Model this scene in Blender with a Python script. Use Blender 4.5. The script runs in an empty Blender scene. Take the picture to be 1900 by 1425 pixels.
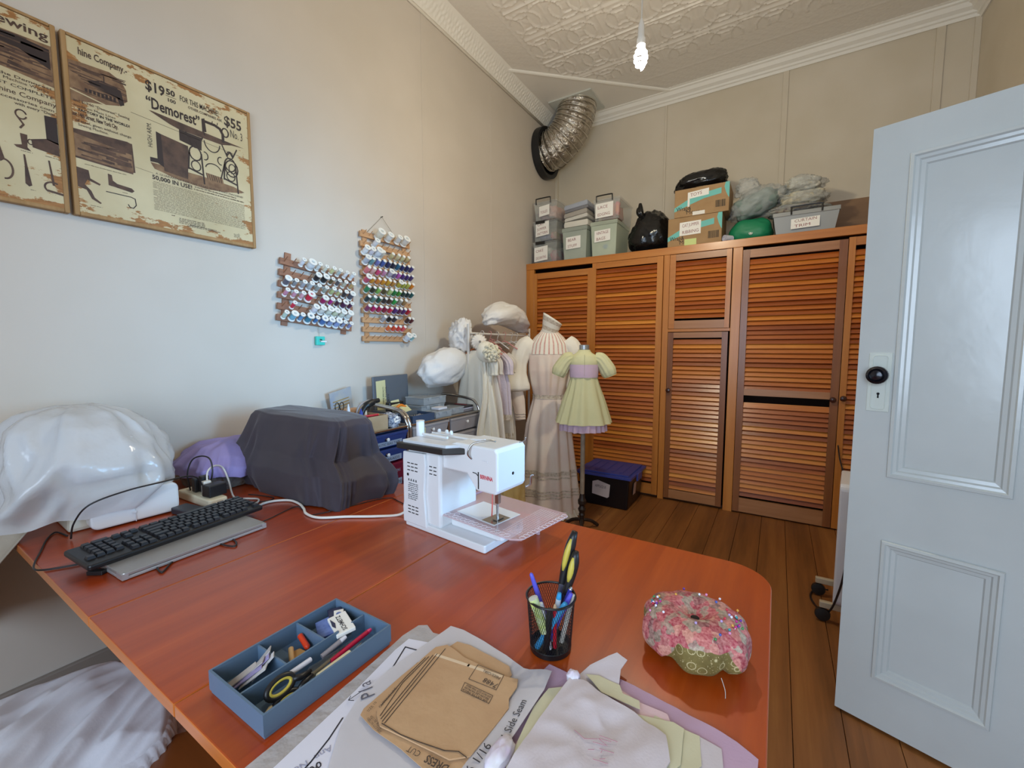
import bpy, math, random
from mathutils import Vector, Matrix, noise
R = math.radians; PI = math.pi; TAU = 2 * math.pi
random.seed(7)
S = bpy.context.scene; COL = S.collection

# ------------------------------------------------------------------ camera, light, exposure
cam = bpy.data.cameras.new('camera'); cam.sensor_width = 36; cam.lens = 791.4 / 1900 * 36; cam.clip_start = .02
co = bpy.data.objects.new('camera', cam); COL.objects.link(co)
co.location = (0, 0, 1.30); co.rotation_euler = (R(90 - 4.861), R(0), R(31.892)); S.camera = co
S.view_settings.view_transform = 'Standard'; S.view_settings.look = 'None'
S.view_settings.gamma = 1; S.view_settings.use_curve_mapping = False
S.view_settings.exposure = 0.0

wd = bpy.data.worlds.new('world'); S.world = wd; wd.use_nodes = True
wn = wd.node_tree.nodes; wl = wd.node_tree.links
bg = wn['Background']; sky = wn.new('ShaderNodeTexSky')
sky.sky_type = 'HOSEK_WILKIE'; sky.turbidity = 4; sky.sun_direction = (-.2, .6, .75)
wl.new(sky.outputs[0], bg.inputs[0]); bg.inputs[1].default_value = 1.0

def area(name, loc, rot, sx, sy, power, col):
    l = bpy.data.lights.new(name, 'AREA'); l.shape = 'RECTANGLE'; l.size = sx; l.size_y = sy
    l.energy = power; l.color = col
    o = bpy.data.objects.new(name, l); COL.objects.link(o); o.location = loc
    o.rotation_euler = tuple(R(a) for a in rot)
    return o
# daylight through the window behind the camera, plus an added fill in the right doorway
area('window_skylight', (.10, -1.50, 1.55), (66, 0, 4), 1.9, 1.6, 70, (.64, .80, 1.0))
dw = area('doorway_wall_fill', (1.13, 1.16, 1.48), (88, 0, 88), .76, 1.1, 6.8, (.30, .62, 1.0)); dw.data.spread = R(45)  # added cool fill, spread narrowed to put a bluish patch on the left wall
pl = bpy.data.lights.new('bulb_light', 'POINT'); pl.energy = 41; pl.color = (1, .90, .66); pl.shadow_soft_size = .04
po = bpy.data.objects.new('bulb_light', pl); COL.objects.link(po); po.location = (-.603, 2.1, 2.555)

# ------------------------------------------------------------------ helpers
def lin(h):
    h = h.lstrip('#'); o = []
    for i in (0, 2, 4):
        c = int(h[i:i + 2], 16) / 255
        o.append(c / 12.92 if c <= .04045 else ((c + .055) / 1.055) ** 2.4)
    return (*o, 1)
_m = {}
def nn(t, ty, **k):
    n = t.nodes.new(ty)
    for a, b in k.items(): setattr(n, a, b)
    return n
def mix(t, f, a, b):
    n = nn(t, 'ShaderNodeMix', data_type='RGBA')
    for i, v in ((0, f), (6, a), (7, b)):
        if hasattr(v, 'default_value') or isinstance(v, bpy.types.NodeSocket): t.links.new(v, n.inputs[i])
        else: n.inputs[i].default_value = v
    return n.outputs[2]
def ramp(t, s, *st):
    n = nn(t, 'ShaderNodeValToRGB'); t.links.new(s, n.inputs[0])
    e = n.color_ramp.elements
    while len(e) < len(st): e.new(.5)
    for i, (p, c) in enumerate(st):
        e[i].position = p; e[i].color = lin(c) if isinstance(c, str) else (c, c, c, 1)
    return n.outputs[0]
def coords(t, scale=(1, 1, 1), loc=(0, 0, 0)):
    tc = nn(t, 'ShaderNodeTexCoord'); mp = nn(t, 'ShaderNodeMapping')
    t.links.new(tc.outputs['Object'], mp.inputs[0]); mp.inputs['Scale'].default_value = scale; mp.inputs[1].default_value = loc
    return mp.outputs[0]
def noi(t, vec, scale, detail=3, rough=.55):
    n = nn(t, 'ShaderNodeTexNoise'); t.links.new(vec, n.inputs['Vector'])
    n.inputs['Scale'].default_value = scale; n.inputs['Detail'].default_value = detail; n.inputs['Roughness'].default_value = rough
    return n.outputs[0]
def mat(name, c, rough=.5, metal=0, var=None, vs=6, bump=0, bs=60, alpha=1, emit=0, coat=0, sheen=0, vscale=(1, 1, 1), spec=None, sub=0, bscale=(1, 1, 1), bdist=.01):
    """plain procedural material: base colour, optional second colour mixed in by noise, optional noise bump"""
    if name in _m: return _m[name]
    m = bpy.data.materials.new(name); m.use_nodes = True; t = m.node_tree; b = t.nodes['Principled BSDF']
    b.inputs['Base Color'].default_value = lin(c); b.inputs['Roughness'].default_value = rough; b.inputs['Metallic'].default_value = metal
    if var:
        f = ramp(t, noi(t, coords(t, vscale), vs), (.35, 0.), (.65, 1.))
        t.links.new(mix(t, f, lin(c), lin(var)), b.inputs['Base Color'])
    if bump:
        bn = nn(t, 'ShaderNodeBump'); bn.inputs['Strength'].default_value = bump; bn.inputs['Distance'].default_value = bdist
        t.links.new(noi(t, coords(t, bscale), bs, 4), bn.inputs['Height']); t.links.new(bn.outputs[0], b.inputs['Normal'])
    if alpha < 1: b.inputs['Alpha'].default_value = alpha
    if emit: b.inputs['Emission Color'].default_value = lin(c); b.inputs['Emission Strength'].default_value = emit
    if coat: b.inputs['Coat Weight'].default_value = coat; b.inputs['Coat Roughness'].default_value = .15
    if sheen: b.inputs['Sheen Weight'].default_value = sheen
    if spec is not None: b.inputs['Specular IOR Level'].default_value = spec
    if sub: b.inputs['Subsurface Weight'].default_value = sub; b.inputs['Subsurface Radius'].default_value = (.02, .02, .02)
    _m[name] = m; return m
def wood(name, stops, axis='x', rough=.35, grain=40, band=None, coat=0, bump=.15, stretch=.06):
    """wood with grain along one axis; band = (axis, pitch) gives every slat or board its own tone"""
    if name in _m: return _m[name]
    m = bpy.data.materials.new(name); m.use_nodes = True; t = m.node_tree; b = t.nodes['Principled BSDF']
    sc = tuple(stretch if a == axis else 1 for a in 'xyz')
    v = coords(t, sc); n1 = noi(t, v, grain, 5, .6); n2 = noi(t, v, grain * .22, 2)
    a = nn(t, 'ShaderNodeMath', operation='MULTIPLY_ADD'); t.links.new(n1, a.inputs[0]); a.inputs[1].default_value = .45
    h = nn(t, 'ShaderNodeMath', operation='MULTIPLY'); t.links.new(n2, h.inputs[0]); h.inputs[1].default_value = .55
    t.links.new(h.outputs[0], a.inputs[2]); f = a.outputs[0]
    if band:
        ax, pitch, amt = band
        tc = nn(t, 'ShaderNodeTexCoord'); sp = nn(t, 'ShaderNodeSeparateXYZ'); t.links.new(tc.outputs['Object'], sp.inputs[0])
        d = nn(t, 'ShaderNodeMath', operation='DIVIDE'); t.links.new(sp.outputs['xyz'.index(ax)], d.inputs[0]); d.inputs[1].default_value = pitch
        fl = nn(t, 'ShaderNodeMath', operation='FLOOR'); t.links.new(d.outputs[0], fl.inputs[0])
        w = nn(t, 'ShaderNodeTexWhiteNoise', noise_dimensions='1D'); t.links.new(fl.outputs[0], w.inputs['W'])
        s = nn(t, 'ShaderNodeMath', operation='MULTIPLY_ADD'); t.links.new(w.outputs[0], s.inputs[0]); s.inputs[1].default_value = amt
        q = nn(t, 'ShaderNodeMath', operation='SUBTRACT'); t.links.new(f, q.inputs[0]); q.inputs[1].default_value = amt / 2
        t.links.new(q.outputs[0], s.inputs[2]); f = s.outputs[0]
    t.links.new(ramp(t, f, *stops), b.inputs['Base Color']); b.inputs['Roughness'].default_value = rough
    if coat: b.inputs['Coat Weight'].default_value = coat; b.inputs['Coat Roughness'].default_value = .22
    if bump:
        bn = nn(t, 'ShaderNodeBump'); bn.inputs['Strength'].default_value = bump; bn.inputs['Distance'].default_value = .002
        t.links.new(n1, bn.inputs['Height']); t.links.new(bn.outputs[0], b.inputs['Normal'])
    _m[name] = m; return m

class MB:
    """collects shapes; build() links them as ONE mesh object"""
    def __init__(s): s.v = []; s.f = []; s.i = []; s.k = 0
    def add(s, vs, fs, M=None):
        o = len(s.v)
        s.v += [tuple(M @ Vector(p)) if M else tuple(p) for p in vs]
        s.f += [tuple(o + j for j in f) for f in fs]; s.i += [s.k] * len(fs); return s
    def box(s, x0, x1, y0, y1, z0, z1, M=None):
        v = [(x, y, z) for z in (z0, z1) for y in (y0, y1) for x in (x0, x1)]
        return s.add(v, [(0, 2, 3, 1), (4, 5, 7, 6), (0, 1, 5, 4), (2, 6, 7, 3), (0, 4, 6, 2), (1, 3, 7, 5)], M)
    def taper(s, b, t, z0, z1, M=None):
        """frustum box: b, t = (x0,x1,y0,y1) at z0 and z1"""
        v = [(x, y, z) for z, r in ((z0, b), (z1, t)) for y in r[2:] for x in r[:2]]
        return s.add(v, [(0, 2, 3, 1), (4, 5, 7, 6), (0, 1, 5, 4), (2, 6, 7, 3), (0, 4, 6, 2), (1, 3, 7, 5)], M)
    def prism(s, poly, z0, z1, M=None):
        n = len(poly)
        v = [(x, y, z0) for x, y in poly] + [(x, y, z1) for x, y in poly]
        return s.add(v, [tuple(range(n - 1, -1, -1)), tuple(range(n, 2 * n))] + [(i, (i + 1) % n, n + (i + 1) % n, n + i) for i in range(n)], M)
    def rings(s, rs, closed=False, caps=True, M=None):
        n = len(rs[0]); v = [p for r in rs for p in r]; f = []
        L = len(rs)
        for a in range(L if closed else L - 1):
            b = (a + 1) % L
            f += [(a * n + i, a * n + (i + 1) % n, b * n + (i + 1) % n, b * n + i) for i in range(n)]
        if caps and not closed: f += [tuple(range(n - 1, -1, -1)), tuple((L - 1) * n + i for i in range(n))]
        return s.add(v, f, M)
    def lathe(s, prof, n=24, M=None, caps=True):
        return s.rings([[(r * math.cos(TAU * i / n), r * math.sin(TAU * i / n), z) for i in range(n)] for r, z in prof], caps=caps, M=M)
    def tube(s, pts, r, n=8, caps=True, M=None, closed=False):
        P = [Vector(p) for p in pts]; L = len(P); rs = []; u = None
        rr = r if isinstance(r, (list, tuple)) else [r] * L
        for i in range(L):
            a, b = (P[i - 1], P[(i + 1) % L]) if closed else (P[max(0, i - 1)], P[min(L - 1, i + 1)])
            d = (b - a); d = d.normalized() if d.length > 1e-9 else Vector((0, 0, 1))
            if u is None:
                u = d.orthogonal().normalized()
            else:
                u = u - d * u.dot(d); u = u.normalized() if u.length > 1e-6 else d.orthogonal().normalized()
            w = d.cross(u)
            rs.append([P[i] + (u * math.cos(TAU * k / n) + w * math.sin(TAU * k / n)) * rr[i] for k in range(n)])
        return s.rings(rs, closed=closed, caps=caps, M=M)
    def cyl(s, a, b, r, n=16, r2=None): return s.tube([a, b], [r, r if r2 is None else r2], n)
    def grid(s, fn, nu, nv, M=None, wrap=False):
        v = [fn(i / nu, j / nv) for j in range(nv + 1) for i in range(nu + (0 if wrap else 1))]
        w = nu if wrap else nu + 1
        return s.add(v, [(j * w + i, j * w + (i + 1) % w, (j + 1) * w + (i + 1) % w, (j + 1) * w + i) for j in range(nv) for i in range(nu)], M)
    def ball(s, c, r, n=16, m=10, sc=(1, 1, 1), M=None):
        rs = []
        for j in range(m + 1):
            a = PI * j / m - PI / 2; q = max(math.cos(a), 1e-3)
            rs.append([(c[0] + r * sc[0] * q * math.cos(TAU * i / n), c[1] + r * sc[1] * q * math.sin(TAU * i / n), c[2] + r * sc[2] * math.sin(a)) for i in range(n)])
        return s.rings(rs, M=M)
    def build(s, name, m, parent=None, smooth=False, bevel=0, loc=None, rot=None, solid=0, sub=0):
        me = bpy.data.meshes.new(name); me.from_pydata(s.v, [], s.f)
        for q in (m if isinstance(m, (list, tuple)) else [m]): me.materials.append(q)
        me.polygons.foreach_set('material_index', s.i)
        if smooth is True: me.polygons.foreach_set('use_smooth', [True] * len(s.f))
        elif smooth: me.polygons.foreach_set('use_smooth', [True] * len(s.f)); me.set_sharp_from_angle(angle=R(smooth))
        me.update()
        o = bpy.data.objects.new(name, me); COL.objects.link(o)
        if parent: o.parent = parent
        if loc: o.location = loc
        if rot: o.rotation_euler = rot
        if solid:
            q = o.modifiers.new('s', 'SOLIDIFY'); q.thickness = solid; q.offset = 0
        if bevel:
            q = o.modifiers.new('b', 'BEVEL'); q.width = bevel; q.segments = 2; q.limit_method = 'ANGLE'; q.angle_limit = R(40)
        if sub:
            q = o.modifiers.new('u', 'SUBSURF'); q.levels = sub; q.render_levels = sub
        return o

def tag(o, label, cat, group=None, kind=None):
    o['label'] = label; o['category'] = cat
    if group: o['group'] = group
    if kind: o['kind'] = kind
    return o
def struct(o): o['kind'] = 'structure'; return o
def thing(name, label, cat, loc=(0, 0, 0), rz=0, group=None):
    o = bpy.data.objects.new(name, None); COL.objects.link(o); o.empty_display_size = .05
    o.location = loc; o.rotation_euler = (0, 0, rz)
    return tag(o, label, cat, group)
def dup(o, parent=None):
    c = o.copy(); COL.objects.link(c)
    if parent: c.parent = parent
    for ch in list(o.children): dup(ch, c)
    return c
def frame(o, x, y, z=None):
    """matrix from origin and axes"""
    x = Vector(x).normalized(); y = Vector(y).normalized(); z = Vector(z).normalized() if z else x.cross(y)
    M = Matrix.Identity(4)
    for i, a in enumerate((x, y, z)):
        for j in range(3): M[j][i] = a[j]
    M.translation = Vector(o); return M
def text(s, size, M, name, m, parent=None, bold=0, sx=1, align='LEFT', shear=0, space=1, line=1, fit=0):
    """flat lettering laid on a surface by matrix M (x = reading direction, z = out of the surface)"""
    c = bpy.data.curves.new('t', 'FONT'); c.body = s; c.size = size; c.offset = bold; c.align_x = align; c.shear = shear
    c.space_character = space; c.space_line = line; c.resolution_u = 2
    o = bpy.data.objects.new('t', c); COL.objects.link(o)
    dg = bpy.context.evaluated_depsgraph_get(); me = bpy.data.meshes.new_from_object(o.evaluated_get(dg))
    bpy.data.objects.remove(o); bpy.data.curves.remove(c)
    if fit:
        xs = [v.co.x for v in me.vertices]; sx = fit / max(max(xs) - min(xs), 1e-5)
    me.transform(Matrix.Scale(sx, 4, (1, 0, 0))); me.transform(M)
    me.materials.clear(); me.materials.append(m)
    ob = bpy.data.objects.new(name, me); COL.objects.link(ob)
    if parent: ob.parent = parent
    return ob
def rr(x0, x1, y0, y1, r, n=5):
    """rounded rectangle outline"""
    p = []
    for cx, cy, a in ((x1 - r, y1 - r, 0), (x0 + r, y1 - r, 90), (x0 + r, y0 + r, 180), (x1 - r, y0 + r, 270)):
        p += [(cx + r * math.cos(R(a + 90 * k / n)), cy + r * math.sin(R(a + 90 * k / n))) for k in range(n + 1)]
    return p
def bez(pts, n=8):
    """smooth curve through points (Catmull-Rom)"""
    P = [Vector(p) for p in pts]; o = []
    for i in range(len(P) - 1):
        a, b, c, d = P[max(i - 1, 0)], P[i], P[i + 1], P[min(i + 2, len(P) - 1)]
        for k in range(n):
            t = k / n
            o.append(.5 * ((2 * b) + (c - a) * t + (2 * a - 5 * b + 4 * c - d) * t * t + (3 * b - a - 3 * c + d) * t ** 3))
    return o + [P[-1]]
def lerp(a, b, t): return a + (b - a) * t
def prof(pts, z):
    """piecewise-linear lookup"""
    for (a, p), (b, q) in zip(pts, pts[1:]):
        if a <= z <= b: return lerp(p, q, (z - a) / (b - a) if b > a else 0)
    return pts[0][1] if z < pts[0][0] else pts[-1][1]
def nz(x, y=0, z=0): return noise.noise(Vector((x, y, z)))
def crease(x, y, z): return 1 - 2 * abs(noise.noise(Vector((x, y, z))))
# ------------------------------------------------------------------ room shell
WX, EX, BY, FY, CZ = -2.15, 1.09, 4.375, -1.6, 3.68
m_wall = mat('wall_paint', '#cdc3b7', .75, var='#c5bbae', vs=1.3, bump=.12, bs=9)
m_wallb = mat('wall_paint_back', '#d3c8b6', .7, var='#cabea9', vs=1.5, bump=.06, bs=14)
m_ceil = mat('ceiling_paint', '#e0d9cf', .6)
m_corn = mat('cornice_paint', '#e9e4da', .55)
m_floor = wood('floor_boards', ((.25, '#5e3815'), (.5, '#875326'), (.75, '#a06a35')), 'y', .55, 30, ('x', .15, .14), bump=.2)
m_skirt = mat('skirting_paint', '#8f857b', .5)

mb = MB()
nb = int((EX - WX) / .15) + 1
for i in range(nb):
    x0 = WX + i * .15; x1 = min(x0 + .148, EX)
    mb.box(x0, x1, FY, BY, -.02, 0)
struct(mb.build('floor', m_floor, bevel=.0015))
struct(MB().box(WX - .1, EX + .1, FY, BY + .1, -.06, -.02).build('trim_1', mat('underfloor', '#1c140d', .9)))
struct(MB().box(WX - .1, WX, FY - .1, BY + .1, -.02, CZ + .1).build('wall_left', m_wall))
struct(MB().box(WX, EX, BY, BY + .1, -.02, CZ + .1).build('wall_back', m_wallb))
# right wall with the doorway the door hangs in
DY0, DY1, DH = .76, 1.60, 2.06
mb = MB(); mb.box(EX, EX + .1, FY, DY0, -.02, CZ + .1); mb.box(EX, EX + .1, DY1, BY, -.02, CZ + .1); mb.box(EX, EX + .1, DY0, DY1, DH, CZ + .1)
struct(mb.build('wall_right', m_wallb))
mb = MB()
mb.box(EX - .02, EX + .11, DY1, DY1 + .1, 0, DH + .1); mb.box(EX - .02, EX + .11, DY0 - .1, DY0, 0, DH + .1); mb.box(EX - .02, EX + .11, DY0, DY1, DH, DH + .1)
struct(mb.build('trim_2', m_corn))
# wall behind the camera with the window
mb = MB(); WA, WB, WZ0, WZ1 = -1.35, .95, .7, 2.75
mb.box(WX, WA, FY - .1, FY, -.02, CZ + .1); mb.box(WB, EX, FY - .1, FY, -.02, CZ + .1)
mb.box(WA, WB, FY - .1, FY, -.02, WZ0); mb.box(WA, WB, FY - .1, FY, WZ1, CZ + .1)
struct(mb.build('wall_front', m_wall))
mb = MB()
mb.box(WA, WB, FY - .09, FY - .03, WZ0, WZ0 + .06); mb.box(WA, WB, FY - .09, FY - .03, WZ1 - .06, WZ1)
for x in (WA, (WA + WB) / 2 - .03, WB - .06): mb.box(x, x + .06, FY - .09, FY - .03, WZ0, WZ1)
struct(mb.build('window_1', m_corn))
# pressed-metal ceiling: ribs, interlaced rings and a hammered border, in relief
def relief(x, y):
    P = .31
    bx = min(x - (WX + .36), 99); by = (3.87 - y)
    if bx < 0 or by < 0:
        d = min(x - WX, BY - y)
        k = .0018 * (math.sin(x * 300 + 3 * math.sin(y * 90)) * math.sin(y * 260 + 2 * math.sin(x * 120)))
        return k + (.002 if abs(d - .33) < .01 else 0)
    u = (y - 2.745) / P; fy = u - math.floor(u); t = (x - WX) / P; fx = t - math.floor(t)
    h = 0
    dy = min(fy, 1 - fy) * P
    if dy < .011: h = .009 * math.cos(dy / .011 * PI / 2)
    dx = min(fx, 1 - fx) * P
    if dx < .008: h = max(h, .003)
    def ring(cx, cy, r, w=.0075, a=.0075):
        d = abs(math.hypot((fx - cx) * P, (fy - cy) * P) - r)
        return a * math.cos(d / w * PI / 2) if d < w else 0
    h = max(h, ring(.5, .5, .112), ring(0, .5, .125), ring(1, .5, .125), ring(.5, 0, .095), ring(.5, 1, .095))
    c = math.hypot(fx - .5, fy - .5) * P
    if c < .035: h = max(h, .004 * (.6 + .4 * math.sin(math.atan2(fy - .5, fx - .5) * 6)))
    c = math.hypot(min(fx, 1 - fx), fy - .5) * P
    if c < .03: h = max(h, .003 * (1 - c / .03))
    return h
mb = MB(); st = .0098; X0, Y0 = WX, 1.9
nu = int((EX - X0) / st); nv = int((BY - Y0) / st)
mb.grid(lambda a, b: (lerp(X0, EX, a), lerp(Y0, BY, b), CZ - relief(lerp(X0, EX, a), lerp(Y0, BY, b))), nu, nv)
mb.box(WX, EX, FY, 1.9, CZ, CZ + .05); mb.box(WX, EX, 1.9, BY, CZ + .02, CZ + .05)
struct(mb.build('ceiling', m_ceil, smooth=35))
# cornices
def cornice(name, pts, prof_, nrm):
    mb = MB(); (x0, y0), (x1, y1) = pts
    mb.rings([[(x + nrm[0] * d, y + nrm[1] * d, z) for d, z in prof_] for x, y in ((x0, y0), (x1, y1))])
    return mb
cp = [(0, CZ), (0, 3.57), (.012, 3.565), (.018, 3.585), (.03, 3.59), (.034, 3.605), (.06, 3.62), (.075, 3.645), (.088, 3.65), (.09, 3.662), (.108, 3.666), (.11, CZ)]
struct(cornice('trim_3', ((WX, BY), (EX, BY)), [(d, z + .012) for d, z in cp], (0, -1)).build('trim_3', m_corn))
struct(cornice('trim_4', ((EX, FY), (EX, BY)), cp, (-1, 0)).build('trim_4', m_corn))
# left cornice: hammered cove in relief
mb = MB()
def cove(a, b):
    y = lerp(1.7, BY, a); s = b; d = .105 * s ** 1.6; z = 3.555 + .125 * s
    k = 0
    if .12 < s < .85: k = .004 * (math.sin(y * 190 + 3 * math.sin(s * 14 + y * 21)) * .6 + .7 * nz(y * 60, s * 9)) * math.sin(s * PI)
    return (WX + d + .006 + k, y, z - k * .6)
mb.grid(cove, 620, 14); mb.rings([[(WX, y, 3.555), (WX + .006, y, 3.555), (WX + .06, y, 3.61), (WX + .11, y, 3.68), (WX, y, 3.68)] for y in (FY, 1.7)])
mb.box(WX, WX + .012, FY, BY, 3.548, 3.57)
struct(mb.build('trim_5', m_corn, smooth=True))
# cover strips on the walls
mb = MB()
for x, w in ((-1.0, .02), (-.045, .042), (.885, .05)): mb.box(x - w / 2, x + w / 2, BY - .012, BY, 2, 3.58)
mb.box(WX, WX + .03, BY - .03, BY, 0, 3.58); mb.box(EX - .035, EX, BY - .012, BY, 0, 3.58)
struct(mb.build('trim_6', m_wallb, bevel=.003))
mb = MB()
for y in (2.31, 3.14, -.2): mb.box(WX, WX + .002, y - .028, y + .028, .15, 3.55)
struct(mb.build('trim_7', m_wall, bevel=.004))
struct(MB().box(WX, WX + .02, FY, 3.7, 0, .15).build('baseboard_left', m_skirt, bevel=.004))
# corner sheet over the old ceiling, with beading, and the duct's metal plate
mb = MB(); mb.prism([(-2.07, 3.26), (-.96, 4.29), (-2.07, 4.29)], CZ - .012, CZ - .003)
tri = mb.build('trim_8', mat('sheet_paint', '#e6e0d6', .5)); struct(tri)
mb = MB(); a, b = Vector((-2.07, 3.26, CZ - .012)), Vector((-.96, 4.29, CZ - .012))
mb.tube([a, b], .013, 6); struct(mb.build('trim_9', m_corn))
# ------------------------------------------------------------------ wardrobe
WF = 3.722
ST = ((.22, '#5e2e0e'), (.42, '#8a4a18'), (.58, '#a8601f'), (.8, '#c0762c'))
m_slat = wood('louvre_slats', ((.2, '#8a3f12'), (.42, '#ac581c'), (.6, '#c27026'), (.82, '#dc8f34')), 'x', .34, 45, ('z', .035, .55), coat=.3)
m_stile = wood('wardrobe_stiles', ((.2, '#a05a20'), (.5, '#bd762f'), (.8, '#cf8c42')), 'z', .36, 40, coat=.3)
m_stiled = wood('wardrobe_dark_stiles', ((.2, '#6d3c1c'), (.5, '#855028'), (.8, '#9a6236')), 'z', .36, 40, coat=.3)
m_rail = wood('wardrobe_rails', ((.2, '#9a5820'), (.5, '#b97330'), (.8, '#cc8b45')), 'x', .36, 40, coat=.3)
m_raild = wood('wardrobe_weathered_rails', ((.2, '#8a5530'), (.5, '#a8744a'), (.8, '#bb8a62')), 'x', .4, 40, coat=.2)
m_knob = mat('dark_wood_knob', '#3a1710', .3, coat=.4)
wr = thing('wardrobe', 'wide orange brown timber wardrobe with louvred doors along the back wall', 'wardrobe', (0, WF, 0))
mb = MB()
mb.box(-2.148, -2.062, 0, .03, 0, 2.06); mb.box(-.835, -.788, 0, .03, 0, 2.06); mb.box(-.325, -.26, 0, .03, 0, 2.06)
mb.box(1.02, EX - .002, 0, .03, 0, 2.06)
mb.k = 1
mb.box(-2.148, EX - .002, -.004, .03, 2.06, 2.12); mb.box(-.788, -.325, 0, .03, 1.43, 1.453)
mb.k = 2
mb.box(-2.148, -2.128, .03, .64, .0, 2.1); mb.box(-2.148, EX - .002, .03, .64, 2.085, 2.118); mb.box(-2.12, EX - .01, .05, .64, .0, .02)
mb.box(-2.148, EX - .002, .625, .64, .0, 2.1)
mb.box(-.82, -.80, .04, .63, .02, 2.08); mb.box(-.30, -.28, .04, .63, .02, 2.08)
mb.build('carcass', [m_stile, m_rail, mat('carcass_inside', '#4a2c18', .7)], wr, bevel=.002)
def louvre(x0, x1, z0, z1, sl, sr, rb, rt, mids=(), skip=(), lm=None, rm=None, tm=None, knob=None, y=0.006, pitch=.035):
    """louvred door: sl/sr stile widths, rb/rt rail heights, mids = (z0,z1) middle rails, skip = missing slats"""
    d = MB()
    d.box(x0, x0 + sl, y - .008, y + .025, z0, z1); d.k = 1; d.box(x1 - sr, x1, y - .008, y + .025, z0, z1)
    d.k = 2; d.box(x0 + sl, x1 - sr, y - .004, y + .022, z1 - rt, z1); d.k = 3; d.box(x0 + sl, x1 - sr, y - .004, y + .022, z0, z0 + rb)
    for a, b in mids: d.box(x0 + sl, x1 - sr, y - .004, y + .022, a, b)
    d.k = 4
    k0 = math.ceil((z0 + rb) / pitch)
    for k in range(k0, int((z1 - rt) / pitch)):
        zc = (k + .5) * pitch
        if any(a - .01 < zc < b + .01 for a, b in mids) or any(a < zc < b for a, b in skip): continue
        j = random.uniform(-.04, .04)
        M = Matrix.Translation((0, y + .010, zc)) @ Matrix.Rotation(R(62) + j, 4, 'X')
        d.box(x0 + sl - .004, x1 - sr + .004, -.0215, .0215, -.003, .003, M)
    o = d.build('door', [lm or m_stile, rm or m_stile, tm or m_rail, tm or m_rail, m_slat], wr)
    if knob:
        M = frame((knob[0], y - .008, knob[1]), (1, 0, 0), (0, 0, 1), (0, -1, 0))
        MB().lathe([(.006, 0), (.007, .010), (.016, .014), (.020, .022), (.017, .03), (.006, .034)], 18, M).build('knob', m_knob, o, smooth=40)
    return o
louvre(-2.06, -1.458, .03, 2.02, .032, .045, .09, .055, rm=m_stile)
louvre(-1.455, -.838, .03, 2.056, .035, .048, .09, .05, y=-.004)
louvre(-.785, -.332, 1.456, 2.056, .045, .035, .065, .05, lm=m_rail, tm=m_raild)
louvre(-.785, -.338, .022, 1.425, .042, .042, .075, .045, skip=((.865, .892),), lm=m_stiled, rm=m_stiled, tm=m_raild, knob=(-.768, .945))
louvre(-.257, .372, .012, 2.035, .045, .047, .11, .06, mids=((.935, .985),), skip=((.885, .935),), lm=m_stiled, rm=m_stiled, tm=m_raild, knob=(.340, .936))
louvre(.376, 1.018, .012, 2.045, .037, .047, .10, .055, knob=(.397, .948))
# ------------------------------------------------------------------ table
m_top = wood('table_top_wood', ((.22, '#7a2808'), (.42, '#9c390b'), (.6, '#b04810'), (.8, '#c86024')), 'y', .30, 34, ('x', .135, .16), coat=.35, bump=.06)
m_edge = wood('table_edge_wood', ((.2, '#a0501c'), (.5, '#c06a28'), (.8, '#d08040')), 'x', .38, 30, coat=.25)
tb = thing('table', 'long reddish brown timber drop leaf table with rounded far corner', 'table', (-1.05, .72, 0))
def leaf(x0, x1, r):
    y0, y1 = .246, 1.2
    if r:
        return [(x0, y0), (x1 - .03, y0), (x1, y0 + .03)] + [(x1 - r + r * math.cos(R(a)), y1 - r + r * math.sin(R(a))) for a in range(0, 91, 9)] + [(x0, y1)]
    return [(x0, y0), (x1, y0), (x1, y1), (x0, y1)]
for nm, x0, x1, r in (('table_leaf', -2.10, -1.176, 0), ('tabletop', -1.174, -.771, 0), ('table_leaf', -.769, .012, .10)):
    mb = MB(); p = [(x + 1.05, y - .72) for x, y in leaf(x0, x1, r)]
    mb.prism(p, .726, .75); mb.i = [1] + [0] + [1] * len(p)
    mb.build(nm, [m_top, m_edge], tb, bevel=.0022)
mb = MB()
for y in (.52, 1.12): mb.box(-1.95 + 1.05, -.25 + 1.05, y - .732, y - .708, .62, .726)
for x in (-1.95, -.25): mb.box(x + 1.038, x + 1.062, -.2, .4, .62, .726)
mb.build('apron', m_edge, tb)
def turned(x, y):
    M = Matrix.Translation((x + 1.05, y - .72, 0))
    MB().lathe([(.02, 0), (.026, .05), (.03, .1), (.022, .14), (.03, .2), (.036, .4), (.034, .5), (.026, .52), (.036, .54), (.036, .62)], 20, M).build('leg', m_edge, tb, smooth=40)
for x, y in ((-1.93, .78), (-1.93, 1.1), (-.30, .52), (-.30, 1.1)): turned(x, y)
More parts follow.
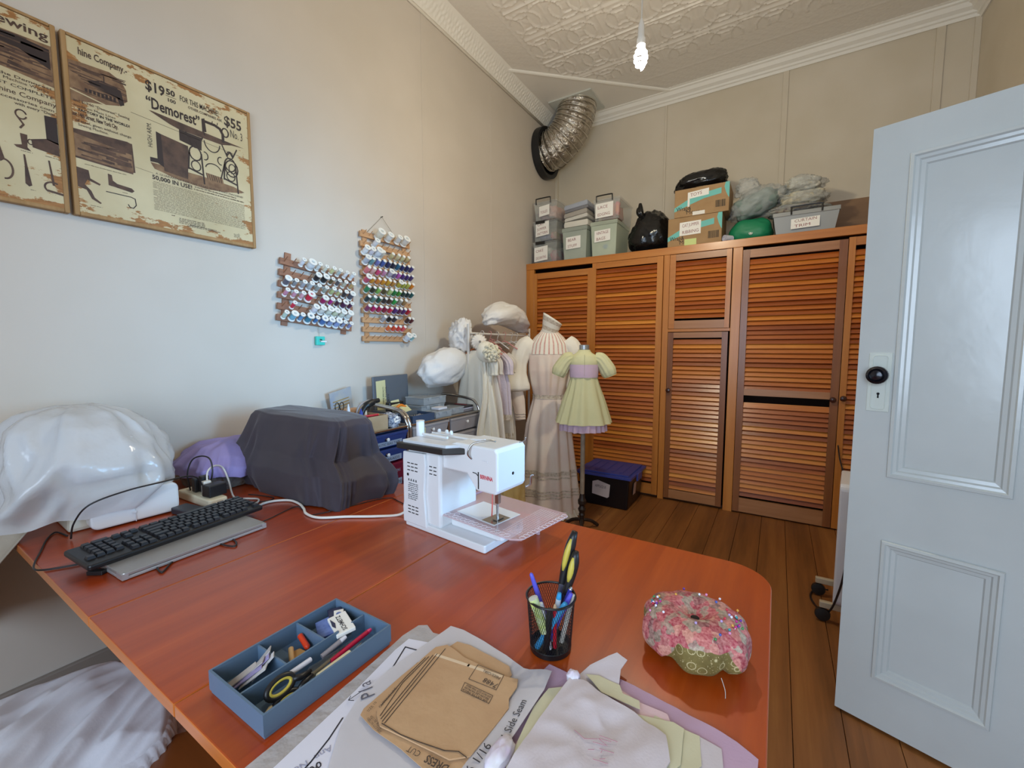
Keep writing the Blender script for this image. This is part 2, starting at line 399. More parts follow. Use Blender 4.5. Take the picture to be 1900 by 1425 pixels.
# ------------------------------------------------------------------ the white door, open into the room
m_door = mat('door_gloss_paint', '#ccd1cf', .2, var='#c6cbc9', vs=3, bump=.08, bs=18, coat=.35)
m_brass = mat('painted_plate', '#d3dad2', .35, bump=.1, bs=60)
DA, DB = Vector((.230, 1.836, 0)), Vector((.98, 1.583, 0)); DD = (DB - DA); DL = DD.length; DD.normalize(); DN = Vector((DD.y, -DD.x, 0))
dr = bpy.data.objects.new('door_1', None); COL.objects.link(dr); struct(dr); dr['label'] = 'white gloss panelled door standing open into the room'
dr.matrix_world = frame(DA, DD, DN * -1, (0, 0, 1))     # local x along the door, y away from the camera, z up
def panel_door():
    z0, z1, T = .012, 2.0, .036
    mb = MB()
    cols = ((.100, .358), (.455, .70)); rows = ((.19, .66), (.885, 1.888))
    xs = [0, .100, .358, .455, .70, DL]; zs = [z0, .19, .66, .885, 1.888, z1]
    for i in range(5):
        for j in range(5):
            hole = i in (1, 3) and j in (1, 3)
            if not hole: mb.box(xs[i], xs[i + 1], 0, T, zs[j], zs[j + 1])
    for c in cols:
        for r_ in rows:
            mb.box(c[0], c[1], .012, T - .012, r_[0], r_[1])
    o = mb.build('door_leaf', m_door, dr)
    for c in cols:
        for r_ in rows:                                  # bolection moulding: steps around every panel
            d = MB()
            pr = [(-.006, -.003), (-.004, -.009), (.004, -.010), (.008, -.004), (.016, -.002), (.020, .004), (.030, .006), (.034, .012)]
            rs = []
            for k, y in pr:
                rs.append([(c[0] + k, y, r_[0] + k), (c[1] - k, y, r_[0] + k), (c[1] - k, y, r_[1] - k), (c[0] + k, y, r_[1] - k)])
            d.rings(rs, caps=False); d.build('panel_moulding', m_door, dr)
panel_door()
pt = MB(); pt.box(.030, .087, -.004, 0, 1.092, 1.283)
p = rr(.040, .077, 1.10, 1.275, .008, 2)
pt.tube([(x, -.005, z) for x, z in p], .0012, 6, closed=True)
plate = pt.build('lock_plate', m_brass, dr, bevel=.0015); plate['label'] = 'painted metal lock plate'
M = frame((.058, -.004, 1.212), (1, 0, 0), (0, 0, 1), (0, -1, 0))
kb = MB().lathe([(.013, 0), (.011, .012), (.012, .018), (.026, .022), (.029, .030), (.028, .038), (.021, .043), (.018, .040), (.014, .046), (.006, .048), (.001, .0485)], 28, M).build('door_knob', mat('knob_black', '#1b1a22', .25, .5, coat=.5), dr, smooth=40); kb['label'] = 'round dark door knob'
mb = MB(); M = frame((.0585, -.0045, 1.150), (1, 0, 0), (0, 0, 1), (0, -1, 0))
mb.lathe([(.004, 0), (.004, .0012)], 12, M); mb.prism([(-.0022, -.014), (.0022, -.014), (.0015, 0), (-.0015, 0)], 0, .0012, M)
mb.build('keyhole', mat('hole_black', '#0d0d0d', .8), dr)
mb = MB()
for z in (.25, 1.0, 1.75): mb.cyl((DL, .018, z - .05), (DL, .018, z + .05), .007, 10)
mb.build('hinge', m_brass, dr)
# ------------------------------------------------------------------ things on the left wall
def plaque_mat():
    m = bpy.data.materials.new('aged_print'); m.use_nodes = True; t = m.node_tree; b = t.nodes['Principled BSDF']
    v = coords(t); n = noi(t, coords(t, (1, 1, 2.2)), 9, 6, .68); c1 = ramp(t, noi(t, v, 5), (.3, '#cfc09a'), (.7, '#bfae86'))
    tc = nn(t, 'ShaderNodeTexCoord'); sp = nn(t, 'ShaderNodeSeparateXYZ'); t.links.new(tc.outputs['Object'], sp.inputs[0])
    def mth(op, a, bb=None, c=None):
        q = nn(t, 'ShaderNodeMath', operation=op)
        for i, x in enumerate((a, bb, c)):
            if x is None: continue
            if isinstance(x, (int, float)): q.inputs[i].default_value = x
            else: t.links.new(x, q.inputs[i])
        return q.outputs[0]
    ax = mth('ABSOLUTE', sp.outputs[1]); az = mth('ABSOLUTE', sp.outputs[2]); e = mth('MAXIMUM', ax, az)
    k = mth('ADD', n, mth('MULTIPLY', mth('MAXIMUM', mth('SUBTRACT', e, .21), 0), 1.9))
    f = ramp(t, k, (.66, 0.), (.685, 1.))
    fr = ramp(t, noi(t, coords(t, (1, 1, 6)), 30), (.3, '#8a5a2c'), (.7, '#a9753f'))
    t.links.new(mix(t, f, c1, fr), b.inputs['Base Color']); b.inputs['Roughness'].default_value = .6
    return m
m_print = plaque_mat()
m_oldwood = wood('old_frame_wood', ((.2, '#7d5a32'), (.5, '#a07a4a'), (.8, '#b9966a')), 'z', .6, 50)
m_ink = mat('brown_black_ink', '#2e1f1c', .6); m_ink2 = mat('faded_brown_ink', '#5d4334', .6, var='#3f2b22', vs=25)
m_ink3 = mat('pale_brown_ink', '#8c6c4d', .6, var='#6b4d36', vs=30)
XP = WX + .030
def plaque(y0, y1, label):
    z0, z1 = 1.768, 2.381; yc, zc = (y0 + y1) / 2, (z0 + z1) / 2
    t = thing('wall_plaque', label, 'wall sign', (WX, yc, zc), 0, None)
    w, h = (y1 - y0) / 2, (z1 - z0) / 2
    MB().box(.004, .028, -w + .012, w - .012, -h + .012, h - .012).build('printed_panel', m_print, t)
    mb = MB()
    mb.box(.002, .031, -w, -w + .014, -h, h); mb.box(.002, .031, w - .014, w, -h, h)
    mb.box(.002, .031, -w + .014, w - .014, -h, -h + .014); mb.box(.002, .031, -w + .014, w - .014, h - .010, h)
    mb.build('frame', m_oldwood, t, bevel=.003)
    return t, yc, zc
def ink(t, yc, zc, polys, m, name='picture', x=.0285):
    mb = MB()
    for k, p in enumerate(polys):
        mb.prism([(y - yc, z - zc) for y, z in p], 0, .0002 + .00004 * (k % 7), Matrix(((0, 0, 1, x), (1, 0, 0, 0), (0, 1, 0, 0), (0, 0, 0, 1))))
    return mb.build(name, m, t)
def stroke(pts, w):
    """polyline as a flat ribbon polygon list (y,z)"""
    o = []
    for (a, b), (c, d) in zip(pts, pts[1:]):
        l = math.hypot(c - a, d - b) or 1e-6; ux, uz = (c - a) / l * w * .3, (d - b) / l * w * .3; nx, nz_ = -(d - b) / l * w / 2, (c - a) / l * w / 2
        o.append([(a - ux + nx, b - uz + nz_), (a - ux - nx, b - uz - nz_), (c + ux - nx, d + uz - nz_), (c + ux + nx, d + uz + nz_)])
    return o
def arc(cy, cz, ry, rz, a0, a1, n=14): return [(cy + ry * math.cos(R(lerp(a0, a1, i / n))), cz + rz * math.sin(R(lerp(a0, a1, i / n)))) for i in range(n + 1)]
def wtext(t, yc, zc, s, y, z, size, fit, bold=0, m=None, rot=0, name='lettering'):
    M = frame((.029, y - yc, z - zc), (0, math.cos(R(rot)), math.sin(R(rot))), (0, -math.sin(R(rot)), math.cos(R(rot))), (1, 0, 0))
    return text(s, size, M, name, m or m_ink, t, bold, fit=fit)
def small_print(y0, y1, z0, z1, rows, w=.0022, fill=.62):
    """lines too fine to read in the photo: rows of word-length dashes"""
    o = []
    for r in range(rows):
        z = lerp(z1, z0, (r + .5) / rows); y = y0 + (random.uniform(0, .02) if r % 5 == 0 else 0)
        end = y1 - (random.uniform(.05, .2) * (y1 - y0) if random.random() < .15 else 0)
        while y < end:
            L = random.uniform(.004, .016); L = min(L, end - y); k = y
            while k < y + L:
                hh = w * random.uniform(.55, 1.0); o.append([(k, z - w / 2), (k + .0011, z - w / 2), (k + .0011, z - w / 2 + hh), (k, z - w / 2 + hh)]); k += .0017
            y += L + .003
    return o
# right-hand plaque
t, yc, zc = plaque(.500, 1.116, 'aged wooden sign advertising a treadle sewing machine for $19.50, nearer the thread racks')
A = (t, yc, zc)
wtext(*A, 'hine Company.-', .541, 2.322, .034, .133, .0006, m_ink2)
wtext(*A, '$19', .727, 2.297, .052, .062, .0012); wtext(*A, '50', .794, 2.311, .030, .030, .001); wtext(*A, '100', .796, 2.284, .019, .026, .0004)
ink(*A, stroke([(.793, 2.305), (.828, 2.305)], .0015), m_ink, 'lettering')
wtext(*A, 'FOR THIS MACHINE!', .840, 2.306, .031, .142, .0002); wtext(*A, 'OTHER COMPANIES ASK', .868, 2.288, .0145, .128, .0002, m_ink2)
wtext(*A, '“Demorest”', .726, 2.233, .058, .182, .0014); wtext(*A, '$55', 1.003, 2.281, .058, .071, .0014); wtext(*A, 'No. 3', 1.026, 2.238, .048, .050, 0)
wtext(*A, 'HIGH ARM.', .738, 2.082, .021, .090, 0, rot=90)
wtext(*A, 'A GUARANTEE FOR FIVE YEARS WITH EVERY MACHINE!', .742, 1.984, .0105, .325, 0)
wtext(*A, '50,000 IN USE!', .730, 1.963, .023, .135, .0006); ink(*A, small_print(.872, 1.07, 1.962, 1.982, 2, .005), m_ink2, 'fine_print')
ink(*A, small_print(.731, 1.071, 1.845, 1.957, 20), m_ink2, 'fine_print')
ink(*A, small_print(.775, .80, 1.835, 1.842, 1, .004) + small_print(.812, .905, 1.812, 1.836, 4, .0035) + small_print(.84, .965, 1.806, 1.816, 2, .0035) + small_print(1.02, 1.045, 1.80, 1.822, 5), m_ink2, 'fine_print')
wtext(*A, 'and $19.50 “Demorest” Sewing', .520, 2.158, .0125, .152, .0001, m_ink2); wtext(*A, 'made on Mass Lines', .520, 2.142, .0125, .11, 0, m_ink2)
wtext(*A, 'FACTORY IN THE WORLD!', .531, 2.129, .0125, .140, .0004); wtext(*A, 'East 14th Street, New York City.', .511, 2.109, .021, .125, .0005, m_ink2)
wtext(*A, 'of steel, given without charge', .521, 2.091, .0125, .152, .0001, m_ink2); wtext(*A, 'Sewing Machine.', .527, 2.078, .0125, .08, 0, m_ink2)
# treadle machine
B = [[(.734, 2.221), (.742, 2.223), (.905, 2.216), (1.082, 2.209), (1.030, 2.203), (.990, 2.190), (.831, 2.190), (.80, 2.197)],
     [(.831, 2.190), (.912, 2.188), (.909, 2.135), (.831, 2.148)],
     [(.752, 2.150), (.768, 2.146), (.772, 2.020), (.752, 2.03), (.728, 2.028), (.728, 2.045), (.752, 2.047)]]
ink(*A, B[1:], m_ink)
ink(*A, B[:1] + [[(.768, 2.146), (.860, 2.135), (.853, 2.0), (.772, 2.006)]], m_ink2)
G = []
for c, k in ((.885, 1), (1.020, 1)):
    G += stroke(arc(c, 2.115, .022, .028, 0, 360), .005) + stroke([(c - .022, 2.12), (c - .028, 2.045)], .006) + stroke([(c + .022, 2.12), (c + .028, 2.0)], .006)
    G += stroke(arc(c, 2.065, .017, .02, 0, 360), .004) + stroke([(c - .026, 2.048), (c + .026, 2.035)], .007) + stroke(arc(c, 2.155, .012, .016, 0, 360), .004)
    G += stroke([(c - .03, 2.19), (c - .012, 2.15), (c, 2.17), (c + .012, 2.15), (c + .03, 2.19)], .005)
G += stroke(arc(1.025, 2.10, .026, .035, 0, 360), .005) + stroke(arc(1.028, 2.10, .014, .02, 0, 360), .004) + stroke([(1.0, 2.125), (.98, 2.045)], .005)
G += stroke(arc(.951, 2.185, .03, .04, 185, 355), .004) + stroke(arc(.951, 2.07, .03, .025, 10, 170), .004) + stroke(arc(.92, 2.118, .012, .016, -100, 100), .004) + stroke(arc(.982, 2.118, .012, .016, 80, 280), .004)
ink(*A, G, m_ink, x=.0288)
H = [[(.915, 2.268), (.927, 2.274), (.932, 2.22), (.916, 2.215)]] + stroke([(.922, 2.215), (.924, 2.205)], .005)
H += stroke([(.928, 2.262), (.965, 2.262), (.985, 2.255), (.996, 2.235), (.996, 2.205)], .011) + stroke(arc(1.006, 2.247, .013, .018, 0, 360), .005) + stroke([(.955, 2.266), (.957, 2.274)], .003) + stroke([(.975, 2.266), (.977, 2.276)], .003)
ink(*A, H, m_ink)
gr = [[(.728, 2.025)] + [(lerp(.74, 1.06, i / 12), 2.004 - .022 * math.sin(PI * i / 12) + .005 * nz(i * 2.2)) for i in range(13)] + [(1.075, 2.012), (1.03, 2.024), (.9, 2.03)]]
ink(*A, gr, m_ink3, x=.0283)
ink(*A, [[(.92, 2.05), (.985, 2.048), (.99, 2.022), (.925, 2.022)]], m_ink3)
ink(*A, [p for i in range(7) for p in stroke([(.922 + i * .009, 2.048), (.928 + i * .009, 2.024)], .002)], m_ink, x=.0289)
# factory picture, tool box and attachments
def scribble(y0, y1, zt, zb, n, seed, w=.004):
    random.seed(seed); o = []
    for i in range(n):
        y = random.uniform(y0, y1 - .03); f = (y - y0) / (y1 - y0); z = lerp(zb(f), zt(f), random.random())
        L = random.uniform(.02, .07); o += stroke([(y, z), (min(y + L, y1), z + random.uniform(-.004, .004))], random.uniform(.4, 1) * w)
    return o
fac = [[(.514, 2.292), (.56, 2.298), (.623, 2.303), (.655, 2.288), (.668, 2.262), (.670, 2.222), (.645, 2.196), (.60, 2.180), (.514, 2.158)]]
ink(*A, fac, m_ink3, x=.0283); ink(*A, scribble(.514, .668, lambda f: 2.292, lambda f: 2.20, 46, 3), m_ink2)
ink(*A, [[(.56, 2.243), (.60, 2.262), (.652, 2.252), (.66, 2.205), (.648, 2.196), (.64, 2.222), (.57, 2.232)]], m_ink, x=.0287)
ink(*A, [[(.552 + i * .011, 2.215 + i * .0006), (.559 + i * .011, 2.2145 + i * .0006), (.559 + i * .011, 2.203), (.552 + i * .011, 2.203)] for i in range(8)] + stroke([(.606, 2.28), (.606, 2.26)], .003), m_ink, x=.0287)
ink(*A, stroke([(.514, 2.196), (.62, 2.178)], .004), m_print, 'highlight', x=.0288)
ink(*A, [[(.510, 2.064), (.66, 2.074), (.674, 2.070), (.676, 1.968), (.668, 1.960), (.510, 1.966)]], m_ink3, x=.0283)
ink(*A, [[(.512, 2.064), (.66, 2.074), (.672, 2.070), (.672, 2.03), (.512, 2.05)]] + stroke([(.672, 2.07), (.676, 1.968)], .005) + stroke([(.512, 1.969), (.67, 1.962)], .006), m_ink2)
ink(*A, scribble(.515, .668, lambda f: 2.04, lambda f: 1.98, 22, 5, .008), m_ink2, x=.0287)
ink(*A, [[(.512, 1.935), (.545, 1.932), (.548, 1.905), (.575, 1.893), (.572, 1.887), (.54, 1.898), (.532, 1.88), (.548, 1.862), (.556, 1.84), (.574, 1.826), (.57, 1.822), (.548, 1.834), (.536, 1.862), (.514, 1.868)]], m_ink2)
ink(*A, [[(.597, 1.938), (.608, 1.936), (.61, 1.917), (.622, 1.909), (.664, 1.905), (.672, 1.897), (.664, 1.889), (.61, 1.896), (.606, 1.896), (.597, 1.897)]], m_ink2)
ink(*A, stroke([(.589, 1.872), (.66, 1.872), (.672, 1.868), (.674, 1.845), (.665, 1.832), (.655, 1.833), (.65, 1.842)], .003), m_ink)
ink(*A, small_print(.535, .65, 1.946, 1.956, 1) + small_print(.625, .65, 1.88, 1.886, 1) + small_print(.535, .575, 1.808, 1.814, 1) + stroke([(.678, 2.189), (1.1, 2.165)], .0012) + stroke([(.68, 1.99), (.735, 1.985)], .001), m_ink2, 'fine_print')
# left-hand plaque
t, yc, zc = plaque(-.128, .489, 'aged wooden sign with tool pictures, cut by the photo\'s left edge'); A = (t, yc, zc)
wtext(*A, 'The Demorest Sewing', .02, 2.322, .037, .45, .0006, m_ink2)
ink(*A, [[(-.10, 2.29), (.30, 2.30), (.475, 2.308), (.475, 2.176), (.36, 2.188), (-.10, 2.178)]], m_ink3, x=.0283)
ink(*A, scribble(-.1, .47, lambda f: 2.30, lambda f: 2.19, 130, 8, .007), m_ink2)
ink(*A, [[(.30, 2.296), (.39, 2.30), (.47, 2.295), (.47, 2.23), (.40, 2.262), (.33, 2.27)]], m_ink, x=.0287)
wtext(*A, 'View of the Factory where the Demorest', .12, 2.164, .0125, .35, .0001, m_ink2)
wtext(*A, 'Machine Works', .36, 2.152, .012, .1, 0, m_ink2)
wtext(*A, 'FINEST AND MOST COMPLETE', .20, 2.135, .0125, .27, 0)
wtext(*A, 'Demorest Sewing Machine Company', .15, 2.112, .021, .325, .0001, m_ink2)
wtext(*A, 'Attachments and Accessories com', .20, 2.095, .0125, .27, .0001, m_ink2); wtext(*A, 'with every “Dem', .38, 2.082, .0125, .09, .0001, m_ink2)
ink(*A, [[(.445, 2.075), (.474, 2.078), (.474, 1.99), (.446, 1.998)]], m_ink); ink(*A, [[(.410, 1.985), (.446, 2.0), (.474, 1.995), (.474, 1.952), (.412, 1.960)]], m_ink2)
I = stroke(arc(.392, 2.055, .012, .014, 20, 340), .004) + stroke([(.384, 2.045), (.396, 2.025), (.388, 2.012)], .005) + [[(.386, 1.995), (.402, 1.995), (.40, 1.955), (.408, 1.945), (.376, 1.948), (.370, 1.954), (.388, 1.96)]] + stroke(arc(.408, 1.975, .006, .008, 0, 360), .003)
I += [[(.389, 1.93), (.393, 1.93), (.396, 1.895), (.403, 1.835), (.396, 1.83), (.388, 1.838), (.390, 1.895)]] + [[(.445, 1.93), (.449, 1.93), (.457, 1.85), (.451, 1.85)]] + stroke(arc(.452, 1.842, .02, .018, 60, 230), .005) + stroke([(.44, 1.83), (.475, 1.825)], .007)
I += stroke(arc(.345, 1.87, .018, .03, -90, 90), .005) + [[(.325, 1.965), (.335, 1.965), (.348, 1.90), (.338, 1.89)]] + [[(.22, 1.95), (.24, 1.95), (.25, 1.86), (.22, 1.85)]] + stroke([(.05, 1.95), (.12, 1.9), (.15, 1.84)], .006) + stroke([(.26, 2.06), (.30, 2.0), (.28, 1.95)], .006)
ink(*A, I, m_ink2)
ink(*A, small_print(.372, .41, 1.938, 1.943, 1) + small_print(.38, .41, 1.818, 1.824, 1) + small_print(.42, .47, 1.94, 1.945, 1) + small_print(.02, .3, 1.80, 1.82, 2), m_ink2, 'fine_print')
random.seed(7)
# ---- thread racks
m_rackd = wood('rack_wood_dark', ((.2, '#7a4e36'), (.5, '#93644a'), (.8, '#a87a5e')), 'y', .55, 60)
m_rackl = wood('rack_wood_pale', ((.2, '#a87a52'), (.5, '#bf9166'), (.8, '#cfa67c')), 'y', .55, 60)
m_reel = mat('white_plastic_reel', '#e8e6df', .35); m_reelc = mat('clear_plastic_reel', '#d8d4cc', .25)
PEG = Vector((.85, -.06, .52)).normalized()
def pegM(y, z, x0=.02): return frame((x0, y, z), PEG.cross(Vector((0, 1, 0))), Vector((0, 1, 0)) - PEG * PEG.y, PEG)
def rack(name, label, loc, rails, length, tilt, wood_m, uprights, npeg, drift=0, extra=None):
    t = thing(name, label, 'thread rack', loc); t.rotation_euler = (tilt, 0, 0)
    mb = MB()
    for y, z0, z1 in uprights: mb.box(.0, .010, y, y + .032, z0, z1)
    mb.build('upright', wood_m, t, bevel=.001)
    for k, z in enumerate(rails):
        y0 = -k * drift
        MB().box(.010, .022, y0, y0 + length, z - .016, z + .016).build('rail', wood_m, t, bevel=.0015)
        for i in range(npeg):
            if (i + .5) / npeg * 10 and any(abs((i + .5) / npeg * 10 - q) < .62 for q in (extra or {}).get(k, ())): continue      # hidden inside a spool
            y = y0 + (i + .5) / npeg * length; p = Vector((.021, y, z)); MB().cyl(p, p + PEG * .040, .0022, 6).build('peg', wood_m, t)
    return t
_reel = {}
def spool_mesh(kind):
    if kind in _reel: return _reel[kind]
    r, h, f, tr = {'small': (.0105, .052, .0125, .0095), 'fat': (.016, .054, .019, .0145), 'cone': (.0135, .050, .014, .0125), 'jumbo': (.021, .055, .023, .020)}[kind]
    a = MB()
    if kind == 'cone':
        a.lathe([(f, 0), (f, .004), (f * .7, .006), (r * .3, .007), (r * .3, h - .005), (r * .8, h - .004), (r * .8, h), (r * .35, h)], 14)
        b = MB().lathe([(f * .75, .004), (r, .009), (r, h * .72), (r * .82, h - .003), (r * .5, h - .002)], 14)
    else:
        a.lathe([(f, 0), (f, .005), (tr * .8, .008), (tr * .4, .009), (tr * .4, h - .009), (tr * .8, h - .008), (f, h - .005), (f, h), (f * .4, h), (f * .38, h - .006)], 14)
        b = MB().lathe([(tr * .85, .006), (tr, .010), (r * .98, h * .5), (tr, h - .010), (tr * .85, h - .006)], 14)
    o1 = a.build('reel', m_reel, None, smooth=50); o2 = b.build('thread', m_reel, None, smooth=50)
    _reel[kind] = (o1.data, o2.data); bpy.data.objects.remove(o1); bpy.data.objects.remove(o2)
    return _reel[kind]
NTH = ['first', 'second', 'third', 'fourth', 'fifth', 'sixth', 'seventh', 'eighth', 'ninth', 'tenth', 'eleventh', 'twelfth']
def spool(rk, y, z, hexc, cname, kind, label, group, sc=1, reelm=None):
    t = thing('thread_spool', label, 'thread spool', (0, 0, 0), 0, group)
    t.matrix_world = rk @ pegM(y, z, .024) @ Matrix.Scale(sc, 4)
    d = spool_mesh(kind)
    for nm, me, m in (('reel', d[0], reelm or m_reel), ('thread', d[1], mat('thread_' + hexc[1:], hexc, .42, sheen=.3, bump=.25, bs=900, bscale=(.05, .05, 1), bdist=.001))):
        o = bpy.data.objects.new(nm, me); COL.objects.link(o); o.parent = t
        o.material_slots[0].link = 'OBJECT'; o.material_slots[0].material = m
ROWS = [
 ['small rail', [(2.3, '#eeeef2', 'white', 'small'), (3.4, '#dfe2e2', 'clear nylon', 'jumbo'), (4.35, '#e6e6e0', 'off white', 'small'), (5.35, '#e2dfca', 'cream', 'small'), (6.35, '#d9d69a', 'pale yellow', 'small'), (7.3, '#c3cbc6', 'silver grey', 'small'), (8.35, '#f0eef0', 'white red topped', 'small'), (9.3, '#eef1f3', 'plain white', 'small')]],
 ['', [(4.3, '#15151b', 'large black', 'fat'), (5.3, '#17161c', 'black', 'fat'), (6.3, '#6a5730', 'black and gold striped', 'small'), (7.25, '#5c565a', 'brown grey', 'small'), (8.2, '#c9c4ae', 'stone', 'small'), (9.3, '#c9a56a', 'gold striped', 'small')]],
 ['', [(.5, '#5b5866', 'charcoal', 'fat'), (1.5, '#8f9498', 'mid grey', 'small'), (2.5, '#a9adb5', 'light grey', 'small'), (3.4, '#b4bdc0', 'silver', 'small'), (4.4, '#9ba29b', 'sage grey', 'small'), (5.45, '#a4ab9d', 'grey green', 'small'), (6.45, '#bcc688', 'pale lime', 'small'), (7.4, '#c9c382', 'straw yellow', 'small'), (8.3, '#3c3a3c', 'near black', 'small'), (9.3, '#55535f', 'slate grey', 'fat')]],
 ['', [(.5, '#cf8aa6', 'rose pink', 'small'), (1.5, '#d99ab0', 'soft pink', 'small'), (2.45, '#e4aebb', 'pale pink', 'small'), (3.4, '#dc1f3f', 'bright red', 'fat'), (5.35, '#a0105c', 'magenta', 'fat'), (6.35, '#b81585', 'fuchsia', 'small'), (7.3, '#4c1a38', 'dark plum', 'small'), (8.3, '#551c4c', 'plum', 'fat'), (9.25, '#5c1c4c', 'wine', 'small')]],
 ['', [(1.45, '#d81c44', 'scarlet', 'small'), (4.2, '#eceaf0', 'bright white', 'fat'), (5.15, '#e8e5da', 'warm white', 'fat'), (6.15, '#dfe3d2', 'greenish white', 'fat'), (7.1, '#d8dcb8', 'pale green', 'fat'), (8.1, '#e1e2cf', 'ivory', 'fat'), (9.1, '#dfe3dc', 'milk white', 'fat')]],
 ['', [(.5, '#bcd4c8', 'pale mint', 'small'), (1.5, '#6fb1cc', 'sky blue', 'fat'), (2.45, '#5b93c4', 'cornflower blue', 'small'), (3.45, '#2a7c98', 'teal blue', 'fat'), (4.45, '#3c77b4', 'mid blue', 'small'), (5.4, '#446fae', 'royal blue', 'fat'), (6.4, '#8d9fcd', 'periwinkle', 'fat'), (7.4, '#8fa0d0', 'lavender blue', 'fat'), (8.35, '#98a0bf', 'grey lilac', 'small'), (9.35, '#8c8db8', 'dusty violet', 'small')]]]
ts = rack('thread_rack', 'short wide wooden thread rack hung left of the tall one', (WX, 1.232, 1.735), [-.0565 * k for k in range(6)], .44, -.098, m_rackd, ((.03, -.32, .05), (.38, -.32, .03)), 10, .0, {k: [q[0] for q in r[1]] for k, r in enumerate(ROWS)})
bpy.context.view_layer.update()
for r_, (_, row) in enumerate(ROWS):
    for i, (pos, hx, nm, kd) in enumerate(row):
        spool(ts.matrix_world, pos / 10 * .43 + .005, -.0565 * r_, hx, nm, kd, f'{nm} thread spool, {NTH[i]} from left, {NTH[r_]} row down, short wide rack', 'spools on the short wide thread rack', random.uniform(.93, 1.07))
TALL = [
 (0, [(3.0, '#e4dcc4', 'cream', 'jumbo'), (4.9, '#ecebe4', 'white black banded', 'jumbo'), (6.8, '#e9e6de', 'soft white', 'fat'), (8.2, '#e7e2d6', 'off white', 'jumbo')]),
 (1, [(2.2, '#e9e9ea', 'white dark topped', 'fat')]),
 (2, [(.3, '#ececec', 'bright white', 'fat'), (1.4, '#e6e0e8', 'lilac white', 'fat'), (2.6, '#e4e8ec', 'white blue topped', 'jumbo'), (3.4, '#e0dac8', 'small cream', 'cone'), (5.3, '#d9c58c', 'pale gold', 'cone'), (6.5, '#dcc796', 'straw', 'cone'), (7.6, '#d9cf9a', 'pale yellow', 'cone'), (8.6, '#d2b57a', 'buff', 'cone')]),
 (3, [(.4, '#b9c0cc', 'silver', 'fat'), (1.4, '#6fa3a8', 'aqua', 'cone'), (2.5, '#7d82c0', 'periwinkle', 'cone'), (3.5, '#4763a4', 'blue', 'cone'), (4.6, '#2c3566', 'navy', 'cone'), (5.6, '#232742', 'midnight', 'cone'), (6.6, '#2f6d8c', 'teal blue', 'cone'), (7.6, '#2d2f6c', 'indigo', 'cone'), (8.6, '#25255c', 'dark indigo', 'cone'), (9.5, '#4a3f7c', 'violet blue', 'cone')]),
 (4, [(.5, '#df7b7f', 'coral pink', 'cone'), (1.5, '#e3b3a8', 'shell pink', 'cone'), (2.6, '#e0507f', 'hot pink', 'cone'), (3.7, '#cf8fae', 'mauve pink', 'cone'), (4.9, '#bdb3c4', 'pale lilac', 'fat'), (5.8, '#7c6a96', 'dusky mauve', 'cone'), (6.7, '#c95fb4', 'orchid', 'cone'), (7.7, '#553082', 'purple', 'cone'), (8.6, '#4a2a78', 'deep purple', 'cone'), (9.5, '#4a3570', 'dull purple', 'cone')]),
 (5, [(.4, '#c9506a', 'rose', 'fat'), (1.4, '#e69a2a', 'orange', 'cone'), (2.5, '#e08a30', 'deep orange', 'cone'), (3.5, '#e39c28', 'amber', 'cone'), (4.5, '#d9a52c', 'gold', 'cone'), (5.5, '#c98c3c', 'tan', 'cone'), (6.8, '#c9b23c', 'mustard', 'fat'), (7.7, '#bdbd4a', 'lime yellow', 'cone'), (8.6, '#c4c050', 'acid yellow', 'cone'), (9.5, '#f08a14', 'bright orange', 'cone')]),
 (6, [(.4, '#2f8a58', 'green', 'cone'), (1.5, '#3a3a22', 'dark olive', 'cone'), (2.5, '#8cc456', 'light green', 'cone'), (3.7, '#5a5028', 'brown olive', 'cone'), (4.8, '#bccf7c', 'pale lime', 'cone'), (5.7, '#1f8440', 'emerald', 'cone'), (6.7, '#4d9c30', 'leaf green', 'cone'), (7.7, '#1f4038', 'dark green', 'cone'), (8.6, '#1d3c3a', 'bottle green', 'cone'), (9.5, '#1f5f5c', 'dark teal', 'cone')]),
 (7, [(.4, '#25383a', 'slate green', 'cone'), (1.5, '#5f8a7c', 'grey teal', 'cone'), (2.6, '#1d5c46', 'pine green', 'cone'), (3.7, '#3c3833', 'dark brown green', 'cone'), (4.7, '#54402a', 'brown', 'cone'), (5.7, '#34b04c', 'bright green', 'cone'), (6.8, '#a59c88', 'stone', 'cone'), (7.8, '#b08650', 'tan', 'cone')]),
 (8, [(.4, '#8c3660', 'plum rose', 'cone'), (1.5, '#c8146c', 'magenta', 'cone'), (2.6, '#c01c58', 'crimson', 'cone'), (3.7, '#9c1440', 'raspberry', 'cone'), (4.8, '#e0284c', 'pinkish red', 'cone'), (5.8, '#5c2a78', 'purple', 'cone'), (6.7, '#6c2050', 'plum', 'cone'), (7.6, '#5c2a70', 'violet', 'cone'), (8.6, '#c8142c', 'red', 'cone')]),
 (9, [(3.4, '#b0b0b4', 'silver', 'cone'), (4.6, '#121214', 'black', 'cone'), (5.7, '#3c3a40', 'dark grey', 'cone'), (8.5, '#3e2420', 'dark brown', 'cone'), (9.4, '#641c22', 'maroon', 'cone')]),
 (10, [(4.4, '#f0702c', 'orange', 'cone'), (5.5, '#ee5530', 'vermilion', 'cone'), (6.5, '#ee4a40', 'coral red', 'cone'), (7.5, '#f05a5c', 'salmon', 'cone')]),
 (11, [(8.4, '#dfe4ea', 'white', 'jumbo'), (9.5, '#9ccfce', 'aqua', 'fat')])]
tt = rack('thread_rack', 'tall narrow pale wooden thread rack hung by a cord from a nail', (WX, 1.722, 1.975), [-.0563 * k for k in range(12)], .40, 0, m_rackl, ((.025, -.645, .03), (.345, -.645, .03)), 9, 0, {k: [q[0] for q in r] for k, r in TALL})
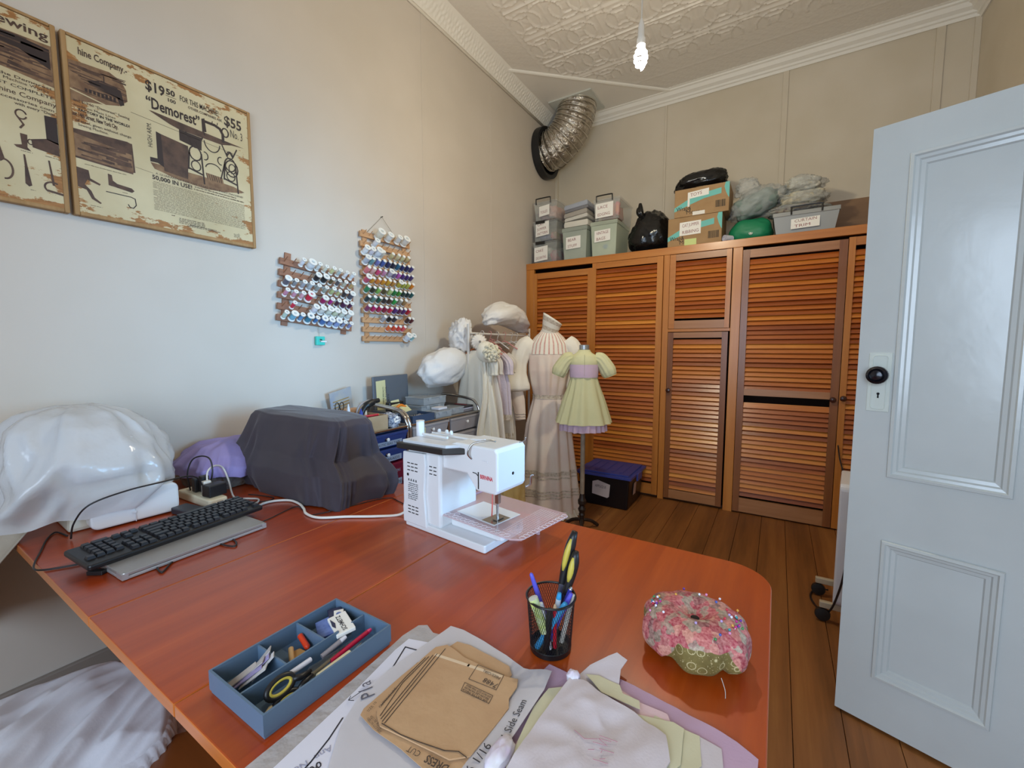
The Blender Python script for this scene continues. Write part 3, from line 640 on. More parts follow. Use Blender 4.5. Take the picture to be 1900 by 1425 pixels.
mb = MB(); mb.tube([(.012, .06, .02), (.010, .178, .138), (.012, .285, .035)], .0013, 6); mb.build('hanging_cord', mat('string', '#8d8674', .8), tt)
MB().cyl((0, .178, .138), (.018, .178, .140), .003, 8).build('nail', mat('nail_steel', '#4a4640', .4, .8), tt)
bpy.context.view_layer.update()
for r_, row in TALL:
    for i, (pos, hx, nm, kd) in enumerate(row):
        spool(tt.matrix_world, pos / 10 * .40 + .005, -.0563 * r_, hx, nm, kd, f'{nm} thread spool, {NTH[i]} from left, {NTH[r_]} row down, tall rack', 'spools on the tall thread rack', random.uniform(.97, 1.1))
# teal gadget on a cord
g = thing('hanging_gadget', 'small teal square plastic gadget with white tab, hanging under the short rack', 'sewing gadget', (WX, 1.440, 1.338))
C_ = [(-.026, -.024), (.026, -.024), (.026, -.006), (-.006, -.006), (-.006, .008), (.010, .008), (.010, .002), (.026, .002), (.026, .024), (-.026, .024)]
MB().prism(C_, .004, .022, Matrix(((0, 0, 1, 0), (1, 0, 0, 0), (0, 1, 0, 0), (0, 0, 0, 1)))).build('body', mat('teal_plastic', '#3fc4b4', .4), g, bevel=.003)
MB().box(.018, .025, 0, .034, -.008, -.001).build('tab', mat('white_tab', '#eeeeee', .4), g, bevel=.002)
MB().tube([(.010, -.002, .024), (.010, -.003, .06), (.012, -.006, .10)], .0009, 5).build('cord', mat('string', '#8d8674', .8), g)
# ---- flexible duct in the corner
m_foil = mat('foil', '#cfc8bd', .24, 1, var='#a89f92', vs=14, bump=.9, bs=34, bdist=.02)
du = thing('ventilation_duct', 'crinkled silver foil duct curving from a black wall ring up to the ceiling', 'duct', (WX, 4.05, 3.28))
P = bez([(0.02, 0, 0), (.17, 0, .045), (.29, .01, .16), (.36, .012, .30), (.375, .012, .398)], 16)
pts = []; rad = []
for i, p in enumerate(P):
    pts.append(p); rad.append(.178 + .012 * abs(math.sin(i * PI / 5)) - .004 + .004 * nz(i * 1.7))
mb = MB(); mb.tube(pts, rad, 40, caps=False)
mb.v = [tuple(Vector(v) + Vector((nz(v[0] * 22, v[1] * 22, v[2] * 22), nz(v[1] * 25, v[2] * 25, v[0] * 25), nz(v[2] * 24, v[0] * 24, v[1] * 24))) * .007) for v in mb.v]
mb.build('hose', m_foil, du, smooth=True)
mb = MB()
for i in range(5, len(P) - 1, 5):
    d = (P[i + 1] - P[i - 1]).normalized(); u = d.orthogonal().normalized(); w = d.cross(u)
    mb.tube([P[i] + (u * math.cos(TAU * k / 40) + w * math.sin(TAU * k / 40)) * .186 for k in range(40)], .0035, 6, closed=True)
mb.build('wire_ribs', mat('foil_rib', '#ded8cc', .3, .9), du, smooth=True)
M = frame((0, 0, 0), (0, 1, 0), (0, 0, 1), (1, 0, 0))
MB().lathe([(.235, .001), (.245, .004), (.245, .075), (.236, .078), (.205, .070), (.195, .03), (.19, .001)], 48, M).build('wall_ring', mat('black_plastic_ring', '#1b1b1c', .45), du, smooth=40)
MB().box(.155, .59, -.18, .185, .374, .3868).build('ceiling_plate', mat('plate_grey', '#c8c9c0', .5), du)
# ---- bare bulb
lp = thing('pendant_lamp', 'bare white energy saving bulb hanging on a cord from the ceiling', 'lamp', (-.603, 2.1, CZ))
MB().tube([(0, 0, 0), (.002, 0, -.5), (0, 0, -.88)], .0035, 8).build('cord', mat('cream_cord', '#d9d4c8', .5), lp)
MB().lathe([(.035, 0), (.04, -.012), (.01, -.03)], 20).build('ceiling_rose', m_corn, lp, smooth=40)
MB().lathe([(.005, -.87), (.010, -.885), (.015, -.905), (.016, -.945), (.017, -.955), (.020, -.957), (.020, -.985), (.014, -.990)], 20).build('socket', mat('socket_plastic', '#e6e1d6', .4), lp, smooth=40)
mb = MB(); pts = [Vector(((.021 * math.sin(PI * (.12 + .83 * i / 60)) + .006) * math.cos(i * TAU / 14), (.021 * math.sin(PI * (.12 + .83 * i / 60)) + .006) * math.sin(i * TAU / 14), -1.0 - .085 * i / 60)) for i in range(61)]
mb.tube(pts, .0062, 8); mb.lathe([(.014, -.985), (.016, -.99), (.012, -1.004)], 12)
mb.build('bulb', mat('lit_bulb', '#ffffff', .4, emit=60), lp, smooth=True)
# ------------------------------------------------------------------ things on top of the wardrobe
TZ = 2.121; FYT = 3.75
m_clear = mat('clear_plastic', '#d5d9d4', .25, alpha=.22); m_clearg = mat('frosted_plastic', '#c3ccbf', .35, alpha=.5); m_clearw = mat('cloudy_plastic', '#d2dcc8', .3, alpha=.5)
m_greyp = mat('grey_plastic', '#9a9b98', .4, alpha=.93); m_blackp = mat('black_plastic', '#1a1918', .4); m_paper = mat('white_paper', '#ece9e2', .7)
m_red = mat('red_brown_marker', '#8a4a4a', .6); m_marker = mat('dark_marker', '#3a3638', .6)
def paper_label(parent, x0, x1, y, z0, z1, lines, skew=0, m=None, ink_=None, size=.036, tx=0):
    p = MB().prism([(x0, z0), (x1, z0 + skew), (x1, z1 + skew), (x0, z1)], 0, .0012, Matrix(((1, 0, 0, 0), (0, 0, -1, y), (0, 1, 0, 0), (0, 0, 0, 1)))).build('paper_label', m or m_paper, parent)
    n = len(lines)
    for i, s in enumerate(lines):
        z = lerp(z1, z0, (i + .78) / n) ; w = (x1 - x0) * .78 * min(1, .35 + .09 * len(s))
        text(s, min(size, (z1 - z0) / n * .8), frame((x0 + (x1 - x0) * .12, y - .0016, z + skew * .3), (1, 0, skew / (x1 - x0) + .03), (0, 0, 1), (0, -1, 0)), 'lettering', ink_ or m_red, p, fit=w)
    return p
def tub(name, label, cat, x0, x1, y0, y1, z0, z1, m, lid_h=.02, flare=.012, handle=None, group=None, lidm=None, clip=None):
    t = thing(name, label, cat, ((x0 + x1) / 2, y0, z0), 0, group); w = (x1 - x0) / 2; D = y1 - y0; H = z1 - z0; f = flare; k = .003
    mb = MB()                                            # thin-walled box, open at the top
    def rg(ins, z, fl): return [(sx * (w - ins - fl), (ins + fl) if sy < 0 else D - ins - fl, z) for sx, sy in ((-1, -1), (1, -1), (1, 1), (-1, 1))]
    mb.rings([rg(k, .004, f), rg(k, H - lid_h, 0), rg(0, H - lid_h, 0), rg(0, 0, f)], closed=False, caps=False)
    mb.add(rg(0, 0, f), [(3, 2, 1, 0)])
    mb.build('body', m, t)
    mb = MB(); mb.box(-w - .006, w + .006, -.006, D + .006, H - lid_h, H - .006); mb.box(-w + .02, w - .02, .02, D - .02, H - .006, H)
    mb.build('lid', lidm or m, t, bevel=.004)
    if handle:
        a, b = handle
        MB().tube(bez([(a, -.008, H - .03), (a, -.012, H + .012), (a + .012, -.012, H + .022), (b - .012, -.012, H + .022), (b, -.012, H + .012), (b, -.008, H - .03)], 4), .0055, 8).build('handle', m_blackp, t)
    if clip: MB().box(clip[0], clip[1], -.012, -.002, H - lid_h - .012, H - .004).build('clip', m_blackp, t, bevel=.002)
    return t
def lump(name, label, cat, c, r, seed, m, amp=.25, group=None, flat=None, freq=2.2, n=28, k=18, boxy=.6):
    """soft heap of cloth: rounded box pushed about by noise"""
    def q(v): return math.copysign(abs(v) ** boxy, v)
    mb = MB(); rs = []
    for j in range(k + 1):
        a = PI * j / k - PI / 2
        ring = []
        for i in range(n):
            th = TAU * i / n; d = Vector((q(math.cos(a)) * q(math.cos(th)), q(math.cos(a)) * q(math.sin(th)), q(math.sin(a))))
            s = 1 + amp * nz(d.x * freq + seed, d.y * freq, d.z * freq) + amp * .5 * (crease(d.x * freq * 1.7, d.y * freq * 1.7 + seed, d.z * freq * 1.7) - .6)
            p = [c[e] * 0 + d[e] * r[e] * s for e in range(3)]
            if flat is not None: p[2] = max(p[2], flat - c[2])
            ring.append(p)
        rs.append(ring)
    mb.rings(rs, caps=False)
    o = mb.build(name, m, None, smooth=True, loc=c)
    return tag(o, label, cat, group) if label else o
cl = lambda nm, h, v=None: mat('cloth_' + nm, h, .85, var=v, vs=9, bump=.2, bs=70)
# stack of three clear boxes by the corner
b = tub('storage_box', 'clear storage box at the bottom of the three by the corner, label CAKE DECORATING', 'storage box', -2.085, -1.83, FYT, 4.12, TZ, 2.33, m_clear, group='clear boxes on the wardrobe', clip=(-.10, .0))
paper_label(b, -.115, .030, -.004, .015, .150, ['CAKE', 'DECORATING'], .012)
lump('fabric_scrap', 'red and grey bundle inside the bottom clear box by the corner', 'fabric', (-1.88, 3.90, TZ + .07), (.036, .13, .055), 1, cl('red', '#b03a50', '#8a8f92'))
lump('fabric_scrap', 'teal bundle inside the bottom clear box by the corner', 'fabric', (-1.95, 3.87, TZ + .11), (.03, .1, .045), 2, cl('teal', '#3a8a78', '#c9c4ba'))
lump('fabric_scrap', 'white and pink bundle inside the bottom clear box by the corner', 'fabric', (-2.02, 3.90, TZ + .09), (.035, .12, .06), 3, cl('pinkw', '#d8c4c4', '#a55a66'))
b = tub('storage_box', 'clear storage box in the middle of the three by the corner, label CAT JUMPER PATTERN', 'storage box', -2.085, -1.83, FYT, 4.12, 2.332, 2.525, m_clear, group='clear boxes on the wardrobe', clip=(-.10, .0))
paper_label(b, -.100, .043, -.004, .040, .170, ['CAT', 'JUMPER', 'PATTERN'], .012)
lump('fabric_scrap', 'blue bundle inside the middle clear box by the corner', 'fabric', (-1.99, 3.89, 2.375), (.06, .12, .030), 4, cl('navy', '#3d4a86', '#6a74a0'))
lump('fabric_scrap', 'pink and olive bundle inside the middle clear box by the corner', 'fabric', (-1.885, 3.89, 2.38), (.035, .12, .035), 5, cl('mixpink', '#c05a6c', '#7c7c4c'))
b = tub('storage_box', 'clear storage box with black handle on top of the three by the corner', 'storage box', -2.078, -1.835, FYT, 4.1, 2.528, 2.705, m_clear, handle=(-.095, .058), group='clear boxes on the wardrobe')
paper_label(b, -.065, .045, -.004, .030, .125, ['TOILES'], .012)
lump('fabric_scrap', 'mauve bundle inside the top clear box by the corner', 'fabric', (-2.01, 3.9, 2.60), (.05, .13, .055), 6, cl('mauve', '#9a6a80', '#c78f96'))
lump('fabric_scrap', 'pale pink bundle inside the top clear box by the corner', 'fabric', (-1.90, 3.9, 2.61), (.05, .13, .055), 7, cl('palepink', '#d9b6ae', '#d69684'))
# bear bin with folded fabrics, bag bin with lace box
b = tub('storage_bin', 'frosted storage bin with lid, label BEAR STUFF', 'storage bin', -1.772, -1.53, FYT, 4.1, TZ, 2.418, m_clearg, .04, .012, group='tall bins on the wardrobe')
paper_label(b, -.085, .062, -.002, .095, .205, ['BEAR', 'STUFF'], .006)
lump('fabric_scrap', 'grey green bundle inside the bin labelled BEAR STUFF', 'fabric', (-1.65, 3.92, TZ + .115), (.088, .13, .11), 8, cl('sage', '#a8b0a0', '#cdd2c4'))
cols = ['#a39a8c', '#b5ada2', '#8f8a86', '#77767c', '#9095a3']
names = ['cream fabric folded at the bottom', 'white fabric folded second from bottom', 'taupe fabric folded in the middle', 'dark grey fabric folded second from top', 'blue grey fabric folded on top']
z = 2.42
for i, (hx, nm) in enumerate(zip(['#d2cec2', '#c5c1b8', '#a29b92', '#77767a', '#9ea3ae'], names)):
    h = (.055, .035, .045, .030, .045)[i]; mb = MB(); x0, x1 = -1.762 + .006 * (i % 2), -1.528 - .005 * (i % 3)
    prof_ = [(x0, 0), (x0 - .004, h * .5), (x0 + .004, h - .004), (x1 - .004, h), (x1 + .003, h * .5), (x1, .002)]
    rs = []
    for j in range(9):
        y = lerp(3.76, 4.06, j / 8); rs.append([(x, y, z + .022 * (x + 1.76) / .23 * (1 if i else 0) + q + .003 * nz(x * 9, y * 9, i)) for x, q in prof_])
    mb.rings(rs); tag(mb.build('folded_fabric', cl('fold%d' % i, hx), None, smooth=True, bevel=.004), nm + ' of the pile on the bear bin', 'folded fabric', 'folded fabrics on the bear bin'); z += h - .0015
b = tub('storage_bin', 'cloudy storage bin with lid, label VINTAGE BAGS, beside the black sack', 'storage bin', -1.49, -1.25, FYT, 4.1, TZ, 2.432, m_clearw, .04, .012, group='tall bins on the wardrobe')
paper_label(b, -.085, .062, -.002, .125, .225, ['VINTAGE', 'BAGS'], .006)
lump('fabric_scrap', 'pale yellow green bundle inside the bin labelled VINTAGE BAGS', 'fabric', (-1.37, 3.93, TZ + .12), (.09, .14, .115), 9, cl('ylw', '#c9d0a8', '#dfe2cf'))
M = frame((-1.356, 3.768, TZ + .088), (1, 0, 0), (0, 0, 1), (0, -1, 0))
tag(MB().lathe([(.026, 0), (.026, .006), (.010, .008)], 20, M).build('blue_disc', mat('blue_plastic', '#4a7fb0', .4), None), 'round blue disc inside the bin labelled VINTAGE BAGS', 'disc')
b = tub('storage_box', 'clear storage box with black handle, label LACE EDGING, on top of the cloudy bin', 'storage box', -1.468, -1.228, FYT, 4.12, 2.434, 2.622, m_clear, handle=(-.09, .055), group='clear boxes on the wardrobe')
paper_label(b, -.100, .062, -.004, .020, .145, ['LACE', 'EDGING'], .004)
lump('fabric_scrap', 'salmon pink bundle inside the box labelled LACE EDGING', 'fabric', (-1.36, 3.93, 2.535), (.085, .13, .07), 10, cl('salmon', '#d88a7c', '#e0a890'))
lump('fabric_scrap', 'hot pink packet at the right inside the box labelled LACE EDGING', 'fabric', (-1.262, 3.80, 2.53), (.018, .03, .055), 11, cl('hotpink', '#e0608c', '#e88a50'))
# boards leaning on the wall behind
tag(MB().box(-1.235, -.80, 4.355, 4.373, TZ, 2.50).build('backing_board', wood('plain_ply', ((.3, '#a07f42'), (.7, '#b5924f')), 'x', .5, 20), None, bevel=.002), 'yellowish board on the wall behind the black sack', 'board')
tag(MB().box(.03, 1.03, 4.355, 4.373, TZ, 2.465).build('backing_board', wood('brown_board', ((.3, '#7a5a3c'), (.7, '#8d6a49')), 'x', .5, 20), None, bevel=.002), 'brown board on the wall behind the grey handled box', 'board')
# black bags
def bagmat(nm, c, r=.2, alpha=1, b=.45, sc=7): return mat(nm, c, r, bump=b, bs=sc, alpha=alpha, bdist=.03)
m_sack = bagmat('black_bin_bag', '#0f0f10')
def sack(c, r, seed, m, n=56, k=36, amp=.13, cr=.10, fr=2.6, shape=None, flat=None, name='bag'):
    rs = []
    for j in range(k + 1):
        a = PI * j / k - PI / 2; ring = []
        for i in range(n):
            th = TAU * i / n; d = Vector((math.cos(a) * math.cos(th), math.cos(a) * math.sin(th), math.sin(a)))
            s = 1 + amp * nz(d.x * fr * .6 + seed, d.y * fr * .6, d.z * fr * .6) + cr * (crease(d.x * fr + seed, d.y * fr, d.z * fr) - .7) + cr * .45 * (crease(d.x * fr * 2.6, d.y * fr * 2.6 + seed, d.z * fr * 2.6) - .7)
            p = [d[e] * r[e] * s for e in range(3)]
            if shape: p = shape(p, d)
            if flat is not None: p[2] = max(p[2], flat - c[2])
            ring.append((p[0] + c[0], p[1] + c[1], p[2] + c[2]))
        rs.append(ring)
    mb = MB(); mb.rings(rs, caps=False); return mb
t = thing('rubbish_bag', 'full black plastic sack with a tied top, standing left of the cardboard boxes', 'bag', (-1.0, 3.93, TZ))
sack((-.005, 0, .165), (.185, .17, .20), 3, m_sack, shape=lambda p, d: [p[0] * (1.12 - .38 * max(d.z, 0)), p[1], p[2] + .05 * max(0, d.x) * max(0, d.z)], flat=.0).build('sack', m_sack, t, smooth=True)
for s, h in ((-.045, .055), (-.06, .02)):
    MB().tube(bez([(-.05, -.08, .30), (s - .02, -.10, .345), (s - .028, -.10, .37 + h)], 5), [.012 + .012 * math.sin(PI * i / 10) for i in range(11)], 10).build('tied_ear', m_sack, t, smooth=True)
def carton(label, x0, x1, z0, z1, lab, rz, kind):
    t = thing('cardboard_box', label, 'box', ((x0 + x1) / 2, FYT + .005, z0), rz, 'cardboard boxes on the wardrobe'); w = (x1 - x0) / 2; H = z1 - z0
    MB().box(-w, w, 0, .30, 0, H).build('carton', mat('cardboard', '#a8875f', .8, var='#9d7c55', vs=8), t, bevel=.003)
    mb = MB(); F = Matrix(((1, 0, 0, 0), (0, 0, -1, -.0003), (0, 1, 0, 0), (0, 0, 0, 1)))
    mb.prism([(-w, H * .36), (-w * .45, H * .62), (w * .1, H * .76), (w * .72, H * .84), (w * .72, H * .64), (w * .1, H * .56), (-w * .45, H * .40), (-w, H * .16 + .012)], 0, .0004, F)
    mb.prism([(w * .86, H), (w, H), (w, H * .45), (w * .95, H * .52), (w * .88, H * .66), (w * .82, H * .85)], 0, .0004, F)
    mb.build('printed_band', mat('aqua_print', '#6fbcb4', .7), t)
    MB().box(-.04, .04, -.0006, .30, H, H + .0008).build('packing_tape', mat('tape_brown', '#b59a74', .3), t)
    m_pr = mat('carton_print', '#262019', .7)
    text('Wrap&', .046, frame((-w * .92, -.0008, H * .23), (1, 0, 0), (0, 0, 1), (0, -1, 0)), 'lettering', m_pr, t, .0003, fit=.112); text('Move', .046, frame((-w * .55, -.0008, H * .08), (1, 0, 0), (0, 0, 1), (0, -1, 0)), 'lettering', m_pr, t, 0, fit=.10)
    mb = MB(); x = w * .52
    while x < w * .88:
        q = random.choice((.0016, .003, .0045)); mb.box(x, x + q, -.0009, -.0003, H * .18, H * .42); x += q + random.choice((.0018, .003))
    mb.build('barcode', m_pr, t)
    return t, w, H
t, w, H = carton('lower cardboard box with aqua bands, label CAT JUMPER RIBBING', -.818, -.415, TZ, 2.352, 1, 0, 0)
paper_label(t, -.11, .05, -.001, .085, .190, ['CAT JUMPER', 'RIBBING'], .004)
MB().box(-.07, .02, -.002, -.001, .0, .055).build('sticky_note', mat('lime_note', '#c9d88a', .6), t)
t, w, H = carton('upper cardboard box with aqua bands, stacked under the small black bag', -.772, -.372, 2.354, 2.572, 1, 0, 0)
paper_label(t, -.10, .055, -.001, .135, .185, ['TOYS'], .012); MB().box(-.10, -.085, -.002, -.001, .075, .135).build('label_strip', m_paper, t)
MB().box(-.06, .03, -.002, -.001, .004, .032).build('torn_tape', mat('torn_white', '#dcd8d0', .4), t)
t = thing('rubbish_bag', 'small glossy black plastic bag lying on the upper cardboard box', 'bag', (-.60, 3.90, 2.572))
sack((0, 0, .075), (.205, .13, .088), 9, m_sack, shape=lambda p, d: [math.copysign(abs(p[0] / .205) ** .75, p[0]) * .205, p[1], p[2] + .022 * d.x], flat=.0015).build('bag', m_sack, t, smooth=True)
# green bag, clear bags, grey box
t = thing('green_bag', 'dark green cloth bag with small white emblem between boxes', 'bag', (-.222, 3.90, TZ))
mg = mat('green_cloth', '#0c7a50', .5, bump=.3, bs=20)
sack((0, 0, .072), (.150, .125, .105), 5, mg, amp=.10, cr=.03, flat=0, shape=lambda p, d: [math.copysign(abs(p[0] / .15) ** .7, p[0]) * .15, math.copysign(abs(p[1] / .125) ** .7, p[1]) * .125, p[2]]).build('bag', mg, t, smooth=True)
M = frame((.005, -.124, .045), (1, 0, 0), (0, .25, 1), (0, -1, .25)); e = MB()
e.lathe([(.006, .001), (.006, .002)], 12, M); e.tube([(.0115 * math.cos(R(a)), .0115 * math.sin(R(a)), .0015) for a in range(60, 400, 20)], .0018, 5, M=M); e.build('emblem', m_paper, t)
m_film = bagmat('clear_film', '#cdd2d0', .12, .34, .7, 16)
t = thing('plastic_bag', 'clear plastic bag of grey green fabric slumped over the green bag', 'bag', (-.20, 3.90, 2.31)); 
lump('grey_cloth', None, None, (0, 0, 0), (.155, .11, .078), 4, mat('cloth_greygreen', '#6f7f78', .8, var='#86948c', vs=7, bump=.3, bs=25), .22).parent = t
t.children[0].location = (.0, 0, .09); t.children[0].rotation_euler = (0, R(-20), 0)
a = sack((0, 0, .10), (.185, .14, .115), 8, m_film, shape=lambda p, d: [p[0], p[1], p[2] + .30 * p[0]], flat=.002, amp=.18, cr=.14); b = a.build('film', m_film, t, smooth=True)
sack((-.06, .02, .235), (.09, .05, .075), 12, m_film, amp=.3, cr=.25).build('film_top', m_film, t, smooth=True)
t = tub('handled_box', 'grey storage box with black handle and a white label, beside the white door', 'storage box', -.072, .315, FYT, 4.08, TZ, 2.283, m_greyp, .035, .02, handle=(-.085, .095))
paper_label(t, -.085, .085, -.002, .030, .100, ['CURTAIN', 'TRIM'], .004)
for nm, lab, c, r, sd, hx in (('plastic_bag', 'clear bag of maroon and grey fabric lying flat on the grey box', (.06, 3.90, 2.315), (.19, .13, .032), 21, '#6d5a5c'), ('plastic_bag', 'clear bag of cream lace, the lower of the two on the grey box', (.10, 3.93, 2.395), (.155, .12, .055), 22, '#cfc6ae'), ('plastic_bag', 'clear bag of white lace, the upper of the two on the grey box', (.10, 3.94, 2.500), (.13, .11, .058), 23, '#d9d4c6')):
    t = thing(nm, lab, 'bag', c); q = lump('lace_bundle', None, None, (0, 0, 0), tuple(v * .86 for v in r), sd, mat('lace_' + hx[1:], hx, .9, var='#a59c88', vs=30, bump=.8, bs=60), .3, freq=3); q.parent = t
    sack((0, 0, 0), tuple(v * 1.12 for v in r), sd, m_film, amp=.2, cr=.16, fr=3).build('film', m_film, t, smooth=True)
t = thing('fabric_roll', 'small white rolled cloth between the cardboard box and green bag', 'fabric roll', (-.372, 3.78, TZ + .026))
sp_ = [(.004 + .0011 * i * .45) for i in range(50)]
MB().tube([(x, 0, 0) for x in (-.035, .035)], .025, 18).build('roll', cl('rollw', '#c9c8d2'), t, smooth=50)
MB().tube([(-.0355, sp_[i] * math.cos(i * .5), sp_[i] * math.sin(i * .5)) for i in range(45)], .0012, 5).build('spiral_edge', cl('rolld', '#8f8d9a'), t)
t.rotation_euler = (0, 0, R(50))
# ------------------------------------------------------------------ dress forms and dresses
m_cream = mat('cream_cotton', '#ecdfd0', .85, var='#e8d2c4', vs=5, bump=.08, bs=160)
m_creaml = mat('cream_cotton_light', '#efe8da', .85, bump=.08, bs=160)
m_lace = mat('ecru_lace', '#e0d5c3', .9, var='#bfae9a', vs=70, bump=.4, bs=160)
m_pinks = mat('pink_stripe', '#d09b90', .85, var='#dcb5aa', vs=60)
def skin_(prof_rx, prof_ry, z0, z1, nz_, n, fold, nf, seed, off=0):
    """garment surface: elliptical rings with soft vertical folds; fold(z) = fold depth"""
    rs = []
    for j in range(nz_ + 1):
        z = lerp(z0, z1, j / nz_); a, b = prof(prof_rx, z), prof(prof_ry, z); f = prof(fold, z); ring = []
        for i in range(n):
            th = TAU * i / n
            w = 1 + f * (.6 * math.sin(nf * th + 2 * math.sin(th * 2 + seed) + 1.2 * nz(th * .8, z * 1.3, seed)) + .7 * nz(math.cos(th) * 2.6, math.sin(th) * 2.6, z * 1.1 + seed))
            ring.append(((a * w + off) * math.cos(th), (b * w + off) * math.sin(th), z))
        rs.append(ring)
    return rs
# ---- the long vintage dress
fm = thing('dress_form', 'adult dress form inside the long cream dress', 'dress form', (-1.535, 3.02, 0), R(24))
mb = MB(); mb.lathe([(.16, 0), (.16, .02), (.03, .04), (.016, .06), (.016, .92)], 24); mb.build('stand', mat('form_stand', '#3a3430', .5), fm, smooth=40)
mb = MB(); mb.rings([[(a * math.cos(TAU * i / 24), b * math.sin(TAU * i / 24), z) for i in range(24)] for a, b, z in ((.10, .08, .84), (.095, .075, .95), (.125, .09, 1.08), (.14, .10, 1.22), (.11, .08, 1.34), (.05, .045, 1.40), (.045, .045, 1.47))])
mb.build('torso', mat('form_red_cloth', '#b0383a', .8), fm, smooth=True)
dv = thing('long_dress', 'long cream vintage dress with high striped collar and puffed sleeves on a form', 'dress', (-1.535, 3.02, 0), R(24))
RX = [(0, .265), (.08, .25), (.45, .205), (.70, .175), (.86, .135), (.92, .122), (1.0, .140), (1.12, .160), (1.24, .166), (1.33, .150), (1.39, .105), (1.42, .068), (1.44, .060)]
RY = [(0, .25), (.08, .235), (.45, .19), (.70, .155), (.86, .118), (.92, .105), (1.0, .125), (1.12, .138), (1.24, .128), (1.33, .105), (1.39, .080), (1.42, .064), (1.44, .058)]
FD = [(0, .11), (.4, .12), (.8, .10), (.915, .03), (.94, .05), (1.02, .10), (1.16, .085), (1.25, .02), (1.45, .006)]
mb = MB(); mb.rings(skin_(RX, RY, .012, .915, 46, 120, FD, 13, 1), caps=False); mb.build('skirt', m_cream, dv, smooth=True)
mb = MB(); mb.rings(skin_(RX, RY, .905, 1.255, 24, 120, FD, 11, 3), caps=False); mb.build('bodice', m_cream, dv, smooth=True)
mb = MB(); rs = skin_(RX, RY, 1.25, 1.44, 14, 84, [(0, .006)], 20, 2, .004); mb.rings(rs, caps=False)
for q in range(len(mb.f)): mb.i[q] = 1 if (q % 84) % 3 == 0 else 0
mb.build('yoke', [m_creaml, m_pinks], dv, smooth=True)
for z, h in ((.905, .03), (.30, .012), (.325, .018), (.345, .010), (.155, .010), (.175, .016), (.20, .010)):
    mb = MB(); mb.rings(skin_(RX, RY, z, z + h, 2, 120, FD, 13, 1, .004), caps=False); mb.build('waistband' if z > .9 else 'lace_band', m_lace, dv, smooth=True)
mb = MB(); rs = []
for z, o in ((.0, .022), (.02, .012), (.05, .004)):
    rs.append([((prof(RX, z) + o + .012 * math.sin(38 * TAU * i / 240 + nz(i * .2) * 3) * (.05 - z) * 20) * math.cos(TAU * i / 240), (prof(RY, z) + o + .012 * math.sin(38 * TAU * i / 240 + nz(i * .2) * 3) * (.05 - z) * 20) * math.sin(TAU * i / 240), z + .004) for i in range(240)])
mb.rings(rs, caps=False); mb.build('hem_frill', m_creaml, dv, smooth=True)
# standing collar, slumped to one side, open at the top
T = Matrix.Translation((.004, -.010, 1.425)) @ Matrix.Rotation(R(14), 4, 'Y') @ Matrix.Rotation(R(16), 4, 'X')
mb = MB(); rs = [[(r * math.cos(TAU * i / 48), r * math.sin(TAU * i / 48), z + tilt * math.cos(TAU * i / 48 + 2.4)) for i in range(48)] for r, z, tilt in ((.066, -.01, 0), (.064, .015, .006), (.069, .04, .014), (.074, .07, .022), (.079, .095, .032), (.081, .107, .038), (.077, .106, .038), (.070, .07, .024), (.060, .01, 0))]
mb.rings(rs, caps=False, M=T)
for q in range(len(mb.f)): mb.i[q] = 1 if (q // 48) in (1, 3) else 0
mb.build('collar', [m_creaml, m_lace], dv, smooth=True)
def sleeve(pts, rad, name, nfold, fd, m, squash=1, seed=0, cuff=None):
    P = bez(pts, 8); L = len(P); mb = MB(); rs = []
    for i, p in enumerate(P):
        d = (P[min(i + 1, L - 1)] - P[max(i - 1, 0)]).normalized(); u = Vector((1, 0, 0)); u = (u - d * u.dot(d)).normalized(); w = d.cross(u)
        t = i / (L - 1); r = prof(rad, t)
        rs.append([p + (u * math.cos(TAU * k / 40) + w * math.sin(TAU * k / 40) * squash) * r * (1 + fd * math.sin(nfold * TAU * k / 40 + 3 * nz(t * 3, k * .1, seed)) * min(1, 3 * t)) for k in range(40)])
    mb.rings(rs); return mb.build(name, m, dv, smooth=True)
m_slv = m_creaml
sleeve([(-.135, -.01, 1.355), (-.205, -.03, 1.28), (-.245, -.04, 1.16), (-.262, -.05, 1.05), (-.262, -.055, .955)], [(0, .055), (.15, .075), (.45, .070), (.62, .085), (.86, .120), (.95, .118), (1, .05)], 'puffed_sleeve', 7, .05, m_slv, .8, 1)
sleeve([(-.250, -.055, .975), (-.235, -.07, .88), (-.222, -.08, .80), (-.215, -.085, .735)], [(0, .05), (.3, .052), (.8, .042), (1, .040)], 'lower_sleeve', 5, .05, m_cream, .7, 2)
for z in (.745, .765, .785):
    MB().tube([(-.217 + .041 * math.cos(TAU * k / 24), -.084 + .030 * math.sin(TAU * k / 24), z) for k in range(24)], .0035, 6, closed=True).build('cuff_lace', m_lace, dv, smooth=True)
sleeve([(.135, -.01, 1.355), (.195, -.02, 1.28), (.225, -.03, 1.16), (.235, -.04, 1.05), (.238, -.045, .955)], [(0, .055), (.15, .068), (.45, .060), (.62, .075), (.86, .095), (.95, .09), (1, .045)], 'puffed_sleeve', 7, .05, m_slv, .8, 4)
sleeve([(.232, -.045, .97), (.222, -.06, .88), (.212, -.065, .80), (.205, -.07, .74)], [(0, .045), (.3, .045), (.8, .037), (1, .035)], 'lower_sleeve', 5, .05, m_cream, .7, 5)
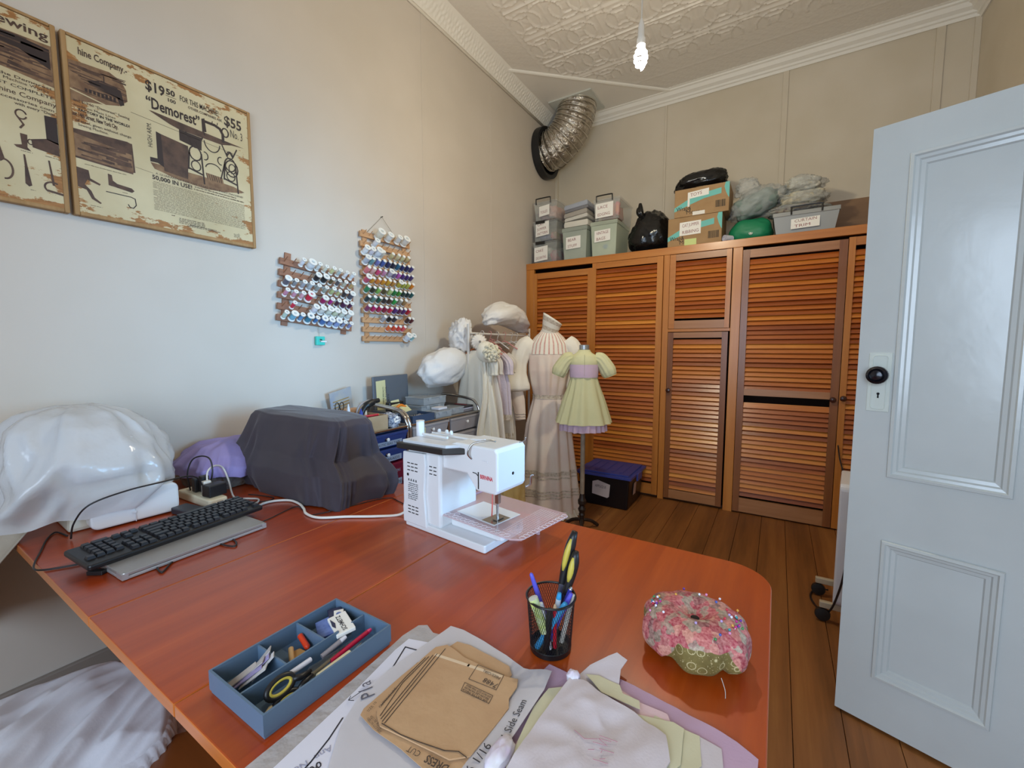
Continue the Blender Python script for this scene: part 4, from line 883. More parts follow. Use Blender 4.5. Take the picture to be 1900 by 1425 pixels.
# ---- the child's dress on its stand
cs = thing('dress_stand', 'small child dress form on a pale pole with a dark turned foot', 'dress form', (-1.141, 2.78, .0538), R(22)); cs.scale = (.9586,) * 3
MB().lathe([(.0165, .21), (.0165, 1.0)], 16).build('pole', mat('pale_pole', '#a39684', .5, var='#8e8070', vs=20), cs, smooth=40)
MB().lathe([(.018, -.01), (.020, .03), (.02, .05), (.024, .06), (.019, .075), (.026, .09), (.030, .105), (.022, .118), (.020, .13), (.030, .145), (.031, .17), (.022, .185), (.019, .21), (.017, .22)], 20).build('turned_foot', mat('dark_turned_wood', '#2a201c', .4), cs, smooth=30)
for k in range(3):
    a = R(30 + 120 * k); MB().tube(bez([(.015 * math.cos(a), .015 * math.sin(a), .02), (.08 * math.cos(a), .08 * math.sin(a), .0), (.14 * math.cos(a), .14 * math.sin(a), -.043)], 6), [.013] * 12 + [.010], 8).build('leg', mat('dark_turned_wood', '#2a201c', .4), cs, smooth=True)
MB().lathe([(.012, 1.0), (.06, 1.02), (.072, 1.09), (.068, 1.20), (.045, 1.25), (.03, 1.268), (.034, 1.30)], 24).build('torso', mat('form_linen', '#bdb6a4', .8), cs, smooth=True)
MB().lathe([(.033, 1.285), (.036, 1.288), (.036, 1.318), (.032, 1.321), (.0, 1.321)], 24, caps=False).build('neck_cap', mat('neck_metal', '#a9adb0', .35, .6), cs, smooth=40)
m_lime = mat('pale_green_cotton', '#d3d0a6', .85, var='#cecb9f', vs=6, bump=.08, bs=160); m_lil = mat('lilac_cotton', '#d2b8cc', .85, bump=.08, bs=160)
cd = thing('child_dress', 'small pale green dress with lilac sash and puffed short sleeves', 'dress', (-1.141, 2.78, .0538), R(22)); cd.scale = (.9586,) * 3
CX = [(.70, .200), (.74, .196), (.90, .150), (1.0, .118), (1.085, .095), (1.12, .098), (1.20, .102), (1.245, .085), (1.268, .046), (1.29, .038)]
CY = [(.70, .165), (.74, .162), (.90, .125), (1.0, .10), (1.085, .082), (1.12, .085), (1.20, .085), (1.245, .070), (1.268, .044), (1.29, .038)]
CF = [(.7, .11), (.95, .10), (1.07, .06), (1.1, .010), (1.3, .002)]
mb = MB(); mb.rings(skin_(CX, CY, .755, 1.088, 22, 110, CF, 12, 5), caps=False); mb.build('skirt', m_lime, cd, smooth=True)
mb = MB(); mb.rings(skin_(CX, CY, 1.08, 1.286, 18, 80, CF, 9, 6, .002), caps=False); mb.build('bodice', m_lime, cd, smooth=True)
mb = MB(); mb.rings(skin_(CX, CY, 1.088, 1.180, 8, 80, CF, 9, 6, .006), caps=False); mb.build('sash', m_lil, cd, smooth=True)
mb = MB(); rs = []
for z in (.80, .76, .735, .715, .70):
    rs.append([((prof(CX, max(z, .75)) * .87 * (1 + .05 * (.8 - z) * 10 * math.sin(22 * TAU * i / 160 + 2 * nz(i * .1)))) * math.cos(TAU * i / 160), (prof(CY, max(z, .75)) * .87 * (1 + .05 * (.8 - z) * 10 * math.sin(22 * TAU * i / 160 + 2 * nz(i * .1)))) * math.sin(TAU * i / 160), z + (.018 * nz(i * .13, 3) if z == .70 else 0)) for i in range(160)])
mb.rings(rs, caps=False); mb.build('petticoat', m_lil, cd, smooth=True)
for s in (-1, 1):
    P = bez([(s * .075, 0, 1.235), (s * .118, -.005, 1.215), (s * .158, -.008, 1.160), (s * .182, -.010, 1.112), (s * .188, -.010, 1.098)], 7); mb = MB(); rs = []
    for i, p in enumerate(P):
        t = i / (len(P) - 1); d = (P[min(i + 1, len(P) - 1)] - P[max(i - 1, 0)]).normalized(); u = Vector((0, 1, 0)); w = d.cross(u).normalized(); r = prof([(0, .030), (.2, .048), (.6, .056), (.85, .046), (.92, .040), (1, .046)], t)
        rs.append([p + (u * math.cos(TAU * k / 48) + w * math.sin(TAU * k / 48)) * r * (1 + .05 * math.sin(11 * TAU * k / 48)) for k in range(48)])
    mb.rings(rs); mb.build('puffed_sleeve', m_lime, cd, smooth=True)
MB().tube([(.004, prof(CY, z) * -1 - .006, z) for z in (1.10, 1.14, 1.18, 1.22, 1.25)], .0008, 5).build('front_seam', mat('seam', '#8f8c6a', .8), cd)
# ---- garment rail with white baby clothes
m_wmet = mat('white_metal', '#d9d5cf', .35); m_white = mat('white_cotton', '#e6e0d8', .85, var='#ded6cc', vs=5, bump=.1, bs=120); m_satin = mat('ivory_satin', '#e6e0d0', .4, sheen=.3, bump=.15, bs=50)
m_pinkh = mat('pink_hanger', '#cf8f8a', .4); m_terra = mat('terracotta_wood', '#b8632f', .5)
gr_ = thing('garment_rail', 'white metal garment rail with gowns, between trolley and long dress', 'garment rail', (-1.85, 2.395, 0))
for y in (0, .86):
    MB().tube([(0, y, .0), (0, y, 1.465)], .011, 12).build('post', m_wmet, gr_, smooth=40); MB().box(-.16, .16, y - .012, y + .012, 0, .02).build('foot', m_wmet, gr_, bevel=.004)
MB().tube([(0, 0, 1.402), (0, .86, 1.402)], .008, 10).build('top_rail', m_wmet, gr_, smooth=40)
MB().tube([(0, 0, 1.338), (0, .86, 1.338)], .006, 10).build('lower_rail', m_wmet, gr_, smooth=40)
MB().tube([(0, 0, .25), (0, .86, .25)], .008, 10).build('bottom_rail', m_wmet, gr_, smooth=40)
def hanger(t, dz=0, m=None):
    pts = [(0, 0, .062)] + [(.016 * math.cos(R(a)), 0, .075 + .016 * math.sin(R(a))) for a in (200, 150, 100, 50, 0, -40)] + [(0, 0, .04), (0, 0, .02)]
    MB().tube(pts, .0022, 6).build('hanger_hook', m or m_pinkh, t, smooth=True)
    MB().tube([(-.13, 0, -.045), (-.03, 0, .008), (0, 0, .018), (.03, 0, .008), (.13, 0, -.045)], .005, 8).build('hanger', m or m_pinkh, t, smooth=True)
def soft_tube(P, rad, name, m, parent, nf, fd, squash=1):
    mb = MB(); rs = []; L = len(P)
    for i, p in enumerate(P):
        d = (P[min(i + 1, L - 1)] - P[max(i - 1, 0)]).normalized(); u = Vector((1, 0, 0)); u = (u - d * u.dot(d)).normalized(); w = d.cross(u); r = prof(rad, i / (L - 1))
        rs.append([p + (u * math.cos(TAU * k / 48) + w * math.sin(TAU * k / 48) * squash) * r * (1 + fd * math.sin(nf * TAU * k / 48 + 2 * nz(k * .2, i * .2))) for k in range(48)])
    mb.rings(rs); return mb.build(name, m, parent, smooth=True)
def gown(label, y, x, ztop, zbot, wt, wb, d, m, seed, group='white baby clothes on the garment rail', hm=None, rz=0, sl=True, trim=True, hook=.065):
    t = thing('baby_gown', label, 'gown', (x, y, ztop), R(rz), group); H = ztop - zbot
    px = [(-H, wb), (-H * .5, lerp(wt, wb, .6)), (-.14, wt * .95), (-.05, wt), (-.02, wt * .7), (.0, wt * .3)]; py = [(-H, d), (-.15, d * .7), (0, d * .3)]
    mb = MB(); mb.rings(skin_(px, py, -H, 0, 30, 96, [(-H, .30), (-.2, .20), (-.05, .06), (0, .01)], 9, seed), caps=False); mb.build('gown', m, t, smooth=True)
    if sl:
        for s in (-1, 1):
            P = bez([(s * wt * .8, 0, -.03), (s * (wt + .03), 0, -.09), (s * (wt + .04), -.005, -.17)], 6)
            soft_tube(P, [(0, .024), (.5, .036), (.85, .026), (1, .034)], 'sleeve', m, t, 8, .13, .55)
    if trim:
        mb = MB(); mb.rings(skin_(px, py, -H - .004, -H + .035, 3, 200, [(-H, .22)], 40, seed, .006), caps=False); mb.build('lace_hem', m_lace, t, smooth=True)
    hanger(t, 0, hm); return t
gown('white cotton gown hanging lowest at the back end of the garment rail', 2.83, -1.90, 1.275, .42, .115, .15, .040, m_white, 11)
gown('short white lace trimmed gown, middle of the garment rail', 2.71, -1.86, 1.275, .62, .115, .15, .035, m_white, 12)
gown('pale lilac short gown with a pink hanger near the middle of the rail', 2.60, -1.80, 1.275, .78, .125, .16, .040, mat('pale_lilac_cotton', '#d9ccd4', .85, bump=.3, bs=90), 13)
gown('white gown with frilled sleeves, second from the near end of the rail', 2.50, -1.82, 1.28, .55, .12, .18, .045, m_white, 14)
gown('long ivory satin christening gown at the near end of the rail', 2.41, -1.80, 1.28, .40, .12, .20, .05, m_satin, 15, hm=m_terra)
t = thing('satin_ribbon_gown', 'ivory satin streamers hanging from a ruffled bonnet at the rail end', 'gown', (-1.69, 2.38, 1.27))
for k, (dy, dx, L, w) in enumerate(((-.045, 0, .56, .040), (.015, .01, .60, .045), (.07, -.01, .50, .035))):
    def rb(a, b, dy=dy, dx=dx, L=L, w=w, k=k): return (dx + .028 * math.sin(b * 5 + k) * b + .012 * math.cos(a * 7 + k), dy + (a - .5) * w * 2 * (.55 + .6 * b) + .01 * math.sin(b * 6 + k * 2), -.06 - b * L)
    mb = MB(); mb.grid(rb, 10, 26); mb.build('streamer', m_satin, t, smooth=True, solid=.003)
mb = MB(); mb.ball((0, 0, 0), .075, 28, 18, (.8, 1, 1)); mb.build('bonnet', m_satin, t, smooth=True)
mb = MB()
for k, (r0, off) in enumerate(((.052, 0), (.034, .6), (.016, 1.2))):
    c0 = Vector((.062 + .010 * k, -.020, -.005)); N = Vector((.85, -.5, .1)).normalized(); U = N.orthogonal().normalized(); V_ = N.cross(U)
    mb.tube([c0 + (U * math.cos(TAU * i / 60) + V_ * math.sin(TAU * i / 60)) * (r0 + .007 * math.sin(9 * TAU * i / 60 + off)) + N * .008 * math.cos(9 * TAU * i / 60 + off) for i in range(60)], .009, 8, closed=True)
mb.build('ruffled_rosette', m_lace if 0 else mat('cream_ruffle', '#e0d8bf', .8, bump=.3, bs=120), t, smooth=True)
t = thing('lace_bonnet', 'round white frilled bonnet hanging on the near post of the garment rail', 'bonnet', (-1.775, 2.415, 1.34)); N = Vector((.75, -.65, .1)).normalized(); M = frame((0, 0, 0), N.orthogonal(), N.cross(N.orthogonal()), N)
mb = MB(); mb.rings([[(r * (1 + q * math.sin(16 * TAU * i / 128)) * math.cos(TAU * i / 128), r * (1 + q * math.sin(16 * TAU * i / 128)) * math.sin(TAU * i / 128), z + q * .06 * math.cos(16 * TAU * i / 128)) for i in range(128)] for r, z, q in ((.058, 0, .05), (.045, .008, .03), (.034, .012, 0), (.02, .026, 0), (.004, .030, 0))], M=M); mb.build('bonnet', m_white, t, smooth=True)
mb = MB(); mb.tube([(.026 * math.cos(TAU * i / 24), .026 * math.sin(TAU * i / 24), .016) for i in range(24)], .003, 6, closed=True, M=M); mb.lathe([(.008, .03), (.008, .034)], 12, M); mb.build('trimming', mat('grey_thread', '#8c8a86', .6), t, smooth=True)
m_puff = mat('white_nylon', '#e4e1de', .6, bump=.35, bs=9, bdist=.03)
t = thing('white_cloth_bag', 'large white puffed cloth bag hanging left of the garment rail', 'bag', (-1.96, 2.26, 1.165))
sack((0, 0, 0), (.12, .24, .135), 31, m_puff, amp=.10, cr=.10, fr=1.5, shape=lambda p, d: [p[0], p[1], p[2] + .16 * p[1]]).build('bag', m_puff, t, smooth=True)
t = thing('white_cloth_bag', 'gathered white cloth bag bunched over the near end of the garment rail', 'bag', (-1.95, 2.44, 1.38))
sack((0, 0, 0), (.09, .09, .125), 33, m_puff, amp=.22, cr=.20, fr=3.0).build('bag', m_puff, t, smooth=True)
t = thing('white_cloth_bag', 'pale puffed cloth bag lying across the top of the garment rail', 'bag', (-1.86, 2.90, 1.515))
sack((0, 0, 0), (.13, .30, .095), 35, m_puff, amp=.12, cr=.12, fr=1.4, shape=lambda p, d: [p[0], p[1], p[2] + .05 - 1.1 * p[1] * p[1] - .10 * p[1]]).build('bag', m_puff, t, smooth=True)
for k, (dy, hx) in enumerate(((.16, 0), (.26, 1), (.36, 0), (.46, 1), (.56, 0), (.64, 0))):
    t = thing('clothes_hanger', ['empty white wire hanger on the upper rail, %s from the near post' % NTH[k], 'empty pink hanger on the upper rail, %s from the near post' % NTH[k]][hx], 'hanger', (-1.85, 2.40 + dy, 1.334), R(random.uniform(-15, 15)), 'empty hangers on the garment rail')
    hanger(t, 0, m_pinkh if hx else m_wmet)
# ---- floor: black tub with blue lid, yellow cloth
m_tub = mat('tub_black', '#100f14', .35); m_lidb = mat('tub_lid_blue', '#3c4796', .35)
t = thing('storage_tub', 'black storage tub with blue lid and paper label on the floor by the wardrobe', 'storage tub', (-1.165, 3.275, 0), 0); w = .215
mb = MB(); mb.taper((-w + .02, w - .02, .02, .40), (-w, w, 0, .42), 0, .262); mb.build('body', m_tub, t, bevel=.012)
mb = MB(); mb.box(-w - .018, w + .018, -.014, .434, .256, .276); mb.box(-w + .01, w - .01, .015, .405, .276, .288)
for k in range(5): mb.box(-w + .05 + .07 * k, -w + .075 + .07 * k, .06, .36, .288, .291)
mb.build('lid', m_lidb, t, bevel=.006)
for s in (-1, 1): MB().box(s * (w + .02) - .008, s * (w + .02) + .008, .15, .27, .215, .275).build('clip', m_lidb, t, bevel=.004)
M = frame((-.015, -.005, .10), (1, 0, -.05), (0, .075, 1), (0, -1, .075))
p = MB().prism([(-.075, 0), (.055, -.012), (.070, .0), (.075, .098), (.02, .108), (-.03, .118), (-.075, .10)], 0, .001, M).build('paper_label', mat('label_grey', '#b9aeb0', .7), t)
text('APPLIQUE', .03, M @ Matrix.Translation((-.052, .060, .0016)), 'lettering', m_marker, p, fit=.095)
MB().prism([(0, 0), (.07, .0), (.07, .10), (0, .10)], 0, .001, frame((w - .006, .13, .10), (0, 1, 0), (.07, 0, 1), (1, 0, -.07))).build('side_label', mat('label_pink', '#c2a79c', .7), t)
t = thing('covered_basket', 'box draped in a pale yellow cloth on the floor behind the sewing machine', 'basket', (-1.535, 2.30, 0)); m_yel = mat('yellow_cloth', '#d8c48c', .85, var='#cdb676', vs=8, bump=.3, bs=60)
MB().taper((-.11, .11, -.11, .11), (-.12, .12, -.12, .12), 0, .50).build('basket', mat('basket_wood', '#8a6a3c', .7), t)
def drape(a, b):
    th = TAU * a; c, s = math.cos(th), math.sin(th); k = 1 / max(abs(c), abs(s)); 
    if b < .5: f = b / .5; return (c * k * .13 * f, s * k * .13 * f, .525 + .012 * nz(c * 3 * f, s * 3 * f, 1) - .01 * f * f)
    f = (b - .5) / .5; o = 1 + .12 * f + .06 * f * math.sin(9 * th + 2 * nz(c * 2, s * 2))
    return (c * k ** .8 * .13 * o, s * k ** .8 * .13 * o, .515 - .40 * f)
mb = MB(); mb.grid(drape, 120, 26, wrap=True); mb.build('cloth', m_yel, t, smooth=True)
MB().box(.02, .10, -.09, .0, .526, .532).build('lilac_scrap', m_lil, t)
# ------------------------------------------------------------------ drawer trolleys and what stands on them
m_chrome = mat('chrome', '#c9c4c0', .14, 1); m_navy = mat('navy_plastic', '#26376a', .4); m_redp = mat('dark_red_plastic', '#70142c', .4); m_gryp = mat('grey_clear_plastic', '#a7a0a0', .35, alpha=.88)
m_knobw = mat('pearl_knob', '#e6e2de', .25); m_note = mat('pale_yellow_note', '#d3cb98', .7); m_lblg = mat('grey_label', '#8f96a6', .6)
XF = -1.74; XB = -2.10; SZ = .868
def trolley(label, y0, y1, cols, rows):
    """chrome frame with looped ends and drawers facing the room; rows = list of (z0, z1, materials per column)"""
    t = thing('drawer_trolley', label, 'drawer trolley', (XF, (y0 + y1) / 2, 0)); h = (y1 - y0) / 2; D = XB - XF
    for y in (-h, h):
        for dy in (0,):
            MB().tube([(0, y + dy, .06)] + bez([(0, y, .80), (-.004, y, .875), (-.035, y, .925), (-.10, y, .948), (D + .06, y, .965), (D + .02, y, .955), (D, y, .90), (D, y, .80)], 5) + [(D, y, .06)], .0095, 12).build('end_loop', m_chrome, t, smooth=True)
        yc_ = y - math.copysign(.026, y)
        for x in (-.01, D + .01):
            MB().lathe([(.008, .0), (.022, .008), (.024, .03), (.014, .045), (.008, .06)], 14, Matrix.Translation((x, yc_, 0))).build('castor', m_blackp, t, smooth=40)
    mb = MB(); mb.box(D, .0, -h, h, SZ - .012, SZ - .004); mb.build('shelf', m_gryp, t)
    MB().tube([(0, -h, SZ - .004), (0, h, SZ - .004)], .0075, 10).build('front_rail', m_chrome, t, smooth=40)
    MB().tube([(0, -h, .10), (0, h, .10)], .0075, 10).build('bottom_rail', m_chrome, t, smooth=40)
    for c in range(1, cols): MB().box(-.012, .004, -h + 2 * h * c / cols - .006, -h + 2 * h * c / cols + .006, .10, SZ - .01).build('divider', m_chrome, t, bevel=.002)
    for z0, z1, ms in rows:
        for c in range(cols):
            a, b = -h + 2 * h * c / cols + .012, -h + 2 * h * (c + 1) / cols - .012
            mb = MB(); mb.taper((D + .02, .0, a + .012, b - .012), (D + .02, .012, a, b), z0, z1 - .014); mb.box(D + .02, .016, a - .004, b + .004, z1 - .014, z1)
            d = mb.build('drawer', ms[c], t, bevel=.003)
            MB().lathe([(.003, 0), (.003, .010), (.009, .013), (.010, .018), (.006, .022)], 14, frame((.010, (a + b) / 2, lerp(z0, z1, .62)), (0, 1, 0), (0, 0, 1), (1, 0, 0))).build('knob', m_knobw, d, smooth=40)
    return t
tl = trolley('narrow chrome trolley with navy and dark red drawers against the left wall', 1.365, 1.690, 1, [(.772, .848, [m_navy]), (.690, .766, [m_navy]), (.565, .682, [m_redp]), (.42, .55, [m_redp]), (.12, .40, [m_redp])])
tr = trolley('wide chrome trolley with two columns of grey see-through drawers', 1.712, 2.368, 2, [(.762, .853, [m_gryp, m_gryp]), (.665, .752, [m_gryp, m_gryp]), (.45, .655, [m_gryp, m_gryp]), (.12, .44, [m_gryp, m_gryp])])
def front_label(t, y, z, w, h, m, lines, ink_=None, sk=0, dx=.0175):
    yc = t.location.y
    p = MB().prism([(-w / 2, -h / 2 - sk), (w / 2, -h / 2 + sk), (w / 2, h / 2 + sk), (-w / 2, h / 2 - sk)], 0, .001, frame((dx, y - yc, z), (0, 1, 0), (.05, 0, 1), (1, 0, -.05))).build('drawer_label', m, t)
    for i, s in enumerate(lines): text(s, h / len(lines) * .75, frame((dx + .0015, y - yc - w * .42, z + h / 2 - h * (i + .8) / len(lines)), (0, 1, 2 * sk / w), (.05, 0, 1), (1, 0, -.05)), 'lettering', ink_ or m_marker, p, fit=w * .84)
front_label(tl, 1.535, .795, .20, .026, m_lblg, ['ELASTIC BIAS TAPE'], dx=.012)
front_label(tl, 1.53, .712, .20, .030, m_lblg, ['TAPES  BRAIDS'], dx=.012)
front_label(tl, 1.47, .635, .085, .055, m_note, ['MACHINE FEET', 'OIL AND BULBS', 'TOOLS'], dx=.014); front_label(tl, 1.585, .640, .075, .030, m_redp, ['NOTIONS'], m_lblg, dx=.014); front_label(tl, 1.59, .575, .08, .035, m_lblg, ['PATTERNS'], dx=.012)
front_label(tr, 1.79, .815, .058, .045, m_note, ['TH NEEDLES', 'STUDS'], dx=.014)
lump('fabric_scrap', 'red bundle inside the right hand grey drawer', 'fabric', (XF - .05, 2.26, .80), (.04, .05, .03), 41, cl('redbundle', '#b04a50'))
# on the narrow trolley
def tray(name, label, cat, x0, x1, y0, y1, z0, z1, m, th=.003, flare=0, group=None, base=True):
    t = thing(name, label, cat, ((x0 + x1) / 2, (y0 + y1) / 2, z0), 0, group); a, b, H = (x1 - x0) / 2, (y1 - y0) / 2, z1 - z0
    def rg(i, z, f): return [(sx * (a - i - f), sy * (b - i - f), z) for sx, sy in ((-1, -1), (1, -1), (1, 1), (-1, 1))]
    mb = MB(); mb.rings([rg(th, th, flare), rg(th, H, 0), rg(0, H, 0), rg(0, 0, flare)], caps=False); mb.add(rg(0, 0, flare), [(3, 2, 1, 0)]); mb.add(rg(th, th, flare), [(0, 1, 2, 3)])
    mb.build('tray', m, t); return t
m_card = mat('kraft_card', '#b59a78', .8, var='#a98d6a', vs=10)
tray('open_carton', 'open kraft cardboard tray of tools on the narrow trolley', 'box', -2.05, -1.755, 1.375, 1.565, SZ, .945, m_card, .004)
def bottle(label, x, y, z, pr, m, cap, mc):
    t = thing('glue_bottle', label, 'bottle', (x, y, z)); MB().lathe(pr, 18).build('bottle', m, t, smooth=35); MB().lathe(cap, 14).build('nozzle', mc, t, smooth=35)
bottle('white glue bottle with a pointed nozzle in the kraft tray', -1.90, 1.43, SZ + .004, [(.018, 0), (.018, .075), (.014, .085), (.010, .09)], mat('glue_white', '#dfe2e6', .35), [(.009, .09), (.007, .11), (.002, .135)], mat('glue_white', '#dfe2e6', .35))
bottle('small bottle with dark blue cone cap in the kraft tray', -1.87, 1.485, SZ + .004, [(.012, 0), (.012, .065), (.010, .07)], mat('clear_small', '#c9c9d2', .3), [(.012, .07), (.010, .08), (.002, .105)], mat('cap_blue', '#2a3f9c', .4))
bottle('small pale bottle at the right in the kraft tray', -1.90, 1.535, SZ + .004, [(.011, 0), (.011, .075), (.009, .08)], mat('pale_bottle', '#d3c4b0', .4), [(.009, .08), (.008, .095), (.004, .10)], mat('pale_bottle', '#d3c4b0', .4))
def pen(name, label, cat, a, b, r, m, tip=None, tipf=.12, group=None, n=12):
    t = thing(name, label, cat, a, 0, group); A, B = Vector((0, 0, 0)), Vector(b) - Vector(a)
    MB().tube([A, B * (1 - tipf)], r, n).build('barrel', m, t, smooth=40)
    e = .3 if (tip and tipf < .09) or name in ('tweezers', 'cutter') else .72
    MB().tube([B * (1 - tipf), B * (1 - tipf * .25), B * (1 - tipf * .06), B], [r * 1.02, r * lerp(1, e, .7), r * e, r * e * .5], n).build('tip', tip or m, t, smooth=50); return t
pen('tweezers', 'red handled tweezers resting across the front of the kraft tray', 'tweezers', (-1.790, 1.40, .948), (-1.770, 1.52, .950), .006, mat('red_handle', '#b81c2c', .4), mat('yellow_tip', '#d9a53c', .4), .05)
pen('pencil', 'yellow handled tool lying beside the red tweezers in the kraft tray', 'tool', (-1.80, 1.375, .956), (-1.795, 1.44, .951), .005, mat('yellow_tip', '#d9a53c', .4))
t = thing('scissors', 'small scissors with black handles standing in the kraft tray', 'scissors', (-1.96, 1.40, SZ + .006)); mb = MB()
MB().prism([(-.004, 0), (.004, 0), (.006, .085), (-.006, .085)], -.001, .001, frame((0, 0, 0), (0, 1, 0), (0, .1, 1))).build('blade', m_chrome, t)
for s in (-1, 1): MB().tube([(0, .02 + s * .014 + .012 * math.cos(TAU * k / 20), .115 + .022 * math.sin(TAU * k / 20)) for k in range(20)], .0025, 6, closed=True).build('handle_loop', m_blackp, t, smooth=True)
tag(MB().prism([(0, 0), (.02, 0), (.02, .10), (.004, .11)], 0, .002, frame((-1.97, 1.36, SZ + .01), (.2, 1, 0), (0, -.25, 1))).build('metal_ruler', mat('steel_dark', '#8d8a86', .4, .8), None), 'short steel strip leaning at the left end of the kraft tray', 'ruler')
t = thing('tape_gun', 'black handled tape gun lying across the kraft tray', 'tape gun', (-1.90, 1.56, .96))
MB().tube(bez([(0, -.05, -.02), (0, -.02, .02), (0, .03, .04), (0, .07, .045)], 6), [.014] * 7 + [.02] * 6 + [.013] * 6, 10).build('handle', m_blackp, t, smooth=True)
MB().tube(bez([(-.02, -.07, -.03), (-.02, -.05, .02), (-.02, 0, .045), (-.02, .05, .05)], 6), .006, 8).build('guard', m_gryp, t, smooth=True)
t = lump('folded_cloth', 'blue and white patterned cloth tucked beside the kraft tray', 'cloth', (-1.80, 1.615, SZ + .035), (.06, .04, .036), 44, mat('blue_check', '#3c4668', .85, var='#c9ccd2', vs=90, bump=.2, bs=60), .3, flat=SZ)
tag(MB().prism([(-.018, -.016), (.020, -.012), (.016, .016), (-.014, .012)], 0, .001, frame((-1.745, 1.615, SZ + .045), (0, 1, .2), (-.5, 0, 1))).build('paper_scrap', m_paper, None), 'small white paper scrap on the blue patterned cloth', 'paper')
tag(MB().box(-2.02, -1.97, 1.47, 1.56, SZ, .965).build('wooden_block', mat('beige_wood', '#c79a72', .6), None, bevel=.003), 'beige block standing behind the bottles in the kraft tray', 'block')
t = thing('booklet', 'pattern booklet with coloured lines leaning on the wall above the narrow trolley', 'booklet', (-2.13, 1.60, SZ)); M = frame((.0, -.03, 0), (.05, 1, .22), (.15, -.22, 1))
MB().box(-.07, .07, 0, .20, -.003, .003, M).build('cover', mat('booklet_paper', '#b9b3a8', .6, var='#a0a4b0', vs=12), t)
for k in range(7): MB().box(-.055, .05, .03 + .018 * k, .036 + .018 * k, .003, .0034, M).build('printed_line', mat('ochre_print', '#a8884c', .6), t)
# on the wide trolley
t = thing('grey_case', 'open grey plastic case with raised lid and paper notes on the wide trolley', 'case', (-1.99, 1.885, SZ)); m_gc = mat('slate_plastic', '#5f646b', .4)
mb = MB(); mb.box(-.10, .10, -.145, .145, 0, .05); mb.build('base', m_gc, t, bevel=.004)
M = frame((-.095, 0, .05), (0, 1, 0), (-.02, 0, 1)); mb = MB(); mb.prism([(-.145, .045), (-.135, .045), (-.135, 0), (.135, 0), (.135, .03), (.145, .03), (.145, .21), (-.145, .205)], 0, .012, M); mb.build('lid', m_gc, t, bevel=.004)
p = MB().prism([(-.038, -.10), (.036, -.095), (.030, .092), (-.044, .086)], 0, .001, M @ Matrix.Translation((-.08, .09, .0135))).build('note', m_note, t)
for k, s in enumerate(('MACHINE SPECIALTY', 'FEET TOOL', 'PARTS')): text(s, .016, M @ Matrix.Translation((-.064 + .020 * k, .01, .016)) @ Matrix.Rotation(R(90), 4, 'Z'), 'lettering', m_marker, p, fit=.13 if k < 2 else .08)
p = MB().prism([(-.035, -.03), (.035, -.028), (.032, .035), (-.032, .035)], 0, .001, frame((.06, -.10, .085), (0, 1, .08), (-.3, 0, 1))).build('sticky_note', m_note, t)
MB().box(.02, .058, -.15, -.03, .05, .11).build('black_pouch', m_blackp, t, bevel=.01)
tray('tray', 'slate blue open tray of bobbins at the front of the wide trolley', 'tray', -1.90, -1.752, 1.745, 1.925, SZ, .910, mat('slate_blue', '#3c4d66', .4), .004)
for k in range(9):
    x, y = -1.80 - .035 * (k // 4) + random.uniform(-.005, .005), 1.775 + .036 * (k % 4); t = thing('bobbin', ['pale grey bobbin lying in the slate blue tray', 'clear bobbin with grey thread in the slate blue tray'][k % 2], 'bobbin', (x, y, SZ + .018), R(random.uniform(0, 180)), 'bobbins in the slate blue tray'); t.rotation_euler[0] = R(random.uniform(60, 100))
    MB().lathe([(.015, -.007), (.015, -.005), (.007, -.004), (.007, .004), (.015, .005), (.015, .007)], 16).build('bobbin', mat('bobbin_%d' % (k % 2), ['#bdb6ae', '#9a9088'][k % 2], .4), t, smooth=30)
tag(MB().prism([(-.03, -.03), (.03, -.028), (.034, .026), (-.028, .030)], 0, .001, frame((-1.87, 1.80, .94), (0, 1, .1), (-.8, 0, .5))).build('sticky_note', m_note, None), 'pale yellow sticky note above the bobbins in the blue tray', 'note')
tag(MB().tube(bez([(-1.90, 1.74, .93), (-1.885, 1.76, .955), (-1.89, 1.79, .96), (-1.885, 1.82, .945)], 6), [.008] * 19, 8).build('orange_grip', mat('orange_plastic', '#e07a1c', .4), None, smooth=True), 'orange plastic grip lying behind the blue tray', 'tool')
m_pc = mat('clear_case_plastic', '#c6cdd2', .25, alpha=.45)
def case(label, x0, x1, y0, y1, z0, z1, ins, group='clear cases on the wide trolley', lat=True):
    t = thing('clear_case', label, 'case', ((x0 + x1) / 2, (y0 + y1) / 2, z0), 0, group); a, b, H = (x1 - x0) / 2, (y1 - y0) / 2, z1 - z0
    MB().box(-a, a, -b, b, 0, H - .008).build('base', m_pc, t, bevel=.003); MB().box(-a - .003, a + .003, -b - .003, b + .003, H - .008, H).build('lid', m_pc, t, bevel=.003)
    if lat:
        for s in (-.5, .5): MB().box(a, a + .004, b * s - .012, b * s + .012, H - .02, H).build('latch', m_pc, t)
    mb = MB(); n = 4
    for i in range(n):
        for j in range(3):
            if random.random() < .85:
                cx, cy = lerp(-a * .8, a * .8, (j + .5) / 3), lerp(-b * .85, b * .85, (i + .5) / n); q = b * .16; mb.box(cx - a * .2, cx + a * .2, cy - q, cy + q, .004, H * random.uniform(.4, .8))
    mb.build('contents', ins, t)
case('clear compartment case at the front bottom of the pile on the wide trolley', -1.87, -1.755, 1.945, 2.09, SZ, .906, mat('bits_white', '#c4c3cc', .5, var='#7a7c90', vs=60))
case('clear white lidded case right of the front bottom one', -1.90, -1.775, 2.10, 2.24, SZ, .910, mat('bits_mixed', '#c9c4c8', .5, var='#8a6a74', vs=60))
case('long clear case with green latches in the middle of the pile', -2.02, -1.875, 1.945, 2.16, SZ, .935, mat('bits_green', '#5f9a86', .5, var='#2f6e58', vs=20))
